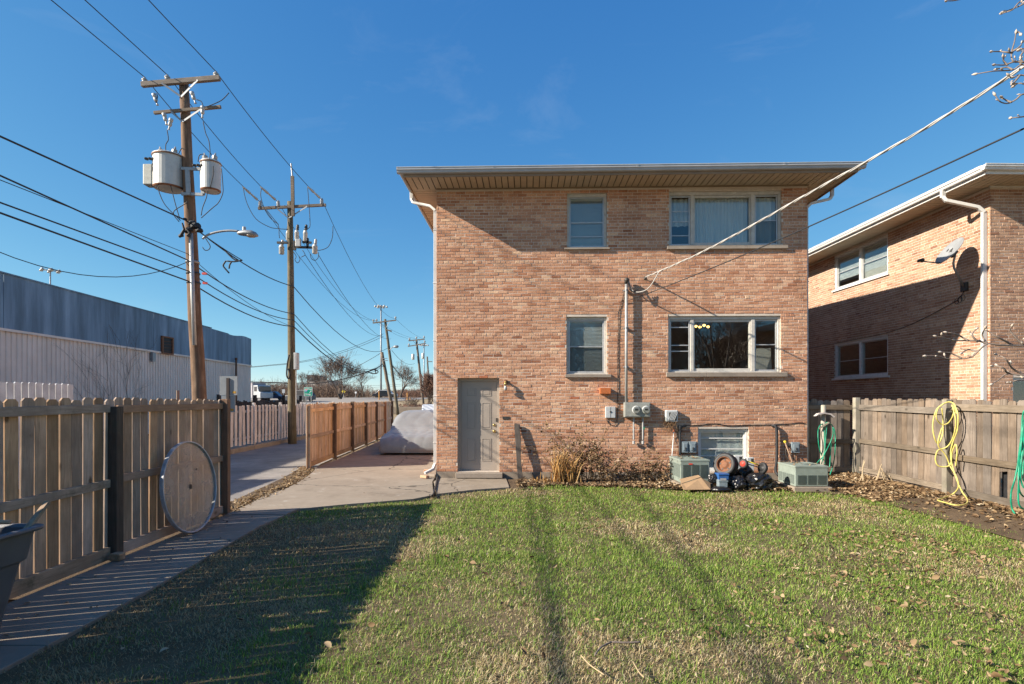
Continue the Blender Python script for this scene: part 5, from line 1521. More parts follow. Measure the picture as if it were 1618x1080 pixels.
hose('garden_hose', 'yellow garden hose draped over a post of the right-hand fence, trailing on the ground', [
    yp([(905,480),(895,430),(865,413),(830,425),(790,460),(770,540),(778,610),(800,650),(825,600),(828,520),(822,450)], 10.2),
    yp([(835,420),(800,450),(790,500),(815,538),(855,535),(885,490),(892,430),(875,415)], 10.16),
    yp([(890,425),(912,480),(910,570),(885,640),(872,700),(880,770),(905,850),(935,920),(968,970),(955,995),(900,1000),(840,985),(798,972),(830,960),(880,940),(915,900),(905,840),(870,780),(845,720),(815,685),(795,695),(785,740),(800,775),(840,782),(872,765),(880,700),(900,655),(908,700),(900,780)], 10.14),
    yp([(880,430),(900,520),(890,600),(860,660),(815,680),(800,640),(822,560)], 10.17)], 0.0112, M_YHOSE, 'garden hoses hung along the fence')
def gp2(l, Y=8.45):
    rg = random.Random(len(l)); return [P(1560+x/4.5, 580+y/4.5, Y-0.45+rg.uniform(-.04,.04)) for (x,y) in l]
hose('garden_hose', 'thick coil of green garden hose at the right edge of the photo', [
    gp2([(300,300),(262,310),(248,380),(243,480),(228,600),(215,700),(195,800),(172,880),(168,950),(178,1010),(196,1040)]),
    gp2([(280,300),(256,420),(240,560),(226,700),(222,800),(230,880),(262,920),(300,900)], 8.40),
    gp2([(300,330),(270,430),(255,560),(240,690),(238,790),(256,850),(290,860)], 8.37),
    gp2([(310,380),(280,480),(266,600),(254,720),(258,800),(290,830)], 8.42),
    gp2([(226,760),(220,900),(228,980),(270,1010),(320,1000)], 8.40)], 0.0115, M_GHOSE, 'garden hoses hung along the fence')
m = MB(); m.lathe([(0.055,-0.2),(0.05,1.6),(0.02,1.62)], (P(1640,640,8.05).x, 8.05, 0), (0,0,1), 12)
tag(m.build('post', W_GREY_POST, None, smooth=True), 'round post at the right edge carrying the thick green hose coil', 'post')

# ================================================================== dead bushes, straw stalks, leaf litter
def dry_bush(name, label, x0, x1, y0, y1, hmax, n, nl, seed, tall=()):
    t = thing(name, label, 'bush', ((x0+x1)/2, (y0+y1)/2, 0), 0, 'dead bushes along the wall')
    rg = random.Random(seed); m = MB(); lf_ = MB()
    for k in range(n):
        bx, by = rg.uniform(x0, x1), rg.uniform(y0, y1)
        h = hmax*rg.uniform(0.35, 0.85); lean = rg.gauss(0, 0.4); ly = rg.uniform(-.25,.1)
        if k < len(tall): bx, h, lean = tall[k]
        pts = [Vector((bx, by, 0))]; s = 6
        for q in range(s):
            f = (q+1)/s; pts.append(Vector((bx+lean*f*f*h+rg.gauss(0,.02), by+ly*f*h+rg.gauss(0,.02), h*f*(1-0.12*f*abs(lean)))))
        m.tube(pts, [0.009*(1-i/(s+1))+0.0015 for i in range(s+1)], 4, t=rg.random())
        for q in range(1, s+1):
            for _ in range(3):
                a = pts[q]; d = Vector((rg.gauss(0,1), rg.gauss(0,0.7), rg.uniform(-.4,0.9))).normalized()*rg.uniform(.06,.2)
                m.tube([a, a+d*0.6+Vector((0,0,.02)), a+d], [0.004,0.003,0.0015], 3, t=rg.random())
                if by+d.y > y1+0.12: continue
                for _ in range(nl):
                    leaf_add(lf_, a+d*rg.uniform(0.3,1.05)+Vector((rg.gauss(0,.025),rg.gauss(0,.025),rg.gauss(0,.025))), rg, 0.055, 1.2, t=min(1,max(0,rg.gauss(0.5,0.2))))
    m.build('stems', M_STALK, t, tint=True, fix=False)
    o = lf_.build('dead_leaves', M_LEAF, t, tint=True, fix=False)
    return t
M_STALK = mat_tint('dry_stalk', [(0,(0.10,0.06,0.03)), (0.5,(0.24,0.15,0.08)), (1,(0.36,0.25,0.14))], 0.85)
M_PALESTALK = mat_tint('pale_stalk', [(0,(0.30,0.21,0.12)), (0.5,(0.45,0.34,0.20)), (1,(0.55,0.44,0.29))], 0.8)
M_STRAW = mat_tint('orange_straw', [(0,(0.30,0.15,0.045)), (0.5,(0.50,0.28,0.09)), (1,(0.62,0.42,0.20))], 0.8, 0.2)
dry_bush('dry_bush', 'dense dead brown bush against the wall under the telephone box', 0.95, 2.2, 11.65, 12.05, 1.2, 34, 3, 3, tall=((1.45,1.3,-0.55),(1.55,1.28,-0.7),(1.35,1.2,0.12),(1.7,1.35,-0.1),(1.6,1.2,0.35),(1.9,1.1,-0.4)))
dry_bush('dry_bush', 'lower dead brown bush beside the left condenser', 2.35, 3.25, 11.7, 12.05, 0.72, 16, 3, 4, tall=((2.75,0.75,0.2),))
t = thing('straw_stalks', 'clump of orange straw-coloured stalks at the left end of the dead bush', 'plant', (0.85, 11.7, 0))
rg = random.Random(12); m = MB()
for k in range(230):
    bx = rg.choice([rg.uniform(0.45,1.5), rg.gauss(0.98,0.1), rg.gauss(1.0,0.07), rg.gauss(1.27,0.04)]); by = rg.uniform(11.45,11.8); h = rg.uniform(0.12,0.35) if abs(bx-1.0) > 0.15 and abs(bx-1.27) > .07 else rg.uniform(.3,.92)
    lx, ly = rg.gauss(0,.22)*h, rg.gauss(-.05,.2)*h; w = rg.uniform(.004,.011)
    p0 = Vector((bx,by,0)); p1 = Vector((bx+lx*.4,by+ly*.4,h*.6)); p2 = Vector((bx+lx,by+ly,h*rg.uniform(.75,1)))
    d = Vector((cos(k),sin(k),0))*w
    m.add([p0-d,p0+d,p1+d*1.1,p1-d*1.1,p2], [(0,1,2,3),(3,2,4)], rg.random())
m.build('blades', M_STRAW, t, tint=True, fix=False)
# pale cut stalks by the right fence
t = thing('straw_stalks', 'bent pale stalks sticking up in front of the right-hand fence corner', 'plant', (7.5, 11.8, 0))
m = MB(); rg = random.Random(13)
def sp(l, Y): return [P(1260+x/3.6, 520+y/3.6, Y) for (x,y) in l]
for l in ([(372,880),(370,800),(380,740)], [(378,870),(372,800),(386,745)], [(400,910),(440,870),(470,790),(480,765)], [(430,890),(455,850),(470,800)], [(470,780),(500,830),(540,880),(560,910)], [(480,790),(500,850),(530,900)], [(350,870),(365,840),(372,790)], [(405,900),(430,850),(440,840)], [(520,830),(545,870),(552,900)], [(500,900),(490,850),(475,810)]):
    m.tube(smooth_path(sp(l, 11.3+rg.uniform(-.1,.1)), 3), [0.009]+[0.008]*(3*(len(l)-1)-1)+[0.004], 5, t=rg.uniform(.6,1))
m.build('stems', M_PALESTALK, t, tint=True, fix=False, smooth=True)
# leaves on the bed
rg = random.Random(21); m = MB(); cnt = 0
for k in range(9000):
    r = rg.random()
    if r < 0.55: x, y = rg.uniform(0.1, 7.3), 0
    elif r < 0.8: x, y = rg.uniform(6.3,7.62), rg.uniform(9.6,12.35)
    else: x, y = 7.62-abs(rg.gauss(0,0.4)), rg.uniform(4,11)
    if r < 0.55:
        yb = float(np.interp(x, [0,1,3,5,6.6,7.4], [11.25,11.45,11.15,10.9,10.75,10.3])); y = yb - 0.12 + abs(rg.gauss(0,0.42))
        if y > 12.38-0.028*(x+1.69): continue
    if 3.35 < x < 4.05 and 11.15 < y < 12.05 or 5.45 < x < 6.2 and 10.7 < y < 11.5: continue
    leaf_add(m, (x, y, bed_h(x,y)+0.013+abs(rg.gauss(0,0.012))+(0.03*rg.random() if r < 0.55 else 0)), rg, 0.075, 0.55)
tag(m.build('leaf_litter', M_LEAF, None, tint=True, fix=False), 'drift of dry brown leaves along the wall and right-hand fence', 'leaves', kind='stuff')
# verge litter by the alley
m = MB()
for k in range(900):
    f = rg.random(); x = float(np.interp(f,[0,.6,1],[-4.52,-4.72,-5.3])) + rg.gauss(0,0.13); y = 8.2+f*6.3
    leaf_add(m, (x, y, 0.02+0.015*rg.random()), rg, 0.065, 0.4, t=rg.uniform(0.3,0.9))
for k in range(260):
    f = rg.random(); x = float(np.interp(f,[0,.6,1],[-4.6,-4.78,-5.3])) + rg.gauss(0,0.11); y = 8.2+f*6.3; s = rg.uniform(.008,.026)
    b0 = len(m.v); m.box(x-s,x+s,y-s*0.8,y+s*0.8,-0.01,s*1.1+0.01, rg.uniform(.5,.9))
tag(m.build('verge_litter', M_LEAF, None, tint=True, fix=False), 'strip of leaves and broken stones between the driveway and the alley', 'litter', kind='stuff')
# broken bricks at the foot of the downspout
rg = random.Random(31)
for k, (px, py, z, s, lab, mt) in enumerate(((671,755,0.03,1.0,'lowest broken brick below the downspout, lying flat','b'), (676,750,0.095,0.9,'broken orange brick on top of the brick under the downspout','b'), (684,753,0.03,0.9,'grey chunk of concrete beside the broken bricks at the downspout','c'))):
    c = G(px, py, 0.03); m = MB()
    m.box(-0.1*s,0.1*s,-0.05,0.05,0,0.06, 0.75); M_ = Matrix.Translation((c.x,c.y,z)) @ Matrix.Rotation(rg.uniform(-.7,.7),4,'Z') @ Matrix.Rotation(rg.uniform(-.15,.15),4,'X')
    tag(m.build('broken_brick' if mt == 'b' else 'concrete_chunk', M_BRICK if mt == 'b' else M_STONE, None, M_, bevel=0.008, tint=True), lab, 'rubble')
m = MB(); c = G(692,752,0.03); e = G(679,783,0.03)
m.tube(smooth_path([(c.x,c.y+.05,0.28),(c.x-0.02,c.y,0.16),(c.x,c.y-0.03,0.05),(e.x+.05,e.y+.15,0.045),(e.x,e.y,0.045)],5), [0.026]*12+[0.018]*9, 8)
tag(m.build('drain_hose', M_DARKMETAL, None, smooth=True), 'dark corrugated drain hose running from the house corner over the slab', 'hose')

# ================================================================== satellite dish on the neighbour
DC = Vector((10.13, 12.75, 5.17)); dn = Vector((-0.80,0.04,0.60)).normalized()
t = thing('satellite_dish', 'grey satellite dish on an angled arm on the side wall of the second house', 'satellite dish', (10.58, 12.85, 4.35))
m = MB(); a = dn.cross(Vector((0,0,1))).normalized(); b = a.cross(dn).normalized()
rings = []
for (r, h) in ((0.02,0.0),(0.13,0.012),(0.25,0.04),(0.35,0.075),(0.362,0.078),(0.358,0.062),(0.25,0.022),(0.13,-0.006),(0.02,-0.018)):
    rings.append([tuple(DC + a*cos(2*pi*k/32)*r*0.9 + b*sin(2*pi*k/32)*r*1.0 + dn*h) for k in range(32)])
loft(m, rings); m.build('reflector', mat_simple('dish_paint', (0.27,0.28,0.285), 0.5), t, smooth=True)
sgn = 1.0
def dp(x, y, h=0.004):
    r2 = (x*x/.81+y*y)/0.1225; return DC + a*x + b*y + dn*(0.078*r2**1.05 + h)
m = MB()
for (x0,x1,y0,y1) in ((0.045,0.125,0.06,0.10),(0.03,0.11,0.015,0.055),(0.055,0.135,0.105,0.135)):
    n = 5; b0 = len(m.v)
    for i in range(n+1):
        x = x0+(x1-x0)*i/n; q = 0.02*sin(i/n*pi)
        m.v.append(tuple(dp(sgn*x-0.0, y0+q))); m.v.append(tuple(dp(sgn*x, y1+q)))
    for i in range(n): m.f.append((b0+2*i,b0+2*i+1,b0+2*i+3,b0+2*i+2)); m.t.append(.5)
m.v.append(tuple(dp(0.15,0.08))); m.v.append(tuple(dp(0.19,0.05))); m.v.append(tuple(dp(0.2,0.1))); m.v.append(tuple(dp(0.17,0.15))); k = len(m.v); m.f.append((k-4,k-3,k-2,k-1)); m.t.append(.5)
m.build('emblem', M_DARKMETAL, t, fix=False)
lnb = DC + dn*0.46 - b*0.56
m = MB(); m.tube([DC - b*0.34 + dn*0.05, lnb - dn*0.03], 0.014, 8); m.build('feed_arm', M_DARKMETAL, t, smooth=True)
m = MB(); m.lathe([(0.03,-0.05),(0.035,0.0),(0.05,0.05),(0.045,0.07),(0.01,0.075)], lnb, -dn*0.75+b*0.65, 14); m.tube([lnb-a*0.08, lnb+a*0.08], 0.026, 10); m.build('receiver', M_DARKMETAL, t, smooth=True)
back = DC - dn*0.03; elbow = Vector((10.22,12.80,4.82)); foot = Vector((10.565,12.95,4.42))
m = MB(); m.tube([back, back-dn*0.06, elbow+Vector((-.02,0,.12)), elbow, foot], 0.024, 10); m.build('mast', M_GALV, t, smooth=True)
m = MB(); m.bar(back-dn*0.03-b*0.08, back-dn*0.03+b*0.08, 0.09, 0.05, up=dn); m.build('clamp', M_DARKMETAL, t)
m = MB(); m.box(10.55,10.605,12.86,13.04,4.32,4.52); m.build('foot_plate', M_DARKMETAL, t, bevel=0.01)
m = MB()
for k in range(3): m.tube([(10.585, 13.0+0.09*k+0.06*cos(q*pi/8), 4.17-0.02*k+0.07*sin(q*pi/8)) for q in range(17)], 0.006, 5)
m.tube(smooth_path([(10.585,12.95,4.34),(10.585,13.1,4.2),(10.585,13.4,4.08),(10.56,15,3.72),(10.52,17,3.62),(10.47,20,3.6),(10.42,23,3.62)],5), 0.008, 5)
tag(m.build('dish_cable', M_BLACKCAB, None, smooth=True), 'thin black cable coiled below the satellite dish and running back along the wall', 'cable')

# ================================================================== warehouse across the alley
WE = 41.15
def wx(y): return -19.44 - 0.06*(y-WE)
t = thing('warehouse', 'long low warehouse with cream ribbed walls under a faded blue fascia', 'building', (wx(20), 20, 0))
ZB, ZT = 4.345, 6.30
def wside(m, y0, y1, z0, z1, off):
    m.add([(wx(y0)+off,y0,z0),(wx(y1)+off,y1,z0),(wx(y1)+off,y1,z1),(wx(y0)+off,y0,z1)], [(0,1,2,3)])
y = 6.0; rg = random.Random(2); pm2 = 0.236
while y < WE-0.05:
    y1 = min(y+pm2*6, WE); m = MB(); n = int(round((y1-y)/pm2)); b0 = 0; pts = []
    for k in range(n):
        ya_ = y+k*pm2
        for (dy, dx) in ((0.0,0.0),(0.15,0.0),(0.168,0.038),(0.214,0.038)): pts.append((ya_+dy, dx))
    pts.append((y1, 0.0))
    for (yy, dx) in pts: m.v.append((wx(yy)+dx, yy, 0.0)); m.v.append((wx(yy)+dx, yy, ZB))
    for k in range(len(pts)-1): m.f.append((2*k,2*k+2,2*k+3,2*k+1)); m.t.append(.5)
    m.build('wall_panel', M_WARE, t, fix=False)
    y = y1
M_BLUEF = None
def mat_bluef():
    m, n, l, b = nt('faded_blue_fascia'); g = n.new('ShaderNodeNewGeometry'); mp = n.new('ShaderNodeMapping'); mp.inputs['Scale'].default_value = (1,1,0.12); l.new(g.outputs['Position'], mp.inputs['Vector'])
    nz = noise(n, l, mp.outputs['Vector'], 1.6, 6, 0.65); r = ramp(n, [(0.3,(0.085,0.13,0.175)),(0.5,(0.145,0.22,0.30)),(0.7,(0.25,0.35,0.46))]); l.new(nz.outputs['Fac'], r.inputs['Fac']); l.new(r.outputs['Color'], b.inputs['Base Color']); b.inputs['Roughness'].default_value = 0.75
    return m
M_BLUEF = mat_bluef()
y = 6.0; k = 0
for L in (8.8,4.9,9.1,8.4,3.95):
    y1 = min(y+L, WE); m = MB(); bz = 0.0
    n = 8
    for i in range(n+1):
        yy = y+0.012+(y1-y-0.024)*i/n; dx = 0.075 + (0.09*max(0,(i-5)/3)**2 if k == 3 else 0) + 0.01*sin(yy*2.1); zt = ZT - (0.10*max(0,(i-4)/4) if k == 3 else (0.10*(1-i/n)+0.05*sin(i*0.9) if k == 4 else 0))
        for (d, z) in ((dx, ZB-0.03), (dx, zt), (dx-0.05, zt), (dx-0.05, ZB-0.03)): m.v.append((wx(yy)+d, yy, z))
    for i in range(n):
        for j in range(4): m.f.append((i*4+j,i*4+(j+1)%4,(i+1)*4+(j+1)%4,(i+1)*4+j)); m.t.append(.5)
    m.f.append((0,1,2,3)); m.f.append((n*4+3,n*4+2,n*4+1,n*4)); m.t += [.5,.5]
    m.build('fascia_panel', M_BLUEF, t)
    y = y1; k += 1
m = MB(); m.bar((wx(6)+0.085,6,ZB-0.075), (wx(WE)+0.085,WE,ZB-0.075), 0.05, 0.09); m.build('ledge', M_WARE, t)
m = MB(); m.bar((wx(6)+0.06,6,ZT-0.01), (wx(35)+0.06,35,ZT-0.01), 0.10, 0.05); m.build('coping', M_BLUEF, t)
m = MB(); m.add([(wx(6),6,0),(wx(WE),WE,0),(-42,WE,0),(-42,6,0),(wx(6),6,ZT-.3),(wx(WE),WE,ZT-.3),(-42,WE,ZT-.3),(-42,6,ZT-.3)], [(4,5,6,7),(1,2,6,5),(2,3,7,6),(3,0,4,7)]); m.build('wall', M_WARE, t, fix=False)
# vent opening
yv = P(263,543,1); Yv = 15.0-0; 
def on_ware(px, off=0.13):
    k = (px-CX)/F; Y = (-19.44+0.06*WE+off)/(k+0.06); return Y
Y0, Y1 = on_ware(255.5), on_ware(272); zc0 = EYE+(HY-558)/F*Y0; zc1 = EYE+(HY-530)/F*Y0
m = MB()
for (ya_, yb_, za, zb) in ((Y0,Y1,zc0,zc0+.07),(Y0,Y1,zc1-.07,zc1),(Y0,Y0+.12,zc0+.07,zc1-.07),(Y1-.12,Y1,zc0+.07,zc1-.07)): m.box(wx(Y0)+0.06, wx(Y0)+0.17, ya_, yb_, za, zb)
v_ = m.build('vent', M_RUST, t)
m = MB(); m.box(wx(Y0)+0.055, wx(Y0)+0.115, Y0+.1, Y1-.1, zc0+.05, zc1-.05); m.build('opening', M_BLACKCAB, v_)
for k in range(4):
    z = zc0+.15+k*(zc1-zc0-.25)/4; m = MB(); m.bar((wx(Y0)+0.135,Y0+.13,z), (wx(Y0)+0.135,Y1-.13,z+.03), .05, .012); m.build('louvre', M_RUST, v_)
Yl = on_ware(242); zl = EYE+(HY-563)/F*Yl
lt = thing('wall_light', 'small box light on the warehouse wall below the blue fascia', 'light', (wx(Yl)+0.06, Yl, zl-.2))
m = MB(); m.box(wx(Yl)+0.034, wx(Yl)+0.2, Yl-.12, Yl+.12, zl-.2, zl+.2); m.build('case', M_LEAD, lt, bevel=0.02)
m = MB(); m.box(wx(Yl)+0.06, wx(Yl)+0.19, Yl-.1, Yl+.1, zl-.27, zl-.2); m.build('lens', M_PORC, lt)
# bare climber on the wall
def vine(label, px, ztop, n, seed):
    rg = random.Random(seed); m = MB(); Yb = on_ware(px, 0.04); zl_ = ztop
    def grow(p, d, L, r, lev):
        pts = [p]
        for q in range(5):
            d = (d + Vector((0, rg.gauss(0,.28), rg.gauss(0.05,.15)))).normalized(); pts.append(pts[-1] + d*L/5)
            if pts[-1].z > zl_: pts.pop(); break
            pts[-1].x = wx(pts[-1].y)+0.05+0.03*rg.random() + (0.06 if pts[-1].z > ZB-0.15 else 0)
            if lev < 3 and rg.random() < 0.75: grow(pts[-1].copy(), (d+Vector((0,rg.choice((-1,1))*rg.uniform(.3,.9),0))).normalized(), L*rg.uniform(.4,.65), r*.6, lev+1)
        if len(pts) > 1: m.tube(pts, [r*(1-.12*i) for i in range(len(pts))], 3)
    for k in range(n): grow(Vector((wx(Yb)+.05, Yb+rg.gauss(0,.15), 0)), Vector((0,rg.gauss(0,.12),1)), ztop*rg.uniform(.7,.95), .011, 0)
    t_ = thing('climbing_vine', label, 'vine', (wx(Yb)+.05, Yb, 0)); m.build('stems', mat_simple('vine_bark', (0.13,0.095,0.075), 0.9), t_, fix=False)
vine('leafless climbing vine on the warehouse wall, the taller of the two', 194, 5.2, 3, 5)
vine('leafless climbing vine on the warehouse wall, left of the taller one', 156, 4.3, 2, 6)
# rusty vent pipe at the far corner
Yp = on_ware(372, 0.2)
m = MB(); m.tube([(wx(Yp)+.25,Yp,0),(wx(Yp)+.25,Yp,EYE+(HY-567)/F*Yp)], .06, 10); m.lathe([(.06,0),(.09,.02),(.09,.12),(.02,.14)], (wx(Yp)+.25,Yp,EYE+(HY-568)/F*Yp), (0,0,1), 10)
tag(m.build('vent_pipe', M_RUST, None, smooth=True), 'thin rusty vent pipe standing in front of the warehouse corner', 'pipe')
m = MB(); q = P(281,622,15.5); m.tube([(q.x,q.y,0),(q.x,q.y,q.z+.1)], .04, 8); tag(m.build('bollard', W_POST_NEW, None), 'short thin stake between the warehouse and the brown utility pole', 'stake')

# back of a sign near the end of the left fence
SY = 16.6
a = P(347,594,SY); b_ = P(375,624,SY); c2 = P(350,624.5,SY); d2 = P(371.5,651,SY)
t = thing('road_sign', 'grey back of two stacked metal signs on a brown channel post beyond the fence end', 'sign', ((a.x+b_.x)/2, SY, 0))
m = MB(); m.box(a.x, b_.x, SY, SY+.006, b_.z, a.z); m.build('upper_plate', M_LEAD, t)
m = MB(); m.box(c2.x, d2.x, SY+.008, SY+.014, d2.z, c2.z); m.build('lower_plate', M_LEAD, t)
xm = P(360.5,600,SY).x; m = MB(); m.box(xm-.038, xm+.038, SY-.04, SY-.001, 0, P(0,597,SY).z); m.build('post', mat_simple('brown_post_paint', (0.045,0.03,0.025), 0.7), t)
for (px, py) in ((370,619.5), (366,647)):
    q = P(px,py,SY-.003); m = MB(); m.box(q.x-.05,q.x+.05,SY-.004,SY-.001,q.z-.032,q.z+.032); m.build('sticker', mat_simple('amber_sticker', (0.45,0.24,0.02), 0.6), t)
# ================================================================== utility poles
def pole_shaft(t, base, top, r0, r1, mat, n=16, name='shaft'):
    base = Vector(base); top = Vector(top); m = MB(); k = 10; rg = random.Random(int(base.y*10))
    m.tube([base.lerp(top, i/k)+Vector((rg.gauss(0,.008),rg.gauss(0,.008),0)) for i in range(k+1)], [r0+(r1-r0)*i/k for i in range(k+1)], n)
    return m.build(name, mat, t, smooth=True)
def crossarm(t, e0, e1, th=0.105, brace_to=None, mat=W_ARM):
    e0 = Vector(e0); e1 = Vector(e1); m = MB(); m.bar(e0, e1, th*0.85, th); o = m.build('crossarm', mat, t, bevel=0.006)
    if brace_to is not None:
        m = MB()
        for f in (0.27, 0.73): m.bar(e0.lerp(e1, f)+Vector((0,-.05,-.03)), Vector(brace_to)+Vector((0,-.14,0)), .012, .045)
        m.build('brace', M_GALV, o)
    return o
def insulator(parent, q, s=1.0, axis=(0,0,1), mat=M_PORC):
    m = MB(); m.lathe([(.018*s,-.06*s),(.018*s,0),(.055*s,.005*s),(.06*s,.035*s),(.035*s,.045*s),(.075*s,.055*s),(.07*s,.085*s),(.035*s,.10*s),(.035*s,.13*s),(.02*s,.145*s)], q, axis, 12)
    return m.build('insulator', mat, parent, smooth=True)
def transformer(t, c, r, h, dents=True):
    c = Vector(c); m = MB()
    m.lathe([(r*.9,-h/2),(r,-h/2+.03),(r,h/2-.07),(r*1.05,h/2-.06),(r*1.05,h/2-.02),(r*.98,h/2),(r*.55,h/2+.05),(.01,h/2+.06)], c, (0,0,1), 28)
    o = m.build('transformer_tank', M_TANK, t, smooth=False)
    m = MB(); m.lathe([(r*1.055,h/2-.065),(r*1.07,h/2-.05),(r*1.055,h/2-.035)], c, (0,0,1), 28, cap=False); m.build('rust_band', M_RUST, o, smooth=True)
    m = MB(); m.lathe([(r*.905,-h/2-.002),(r*1.012,-h/2+.026),(r*1.004,-h/2+.04)], c, (0,0,1), 28, cap=False); m.build('rust_rim', M_RUST, o, smooth=True)
    for (dx, s) in ((-.45,1.4),(.4,1.6)):
        m = MB(); q = c+Vector((dx*r,-.1*r,h/2)); m.lathe([(.05,0),(.05,.04),(.075,.05),(.045,.07),(.075,.09),(.045,.11),(.07,.13),(.03,.16),(.015,.22)], q, (dx*.5,0,1), 12); m.build('bushing', M_PORC, o, smooth=True)
    for k in (-1,0,1):
        m = MB(); q = c+Vector((-.75*r, -.66*r, h*.28))+Vector((.1*k,-.0,.0)); m.lathe([(.035,0),(.035,.06),(.02,.09)], q, (-.7,-.7,0), 8); m.build('terminal', M_DARKMETAL, o)
    return o

PY1 = 14.2
B1 = Vector((-7.92, PY1, -0.1)); T1 = P(290,129,PY1)
def on1(py):
    z = EYE+(HY-py)/F*PY1; return B1.lerp(T1, (z-B1.z)/(T1.z-B1.z))
p1_ = thing('utility_pole', 'brown utility pole with two big transformer cans, rising behind the left fence', 'utility pole', (B1.x,B1.y,0))
pole_shaft(p1_, B1, T1, 0.185, 0.11, W_POLE)
A0, A1 = P(224,133.5,PY1-.16), P(347.5,123,PY1-.16)
c1 = crossarm(p1_, A0, A1, 0.12, on1(157)); c2_ = crossarm(p1_, P(243.5,178,PY1-.15), P(349,168.5,PY1-.15), 0.075, on1(196))
for (px, py) in ((228.5,126),(264.5,122),(341.5,117)): insulator(c1, P(px,py+4,PY1-.16), 0.95)
for (px, py, tilt) in ((247,160,-.3),(307,157,-.3),(320,180,.1),(262,191,-.2),(268,199,.3)):
    m = MB(); q = P(px,py,PY1-.3); m.lathe([(.03,0),(.045,.02),(.045,.08),(.03,.1),(.05,.115),(.05,.19),(.02,.2),(.02,-.07),(.035,-.09)], q, (tilt,-.1,1), 10); m.build('cutout_fuse', M_CONDUIT, c2_, smooth=True)
transformer(p1_, P(267,272.5,PY1-.05), 0.36, 0.86); transformer(p1_, P(333,279,PY1-.1), 0.235, 0.76)
m = MB(); m.box(P(239,0,PY1).x-0.02, P(252,0,PY1).x, PY1-.3, PY1-.05, EYE+(HY-298)/F*PY1, EYE+(HY-266)/F*PY1); m.build('cooling_box', M_METERBOX, p1_, bevel=0.02)
m = MB(); rg = P(296,298,PY1)
for (py, ) in ((266,),(306,)):
    q0, q1 = P(287,py,PY1-.18), P(321,py+1,PY1-.18); m.bar(q0, q1, .05, .07)
m.bar(P(296,268,PY1-.2), P(298,308,PY1-.2), .05, .1); m.bar(P(318,262,PY1-.16), P(321,308,PY1-.16), .05, .08)
m.build('mounting_bracket', M_GALV, p1_)
m = MB(); m.tube([P(301.5,368,PY1-.2), P(304.5,470,PY1-.24), P(307.5,545,PY1-.22)], .05, 10); m.build('riser_pipe', M_CONDUIT, p1_, smooth=True)
m = MB(); rgg = random.Random(3)
for (px, py, s) in ((303,352,.1),(309,357,.13),(315,364,.1),(300,362,.09),(296,366,.07),(286,372,.06),(292,346,.05)):
    q = P(px,py,PY1-.22); blob(m, q, s, s*.8, s*.7, int(px), .3, 2)
m.build('splice_cluster', M_BLACKCAB, p1_)
for (pts) in ([(288,352),(291,362),(286,372),(283,374)], [(294,360),(300,368),(296,373)]): 
    m = MB(); q = [P(x,y,PY1-.3) for (x,y) in pts]; m.tube(q, [.02,.03,.045,.03][:len(q)], 8); m.build('splice_closure', M_BLACKCAB, p1_)
for (py) in (414,432,447):
    q = on1(py); m = MB(); m.lathe([(.15,-.03),(.17,0),(.15,.03)], q, (0,0,1), 14); m.build('band', M_GALV if py == 414 else M_DARKMETAL, p1_)
    if py != 414:
        m = MB(); q = P(323 if py == 432 else 324, py, PY1-.2); m.box(q.x-.05,q.x+.05,q.y-.03,q.y+.03,q.z-.025,q.z+.025); m.build('marker', M_RED, p1_)
# drop leads on the pole
def lead(t, pts, Y, r=.009, name='lead'):
    m = MB(); m.tube(smooth_path([P(x,y,Y) for (x,y) in pts], 4), r, 5); m.build(name, M_BLACKCAB, t, smooth=True)
for pts in ([(247,147),(249,152),(246,162)], [(264,205),(266,220),(262,228),(262,241)], [(321,192),(325,210),(330,222),(332,240),(331,252)], [(310,157),(318,160),(322,168),(330,167),(350,158),(362,146)],
            [(246,253),(240,262),(247,285),(252,305),(262,325),(285,348)], [(258,250),(262,270),(270,295),(278,325),(284,345)], [(282,243),(287,234),(291,236)], [(337,262),(337,275),(332,296)], [(350,266),(352,290),(352,305),(345,320),(336,328),(318,344)], [(313,255),(315,245),(322,243)], [(283,350),(275,340),(276,332),(292,322),(296,318)], [(328,300),(326,312),(320,328),(318,340)], [(323,372),(326,378),(332,388),(330,394),(324,395),(320,390)]):
    lead(p1_, pts, PY1-.32, .011)
# street light
sl = [P(x,y,PY1-.2) for (x,y) in ((320,377),(326,372),(336,368),(350,365),(364,364),(377,365))]
m = MB(); m.tube(smooth_path(sl,4), .028, 10); arm = m.build('lamp_arm', M_GALV, p1_, smooth=True)
q = P(392,368.5,PY1-.2); m = MB(); rings = []
for (dx, ry, z0, z1) in ((-.26,.05,-.03,.03),(-.2,.09,-.05,.06),(-.05,.12,-.07,.085),(.1,.12,-.085,.075),(.2,.09,-.09,.03),(.25,.03,-.08,-.03)):
    rings.append([(q.x+dx, q.y+ry*cos(2*pi*k/14), q.z+(z0+z1)/2+(z1-z0)/2*sin(2*pi*k/14)) for k in range(14)])
loft(m, rings); hd = m.build('lamp_head', M_GALV, arm, smooth=True)
m = MB(); rings = [[(q.x+dx, q.y+ry*cos(2*pi*k/12), q.z-.06+d*sin(2*pi*k/12)) for k in range(12)] for (dx,ry,d) in ((-.06,.02,.01),(0.02,.1,.04),(.14,.09,.045),(.22,.03,.01))]
loft(m, rings); m.build('lamp_lens', mat_simple('lamp_lens_amber', (0.36,0.27,0.19), 0.25), arm, smooth=True)
m = MB(); m.lathe([(.035,0),(.045,.01),(.045,.09),(.03,.1)], q+Vector((-.1,0,.07)), (0,0,1), 12); m.build('photocell', M_CONDUIT, arm)

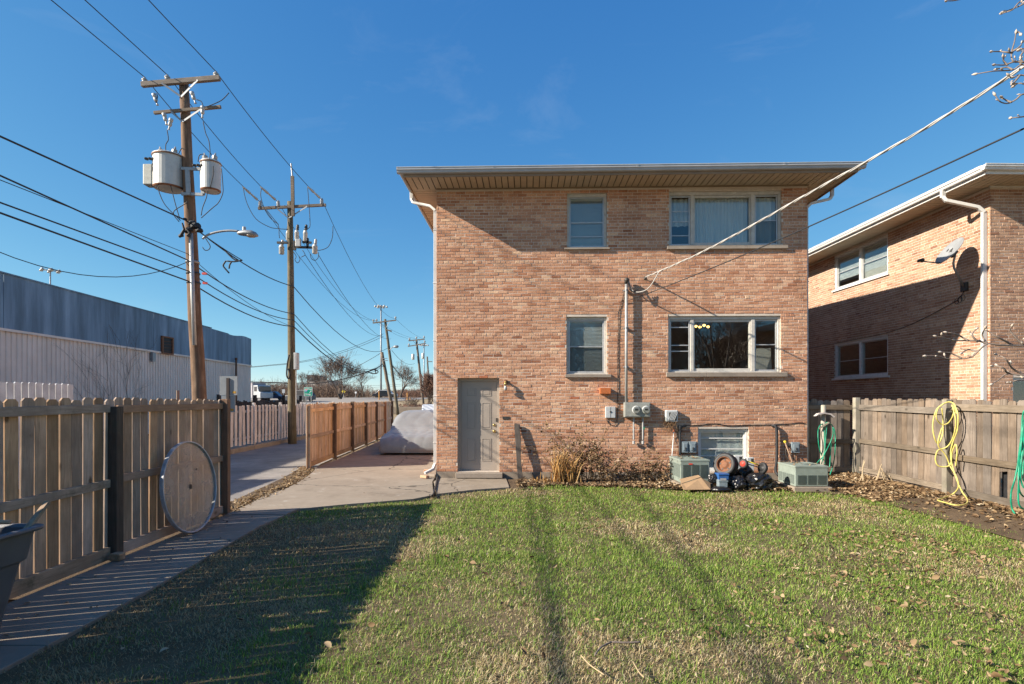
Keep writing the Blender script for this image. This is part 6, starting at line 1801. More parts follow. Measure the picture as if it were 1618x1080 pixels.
PY2 = 22.5
B2 = Vector((-8.92, PY2, -0.1)); T2 = P(458,318.5,PY2)
def on2(py):
    z = EYE+(HY-py)/F*PY2; return B2.lerp(T2, (z-B2.z)/(T2.z-B2.z))
p2_ = thing('utility_pole', 'olive-grey utility pole with a ring of small white cans, beside the picket fence', 'utility pole', (B2.x,B2.y,0))
pole_shaft(p2_, B2, T2, 0.17, 0.105, W_POLE_GREEN)
m = MB(); m.bar(P(463,341,PY2-.2), P(462,278,PY2-.2), .09, .12); m.build('top_extension', W_ARM, p2_)
m = MB(); m.tube([P(462,280,PY2-.2), P(460,258,PY2-.2)], .03, 6); m.build('spike', M_GALV, p2_)
c1b = crossarm(p2_, P(408,329,PY2-.15), P(515,323.5,PY2-.15), .105, on2(346))
INS2 = [(411,321.5),(439.5,321.5),(508.5,318)]
for (px, py) in INS2:
    m = MB(); m.lathe([(.06,-.12),(.075,-.1),(.055,-.06),(.075,-.03),(.055,0),(.075,.03),(.055,.06),(.06,.1),(.03,.13)], P(px,py,PY2-.15), (0,0,1), 10); m.build('insulator', M_PORC, c1b, smooth=True)
for (px, py, w, h) in ((445,394,8,15),(469,371,6.5,16),(482.5,372,6.5,18),(497.5,393,8,15),(454.5,372,5,16)):
    r = w/2/F*PY2; hh = h/F*PY2; q = P(px,py,PY2-.25 if px > 460 else PY2+.1)
    m = MB(); m.lathe([(r*.7,-hh/2),(r,-hh/2+.02),(r,hh*.2),(r*1.1,hh*.22),(r*1.1,hh*.27),(r*.75,hh*.3),(r*.9,hh*.38),(r*.5,hh/2)], q, (0,0,1), 14); rc = m.build('switch_can', M_TANK, p2_, smooth=True)
    m = MB(); m.lathe([(.05,0),(.07,.03),(.045,.06),(.07,.1),(.045,.13),(.06,.17),(.02,.22)], q+Vector((.02,0,hh/2)), (.1,0,1), 10); m.build('bushing', M_PORC if px in (445,497.5) else M_DARKMETAL, rc, smooth=True)
m = MB()
for (x0,y0,x1,y1) in ((438,383,455,383),(466,390,500,391),(478,382,492,383),(466,380,466,395),(486,376,486,392)): m.bar(P(x0,y0,PY2-.24), P(x1,y1,PY2-.24), .09, .08)
m.build('bracket', M_DARKMETAL, p2_)
m = MB(); a = P(468,390,PY2-.32); b_ = P(476,378,PY2-.32); m.box(a.x,b_.x,PY2-.42,PY2-.3,a.z,b_.z); m.build('control_box', M_CONDUIT, p2_, bevel=.02)
m = MB(); a = P(466.0,584,PY2-.1); b_ = P(472,557,PY2-.1); m.box(a.x,b_.x,PY2-.25,PY2+.0,a.z-.0,b_.z); m.build('terminal_box', M_CONDUIT, p2_, bevel=.03)
m = MB(); m.tube([P(468,640,PY2-.15), P(468,584,PY2-.15)], .02, 6); m.build('riser_pipe', M_CONDUIT, p2_)
m = MB(); m.tube(smooth_path([P(x,y,PY2-.2) for (x,y) in ((457,560),(454,575),(453,592),(456,598),(458,590),(455,582))],4), .03, 6); m.build('cable_loop', M_BLACKCAB, p2_, smooth=True)
for pts in ([(384,295),(390,320),(404,345),(425,358),(440,361),(455,362)], [(413,298),(412,310),(418,330),(428,345),(440,354)], [(420,330),(432,345),(440,356),(441,370),(442,376)], [(486,295),(488,320),(490,352),(488,360),(480,363)], [(526,357),(525,375),(518,390),(505,395),(500,394)], [(490,400),(492,408),(498,411),(503,406),(503,398)], [(464,398),(468,405),(466,410),(470,415),(474,410),(472,404)], [(478,395),(482,402),(476,406)]):
    lead(p2_, pts, PY2-.35, .014)

PY3 = 56.0
T3 = P(608.2,504,PY3); B3 = P(628.8,655,PY3)
p3_ = thing('utility_pole', 'leaning grey-brown utility pole with a single crossarm at the far end of the driveway fence', 'utility pole', (B3.x,PY3,B3.z))
pole_shaft(p3_, B3, T3, .17, .12, W_POLE_GREEN, 10)
crossarm(p3_, P(589,510,PY3-.2), P(626,505.5,PY3-.2), .12, P(610,518,PY3)); 
for (px,py) in ((590,507.5),(595,507),(625,503)): insulator(p3_, P(px,py,PY3-.2), 1.6)
m = MB(); m.bar(P(609,520,PY3-.2), P(619,523,PY3-.2), .15, .12); m.build('bracket', W_ARM, p3_)
m = MB(); m.tube(smooth_path([P(x,y,PY3-.2) for (x,y) in ((616,553),(619,549),(624,547))],4), .04, 6); q = P(626,547.3,PY3-.2); m.lathe([(.05,-.3),(.14,-.1),(.14,.15),(.04,.25)], q, (1,0,.05), 10); m.build('street_light', M_GALV, p3_, smooth=True)
q0, q1 = P(603.5,556,52.0), P(619,642,52.0)
sp_ = thing('utility_pole', 'short leaning dark stub pole without a crossarm, left of the leaning grey-brown pole', 'utility pole', (q1.x,52,q1.z))
pole_shaft(sp_, q1, q0, .17, .14, W_POST_OLD, 10); m = MB(); m.bar(P(603,566,51.8), P(612,566,51.8), .05, .06); m.bar(P(604,570,51.8), P(613,569,51.8), .05, .06); m.build('bracket', M_GALV, sp_)
q0, q1 = P(658,536,74.0), P(670,651,74.0)
p4_ = thing('utility_pole', 'far utility pole with two crossarms and white cans, above the covered car', 'utility pole', (q1.x,74,q1.z))
pole_shaft(p4_, q1, q0, .2, .13, W_POST_OLD, 10); crossarm(p4_, P(645.5,538,73.7), P(671,535.5,73.7), .14, P(659,545,74)); crossarm(p4_, P(644.5,547,73.7), P(673,542,73.7), .12)
for (px, py) in ((652.5,563.5),(668.5,562)):
    r = 2.4/F*74; m = MB(); m.lathe([(r*.9,-.38),(r,-.34),(r,.34),(r*.6,.4)], P(px,py,73.6), (0,0,1), 14); m.build('transformer_tank', M_TANK, p4_, smooth=True)
for (px,py) in ((647,536.5),(658,534.5),(670,533.5),(646,545.5),(671,540.5)): insulator(p4_, P(px,py,73.7), 1.9)
q0, q1 = P(675,563,104.0), P(680,647,104.0)
p5_ = thing('utility_pole', 'thin farthest utility pole next to the brick house edge', 'utility pole', (q1.x,104,q1.z))
pole_shaft(p5_, q1, q0, .2, .14, W_POST_OLD, 8); crossarm(p5_, P(675,571,103.7), P(683,571,103.7), .14)
# high-mast lights
def mast(px, ytop, Y, label, rr, pyb=640, n=3, sc=1.0):
    q = P(px, ytop, Y); t = thing('light_mast', label, 'light mast', (q.x, Y, rise(q.x, Y)), 0, 'high highway light masts')
    m = MB(); m.tube([(q.x,Y,rise(q.x,Y)-.3),(q.x,Y,q.z)], [rr*1.25,rr*.8], 10); m.build('shaft', M_GALV, t, smooth=True)
    m = MB(); m.lathe([(rr*2.2,-.15),(rr*2.6,0),(rr*1.2,.3)], q, (0,0,1), 10); m.build('ring', M_GALV, t)
    for k in range(n*2):
        an = 2*pi*k/(n*2)+.3; d = Vector((cos(an),sin(an),0))*1.05*sc; m = MB(); m.tube([q, q+d], .05*sc, 5); c = q+d*1.15
        m.lathe([(.08*sc,.22*sc),(.2*sc,.1*sc),(.27*sc,-.18*sc),(.02,-.2*sc)], c, (0,0,1), 10); m.build('lamp', M_CONDUIT, t, smooth=True)
    return t
mast(602, 484, 120, 'tall white light mast with a cluster of lamps beside the leaning poles', .17)
mast(79.5, 427, 75, 'light mast rising behind the blue warehouse fascia', .1, n=3, sc=.85)
mast(540, 564, 210, 'far light mast above the large bare tree', .2, sc=.9); mast(521.5, 573.5, 230, 'far light mast left of the large bare tree', .22, sc=.8)
mast(670, 545, 150, 'slim light mast behind the far pole with white cans', .16, sc=.9)

# ================================================================== wires
def wire(name, label, pts, r, group, cat='wire', n=5, mat=M_BLACKCAB):
    m = MB(); m.tube(pts, r, n); return tag(m.build(name, mat, None, smooth=True), label, cat, group)
def chain(*pts, sag=0.0, n=12):
    out = []
    sags = sag if isinstance(sag, (list,tuple)) else [sag]*(len(pts)-1)
    for i in range(len(pts)-1):
        s = sag_line(pts[i], pts[i+1], sags[i], n); out += s if i == 0 else s[1:]
    return out
def extrap(a, b, Y):
    a = Vector(a); b = Vector(b); return a + (b-a)*((Y-a.y)/(b.y-a.y))
GP = 'power lines along the alley'
for (ins, up, i2, nxt, lab) in (((228.5,121.5),(85,0),(384,294),(590,506),'left power line running over the alley poles'), ((264.5,118),(138,0),(412,294),(595,506),'middle power line running over the alley poles'), ((341.5,113),(238,0),(487,294),(625,503),'right power line running over the alley poles, nearest to the house')):
    a = P(ins[0],ins[1],PY1-.16); u = P(up[0],up[1],11.4); e = extrap(a, u, -16)
    k = {384:411,412:439.5,487:508.5}[i2[0]]
    j = P(k, 319 if k < 500 else 315, PY2-.15)
    wire('power_line', lab, chain(e, a, P(i2[0],i2[1],PY2-2.2), j, P(nxt[0],nxt[1],PY3-.2), P({590:647,595:658,625:670}[nxt[0]],535,73.7), sag=[.12,.10,0,1.2,.3]), .011, GP)
    m = MB(); a2 = P(i2[0],i2[1]+1,PY2-2.2); m.tube([a2, a2.lerp(j,.35), a2.lerp(j,.45), a2.lerp(j,.8)], [.03,.05,.03,.05], 8); tag(m.build('line_switch', M_CONDUIT, None), 'grey in-line switch on the '+lab.split(' running')[0]+' just before the olive-grey pole', 'line switch')
GC = 'cables strung along the alley'
def cable(lab, left, py1, py2, py3, r, sag=(.0,.25,1.2), px1=312):
    a = on1(py1)+Vector((0,-.2,0)); l_ = P(0,left,8.9); e = extrap(a, l_, -16); e.z = min(max(e.z, 4.6), 6.6)
    b = on2(py2)+Vector((.15,-.1,0)); c = P(py3[0],py3[1],52)
    wire('cable', lab, chain(e, a, b, c, sag=sag), r, GC, 'cable')
cable('topmost thick black cable below the transformers', 218, 352, 453, (612,550), .018)
cable('second thick black cable, clamped under the street light arm', 277, 414, 496, (603,576), .016)
cable('third black cable, with a red marker at the brown pole', 328, 431, 506, (604,577), .015)
cable('lowest black cable, with a red marker at the brown pole', 336, 447, 516, (605,578), .018)
cable('thin wire between the thick cables at the left edge', 305, 404, 517, (600,575), .008)
wire('cable', 'thin sagging drop wire above the warehouse roof', chain(P(-60,372,9.5), P(300,412,PY1), sag=.55), .009, GC, 'cable')
wire('cable', 'service cable from the brown pole joining the crossing cable at the splice', chain(on1(362)+Vector((.15,-.15,0)), P(383,411,17), sag=.03), .014, GC, 'cable')
m = MB()
for pts in ([(352,392),(368,408),(375,411)], [(357,412),(353,418),(354,422),(362,431)], [(366,413),(363,418),(362,424)], [(358,412),(370,413),(382,411)]): m.tube(smooth_path([P(x,y,16) for (x,y) in pts],3), .022, 6)
tag(m.build('cable_splice', M_BLACKCAB, None, smooth=True), 'black cable splice with loose tails hanging in the air right of the street light', 'cable splice')
m = MB(); m.tube(smooth_path([P(x,y,50) for (x,y) in ((583,586),(590,583),(597,586),(596,589),(590,590),(583,588),(583,586),(592,584),(594,590))],4), .05, 5); tag(m.build('cable_loop', M_BLACKCAB, None), 'spare cable coiled in a snowshoe loop near the leaning poles', 'cable')
GX = 'lines crossing behind the alley poles'
wire('crossing_line', 'upper of two thin lines crossing from the warehouse corner to the leaning pole', chain(P(330,581,56), P(430,576,55), P(606,527,55.5), sag=[.1,.6]), .02, GX)
wire('crossing_line', 'lower of two thin lines crossing from the warehouse corner to the leaning pole', chain(P(330,582,57), P(430,577,56), P(606,531,56.5), sag=[.1,.6]), .02, GX)
wire('crossing_line', 'thick low crossing cable ending at the snowshoe loop', chain(P(330,600,50), P(440,604,50), P(583,586.5,50), P(605,574,52), sag=[.05,.5,.1]), .045, GX)
wire('crossing_line', 'line climbing right from the bare tree to the leaning pole', chain(P(330,607,70), P(450,604,68), P(604,556,58), sag=[.05,1.0]), .025, GX)
for (y0, y1, lab) in ((596,604,'faint upper far line behind the warehouse corner'), (598,607,'faint lower far line behind the warehouse corner')):
    wire('crossing_line', lab, chain(P(330,y0,150), P(700,y1-3,170), sag=2.0), .03, GX)
for (a, b, lab) in (((618,574),(662,603),'upper of two cables sagging from the leaning pole to the far pole'), ((620,578),(662,605),'lower of two cables sagging from the leaning pole to the far pole'), ((619,553),(655,574),'thin wire from the far street light to the far pole')):
    wire('cable', lab, chain(P(a[0],a[1],PY3), P(b[0],b[1],73.6), sag=.6), .03 if 'thin' not in lab else .02, GC, 'cable')
# two lines from the olive pole cans
for (a, b, lab) in (((482,402),(604,530),'left thin line running away from the white cans'), ((503,402),(618,535),'right thin line running away from the white cans')):
    wire('cable', lab, chain(P(a[0],a[1],PY2-.2), P(b[0],b[1],PY3), sag=1.0), .012, GC, 'cable')
# service drop to the house: three twisted strands, and the dark line below it
s0 = HM @ Vector((wp(1019,439)[0], -0.10, wp(1019,439)[1])); s1 = Vector((4.62,5.0,4.80)); s2 = Vector((6.15,-2.0,6.3))
base = smooth_path([s0, s0.lerp(s1,.3)+Vector((0,0,-.115)), s0.lerp(s1,.62)+Vector((0,0,-.10)), s1, s1.lerp(s2,.5)+Vector((0,0,-.02)), s2], 40)
m = MB(); L = 0.0; d = (s1-s0).normalized(); a = d.cross(Vector((0,0,1))).normalized(); b = a.cross(d)
strands = [[], [], []]
for i, q in enumerate(base):
    if i: L += (q-base[i-1]).length
    for k in range(3):
        an = L*2*pi/0.75 + k*2*pi/3; strands[k].append(q + (a*cos(an)+b*sin(an))*0.0098)
for k in range(3): m.tube(strands[k], .0085 if k < 2 else .005, 6)
# tail to the weatherhead
M_DROP = mat_simple('service_drop_white', (0.47,0.45,0.42), 0.6, 0, .2, 4)
tag(m.build('service_drop', M_DROP, None, smooth=True), 'thick twisted white service cable slanting from the wall up to the right edge', 'cable')
m = MB(); tl0 = base[14]
m.tube(smooth_path([tl0, tl0.lerp(MAST,.4)+Vector((.05,.02,-.28)), MAST+Vector((.16,-.02,-.22)), MAST+Vector((.05,-.02,.02))],5), .011, 6)
tag(m.build('service_tail', M_DROP, None, smooth=True), 'white cable tail drooping from the service drop to the weatherhead', 'cable')
m = MB()
for k in range(3):
    m.tube(smooth_path([MAST+Vector((.03,-.04,.03)), MAST+Vector((.04+.03*k,-.09,-.16-.02*k)), MAST+Vector((.13+.02*k,-.08,-.24)), MAST+Vector((.2+.06*k,-.05,-.1))],5), .008, 5)
tag(m.build('drip_loop', M_BLACKCAB, None, smooth=True), 'dark drip loops hanging below the weatherhead', 'cable')
w0_ = HM @ Vector((wp(1012,462)[0], -0.05, wp(1012,468)[1])); w1x = Vector((4.62,5.0,4.24)); 
wire('telephone_line', 'thin dark telephone line slanting from the weatherhead to the right edge', chain(w0_, w1x, extrap(w0_, w1x, -2)+Vector((0,0,.3)), sag=[.06,.05]), .009, 'house service lines', 'cable')
wire('telephone_line', 'short dark wire slanting down the wall left of the weatherhead', chain(w0_, HM @ Vector((wp(985,478)[0],-0.02,wp(985,478)[1])), sag=.0), .006, 'house service lines', 'cable')

# ================================================================== beyond the alley: road ramp, sign, cars, trees
rd = MB()
PL = [(60,-150,-60,),(72,-150,-40),(78,-150,-30),(84,-150,-22),(92,-150,-17),(102,-150,-15),(106,-45,-16),(114,-37,-17),(125,-33,-18),(140,-33,-20),(160,-37,-24),(185,-45,-31),(215,-58,-42)]
PL = PL[2:]
for (y, x0, x1) in PL:
    for k in range(9): x = x0+(x1-x0)*k/8; rd.v.append((x, y, rise(x,y)+0.02))
for i in range(len(PL)-1):
    for k in range(8): a = i*9+k; rd.f.append((a,a+1,a+10,a+9)); rd.t.append(.5)
tag(rd.build('road_ramp', M_ROAD, None, smooth=True, origin=(0,80,0)), kind='structure')
rd = MB()
for i, y in enumerate((104,110,118,124)):
    for k in range(9): x = -8+k*6; rd.v.append((x,y,rise(x,y)+.02))
for i in range(3):
    for k in range(8): a = i*9+k; rd.f.append((a,a+1,a+10,a+9)); rd.t.append(.5)
tag(rd.build('far_road', M_ROAD, None, smooth=True), kind='structure')
# green highway sign
SYN = 52.0
a, b_ = P(480.2,625.6,SYN), P(493.8,611.3,SYN)
t = thing('highway_sign', 'green highway sign reading West and Chicago on two posts, right of the olive pole', 'sign', ((a.x+b_.x)/2, SYN, 0.2))
sgw, sgh = b_.x-a.x, b_.z-a.z
M_SGREEN = mat_simple('sign_green', (0.0,0.29,0.20), 0.4, 0, .08, 2); M_SWHITE = mat_simple('sign_white', (0.80,0.80,0.80), 0.4, 0, .05, 2)
def rr2(x0,x1,z0,z1,r,n=5):
    out = []
    for (cx,cz,s) in ((x1-r,z1-r,0),(x0+r,z1-r,1),(x0+r,z0+r,2),(x1-r,z0+r,3)):
        for k in range(n+1): an = s*pi/2+pi/2*k/n; out.append((cx+r*cos(an), cz+r*sin(an)))
    return out
m = MB(); m.prism(rr2(a.x,b_.x,a.z,b_.z,.09), (0,SYN,0), (1,0,0), (0,0,1), (0,.02,0)); m.build('border', M_SWHITE, t)
m = MB(); m.prism(rr2(a.x+.03,b_.x-.03,a.z+.03,b_.z-.03,.07), (0,SYN-.006,0), (1,0,0), (0,0,1), (0,.005,0)); m.build('panel', M_SGREEN, t)
sx, sz = a.x+sgw*.25, a.z+sgh*.66
sh = [(-.12,.14),(-.06,.16),(0,.14),(.06,.16),(.12,.14),(.14,.0),(.09,-.12),(0,-.19),(-.09,-.12),(-.14,.0)]
k_ = sgw/0.85
m = MB(); m.prism([(p[0]*k_,p[1]*k_) for p in sh], (sx,SYN-.010,sz), (1,0,0), (0,0,1), (0,.003,0)); m.build('shield_border', M_SWHITE, t)
m = MB(); m.prism([(p[0]*k_*.86,p[1]*k_*.86) for p in sh[4:]+sh[:1] if p[1] < .1]+[], (sx,SYN-.014,sz-.0), (1,0,0), (0,0,1), (0,.003,0)); m.build('shield_blue', mat_simple('shield_blue', (0.05,0.12,0.45), .4), t)
m = MB(); m.prism([(-.10*k_,.055*k_),(.10*k_,.055*k_),(.10*k_,.125*k_),(0,.11*k_),(-.10*k_,.125*k_)], (sx,SYN-.016,sz), (1,0,0), (0,0,1), (0,.003,0)); m.build('shield_red', M_RED, t)
def text(body, x, z, size, y, parent, mat, name='lettering', align='CENTER', bold=.012):
    cu = bpy.data.curves.new(name, 'FONT'); cu.body = body; cu.size = size; cu.align_x = align; cu.align_y = 'CENTER'; cu.extrude = .002; cu.offset = bold*size
    cu.materials.append(mat); o = bpy.data.objects.new(name, cu); COL.objects.link(o); o.parent = parent; ROOT[o.name] = ROOT[parent.name]
    dg = bpy.context.evaluated_depsgraph_get(); me = bpy.data.meshes.new_from_object(o.evaluated_get(dg)); bpy.data.objects.remove(o)
    me.name = name; o = bpy.data.objects.new(name, me); COL.objects.link(o); o.parent = parent; ROOT[o.name] = ROOT[parent.name]
    o.location = frame_of(parent).inverted() @ Vector((x,y,z)); o.rotation_euler = (pi/2,0,0); return o
text('West', a.x+sgw*.68, a.z+sgh*.78, sgw*.27, SYN-.012, t, M_SWHITE); text('Chicago', a.x+sgw*.46, a.z+sgh*.22, sgw*.235, SYN-.012, t, M_SWHITE)
text('94', sx, sz-.03*k_, sgw*.15, SYN-.018, t, M_SWHITE)
ax_, az_ = a.x+sgw*.78, a.z+sgh*.5; u_ = Vector((.62,0,.78)); v_ = Vector((.78,0,-.62))
m = MB(); m.prism([(-.17,-.022),(.04,-.022),(.04,-.07),(.15,0),(.04,.07),(.04,.022),(-.17,.022)], (ax_,SYN-.012,az_), u_*k_, v_*k_, (0,.004,0)); m.build('arrow', M_SWHITE, t)
for f in (.22,.82):
    m = MB(); m.box(a.x+sgw*f-.045, a.x+sgw*f+.045, SYN+.022, SYN+.09, 0.1, b_.z-.1); m.build('post', M_GALV, t)
# small road signs
def small_sign(px, py, w, h, Y, mat, label, diamond=False, pybase=640):
    q = P(px,py,Y); t = thing('road_sign', label, 'sign', (q.x,Y,rise(q.x,Y)))
    m = MB()
    if diamond: m.prism([(0,-h/2),(w/2,0),(0,h/2),(-w/2,0)], (q.x,Y,q.z), (1,0,0), (0,0,1), (0,.02,0))
    else: m.prism(rr2(-w/2,w/2,-h/2,h/2,.05), (q.x,Y,q.z), (1,0,0), (0,0,1), (0,.02,0))
    m.build('plate', mat, t)
    if diamond:
        m = MB(); m.prism([(-.09,-.2),(-.02,-.2),(-.02,.08),(.12,.08),(.12,.16),(.2,.06),(.12,-.04),(.12,.02),(.04,.02),(-.09,.14)][:4]+[(.06,.06),(.06,0),(.2,.1),(.06,.22),(.06,.15),(-.09,.15)], (q.x,Y-.012,q.z), (.9,0,0), (0,0,.9), (0,.006,0)); m.build('arrow', M_BLACK, t)
    m = MB(); m.tube([(q.x,Y+.05,rise(q.x,Y)-.2),(q.x,Y+.05,q.z+h*.4)], .05, 6); m.build('post', M_GALV, t); return t
small_sign(542.8,618.3,.72,.72,100, M_YELLOW, 'yellow diamond curve sign at the foot of the large bare tree', True)
small_sign(448,617.8,.45,.62,90, M_LTGREY, 'pale grey back of a road sign left of the olive pole')
small_sign(562,619.8,.35,.35,112, M_SWHITE, 'tiny white road sign beside the far road')
for (px,y0,y1,lab) in ((599,617,632,'orange traffic barrel post left of the light mast'),(643.5,620,632,'yellow marker post below the dark far tree'),(648,631,636,'yellow marker beside the small bare sapling')):
    q0 = P(px,y0,95); m = MB(); m.lathe([(.14,0),(.14,.1),(.09,.12),(.08,max(.3,q0.z-rise(0,95)))], (q0.x,95,rise(0,95)), (0,0,1), 8); tag(m.build('marker_post', mat_simple('orange_marker', (.6,.27,.05), .6), None), lab, 'marker')
# vehicles
def vehicle(name, label, px, Y, L, Wd, H, col, kind, rot):
    q = P(px,640,Y); z = rise(q.x,Y)+.03
    t = thing(name, label, 'truck' if kind == 'truck' else 'car', (q.x,Y,z), rot); M = WM[t.name]; mc = mat_simple(name+'_paint', col, .35, .1, .08, 3); mg_ = mat_simple('dark_car_glass', (.03,.035,.04), .1)
    m = MB()
    if kind == 'truck':
        m.prism([(-L/2,.5),(L*.18,.5),(L*.18,H),(-L/2,H)], (0,-Wd/2,0), (1,0,0), (0,0,1), (0,Wd,0)); m.build('cargo_box', mat_simple('truck_box', (.33,.31,.33), .6), t, M, bevel=.05)
        m = MB(); m.prism([(L*.2,.5),(L/2,.5),(L/2,1.35),(L*.43,1.5),(L*.38,H*.86),(L*.2,H*.86)], (0,-Wd*.47,0), (1,0,0), (0,0,1), (0,Wd*.94,0)); m.build('cab', mc, t, M, bevel=.06)
        m = MB(); m.box(L*.385,L*.44,-Wd*.4,Wd*.4,1.5,H*.8); m.box(L*.24,L*.36,-Wd*.475,Wd*.475,1.55,H*.78); m.build('windscreen', mg_, t, M)
    else:
        h2 = H*.56
        m.prism([(-L/2,.28),(L/2,.28),(L/2,h2*.9),(L*.28,h2),(L*.13,H),(-L*.33 if kind == 'suv' else -L*.2,H),(-L*.46 if kind == 'suv' else -L*.36,h2*1.05),(-L/2,h2)], (0,-Wd/2,0), (1,0,0), (0,0,1), (0,Wd,0)); m.build('body', mc, t, M, bevel=.06)
        m = MB(); m.prism([(L*.25,h2*1.02),(L*.12,H*.95),(-L*.32 if kind == 'suv' else -L*.2,H*.95),(-L*.42 if kind == 'suv' else -L*.32,h2*1.06)], (0,-Wd/2-.01,0), (1,0,0), (0,0,1), (0,Wd+.02,0)); m.build('window', mg_, t, M)
    for sx in (-.31,.31):
        for sy in (-1,1):
            m = MB(); m.lathe([(.1,-.1),(.3,-.11),(.34,-.06),(.34,.06),(.3,.11),(.1,.1)], (sx*L, sy*(Wd/2-.1), .34), (0,1,0), 18); m.build('wheel', M_BLACK, t, M, smooth=False)
    for sy in (-1,1):
        m = MB(); m.box(L/2-.02,L/2+.02,sy*Wd*.36-.14,sy*Wd*.36+.14,.62,.78); m.build('headlight', M_PORC, t, M)
    return t
vehicle('lorry', 'white and grey lorry half hidden by the warehouse corner', 403, 88, 6.5, 2.3, 2.9, (.40,.41,.42), 'truck', -.6)
vehicle('car', 'dark blue car on the road left of the olive pole', 431, 92, 4.4, 1.75, 1.45, (.03,.06,.13), 'car', .1)
vehicle('car', 'dark grey off-road car on the road beside the green sign', 474, 87, 4.5, 1.85, 1.8, (.05,.055,.065), 'suv', 2.9)
vehicle('car', 'white car on the far road between the stub pole and the leaning pole', 611, 118, 4.6, 1.8, 1.6, (.6,.6,.6), 'suv', .05)
vehicle('car', 'dark car on the far road right of the light mast', 606.5, 114, 4.4, 1.75, 1.4, (.03,.03,.035), 'car', .1)
vehicle('car', 'white parked car behind the covered car at the house edge', 693, 33, 4.5, 1.8, 1.45, (.62,.64,.66), 'car', 1.65)
# office block
a, b_ = P(485,613,330), P(518,592,330)
t = thing('office_block', 'grey office block behind the trees right of the green sign', 'building', ((a.x+b_.x)/2, 340, 2.3))
m = MB(); m.box(a.x,b_.x,330,355,0,b_.z-3.0); m.build('wall', mat_simple('office_concrete', (.33,.30,.28), .8), t)
m = MB(); m.box(a.x+.0,b_.x-8,329.6,352,b_.z-2.9,b_.z); m.build('penthouse', mat_simple('office_penthouse', (.12,.125,.14), .7), t)
for r_ in range(3):
    for k in range(9):
        x = a.x+.8+k*(b_.x-a.x-1)/9; m = MB(); m.box(x,x+.9,329.8,330,2.5+r_*1.9,3.6+r_*1.9); m.build('window', mat_simple('office_glass', (.10,.11,.12), .2) if (r_,k) == (0,0) else bpy.data.materials['office_glass'], t)

# ---- bare trees
M_BARK = mat_simple('grey_bark', (0.115,0.085,0.065), .9, 0, .3, 5, .3, 30); M_TWIG = mat_simple('twig_bark', (0.16,0.105,0.075), .9, 0, .3, 3)
M_TWIG_RED = mat_simple('reddish_twig', (0.20,0.11,0.075), .9, 0, .3, 3)
def bare_tree(name, label, base, h, seed, spread=.75, levels=6, r0=None, stems=1, group='bare trees beyond the alley', twigm=None, up=.18, nseg=3, minr=.012, droop=0):
    rg = random.Random(seed); base = Vector(base); t = thing(name, label, 'tree', base, 0, group)
    tr = MB(); tw = MB(); r0 = r0 or h*.022
    def grow(p, d, L, r, lev):
        pts = [p]; rs = [r]
        for q in range(nseg):
            d = (d + Vector((rg.gauss(0,.12),rg.gauss(0,.12),rg.gauss(0,.07)+up*.22-droop*lev*.03))).normalized()
            pts.append(pts[-1]+d*L/nseg); rs.append(max(r*(1-.45*(q+1)/nseg), minr*.6))
        (tr if lev < 3 else tw).tube(pts, rs, 7 if lev < 2 else (4 if lev < 3 else 3), cap=False)
        if lev >= levels: return
        nk = 4 if lev < 2 else rg.choice((3,3,4)) if lev < levels-1 else 3
        for k in range(nk):
            j = nseg if k < 2 else rg.randint(1 if lev > 0 else 2, nseg)
            an = rg.uniform(0,2*pi); sd = d.orthogonal().normalized(); sd = (Matrix.Rotation(an,3,d) @ sd)
            nd = (d + sd*rg.uniform(.35,1.05)*spread + Vector((0,0,up*(1-.12*lev)))).normalized()
            grow(pts[j].copy(), nd, L*rg.uniform(.66,.90), max(rs[j]*.66,minr), lev+1)
    for s in range(stems):
        an = rg.uniform(0,6.28); d = Vector((cos(an)*.28*(stems > 1), sin(an)*.28*(stems > 1), 1)).normalized()
        grow(base+Vector((rg.gauss(0,.12)*(stems>1),rg.gauss(0,.12)*(stems>1),-.2)), d, h*.235, r0, 0)
    tr.build('trunk', M_BARK, t, smooth=True, fix=False)
    tw.build('crown', twigm or M_TWIG, t, fix=False)
    return t
def at_ground(px, Y): q = P(px,630,Y); return (q.x, Y, rise(q.x,Y))
bare_tree('bare_tree', 'large bare tree with two trunks beside the yellow diamond sign', at_ground(537,98), 9.6, 3, .8, 5, .15, 4, minr=.017)
bare_tree('bare_tree', 'dark wide bare tree behind the leaning poles', at_ground(633,125), 9.5, 8, 1.0, 6, .30, 1, minr=.017)
bare_tree('bare_tree', 'medium bare tree left of the light mast', at_ground(573,140), 9.5, 5, .9, 5, .2, 1, minr=.017)
bare_tree('bare_tree', 'slender bare tree just right of the olive pole', at_ground(481,150), 9.2, 9, .55, 5, .2, 1, minr=.017)
bare_tree('bare_tree', 'bare tree in front of the office block', at_ground(506,150), 9.0, 10, .8, 5, .2, 2, minr=.017)
bare_tree('bare_tree', 'small bare sapling behind the end of the driveway fence', at_ground(652,60), 2.6, 12, .9, 4, .05, 2, minr=.012)
bare_tree('bare_tree', 'tall thin reddish tree swaying against the farthest pole', at_ground(677,66), 5.6, 14, .45, 5, .1, 4, twigm=M_TWIG_RED, minr=.014, up=.3)
bare_tree('bare_tree', 'reddish bushy tree at the house edge', at_ground(690,70), 4.2, 15, .6, 5, .1, 3, twigm=M_TWIG_RED, minr=.016)
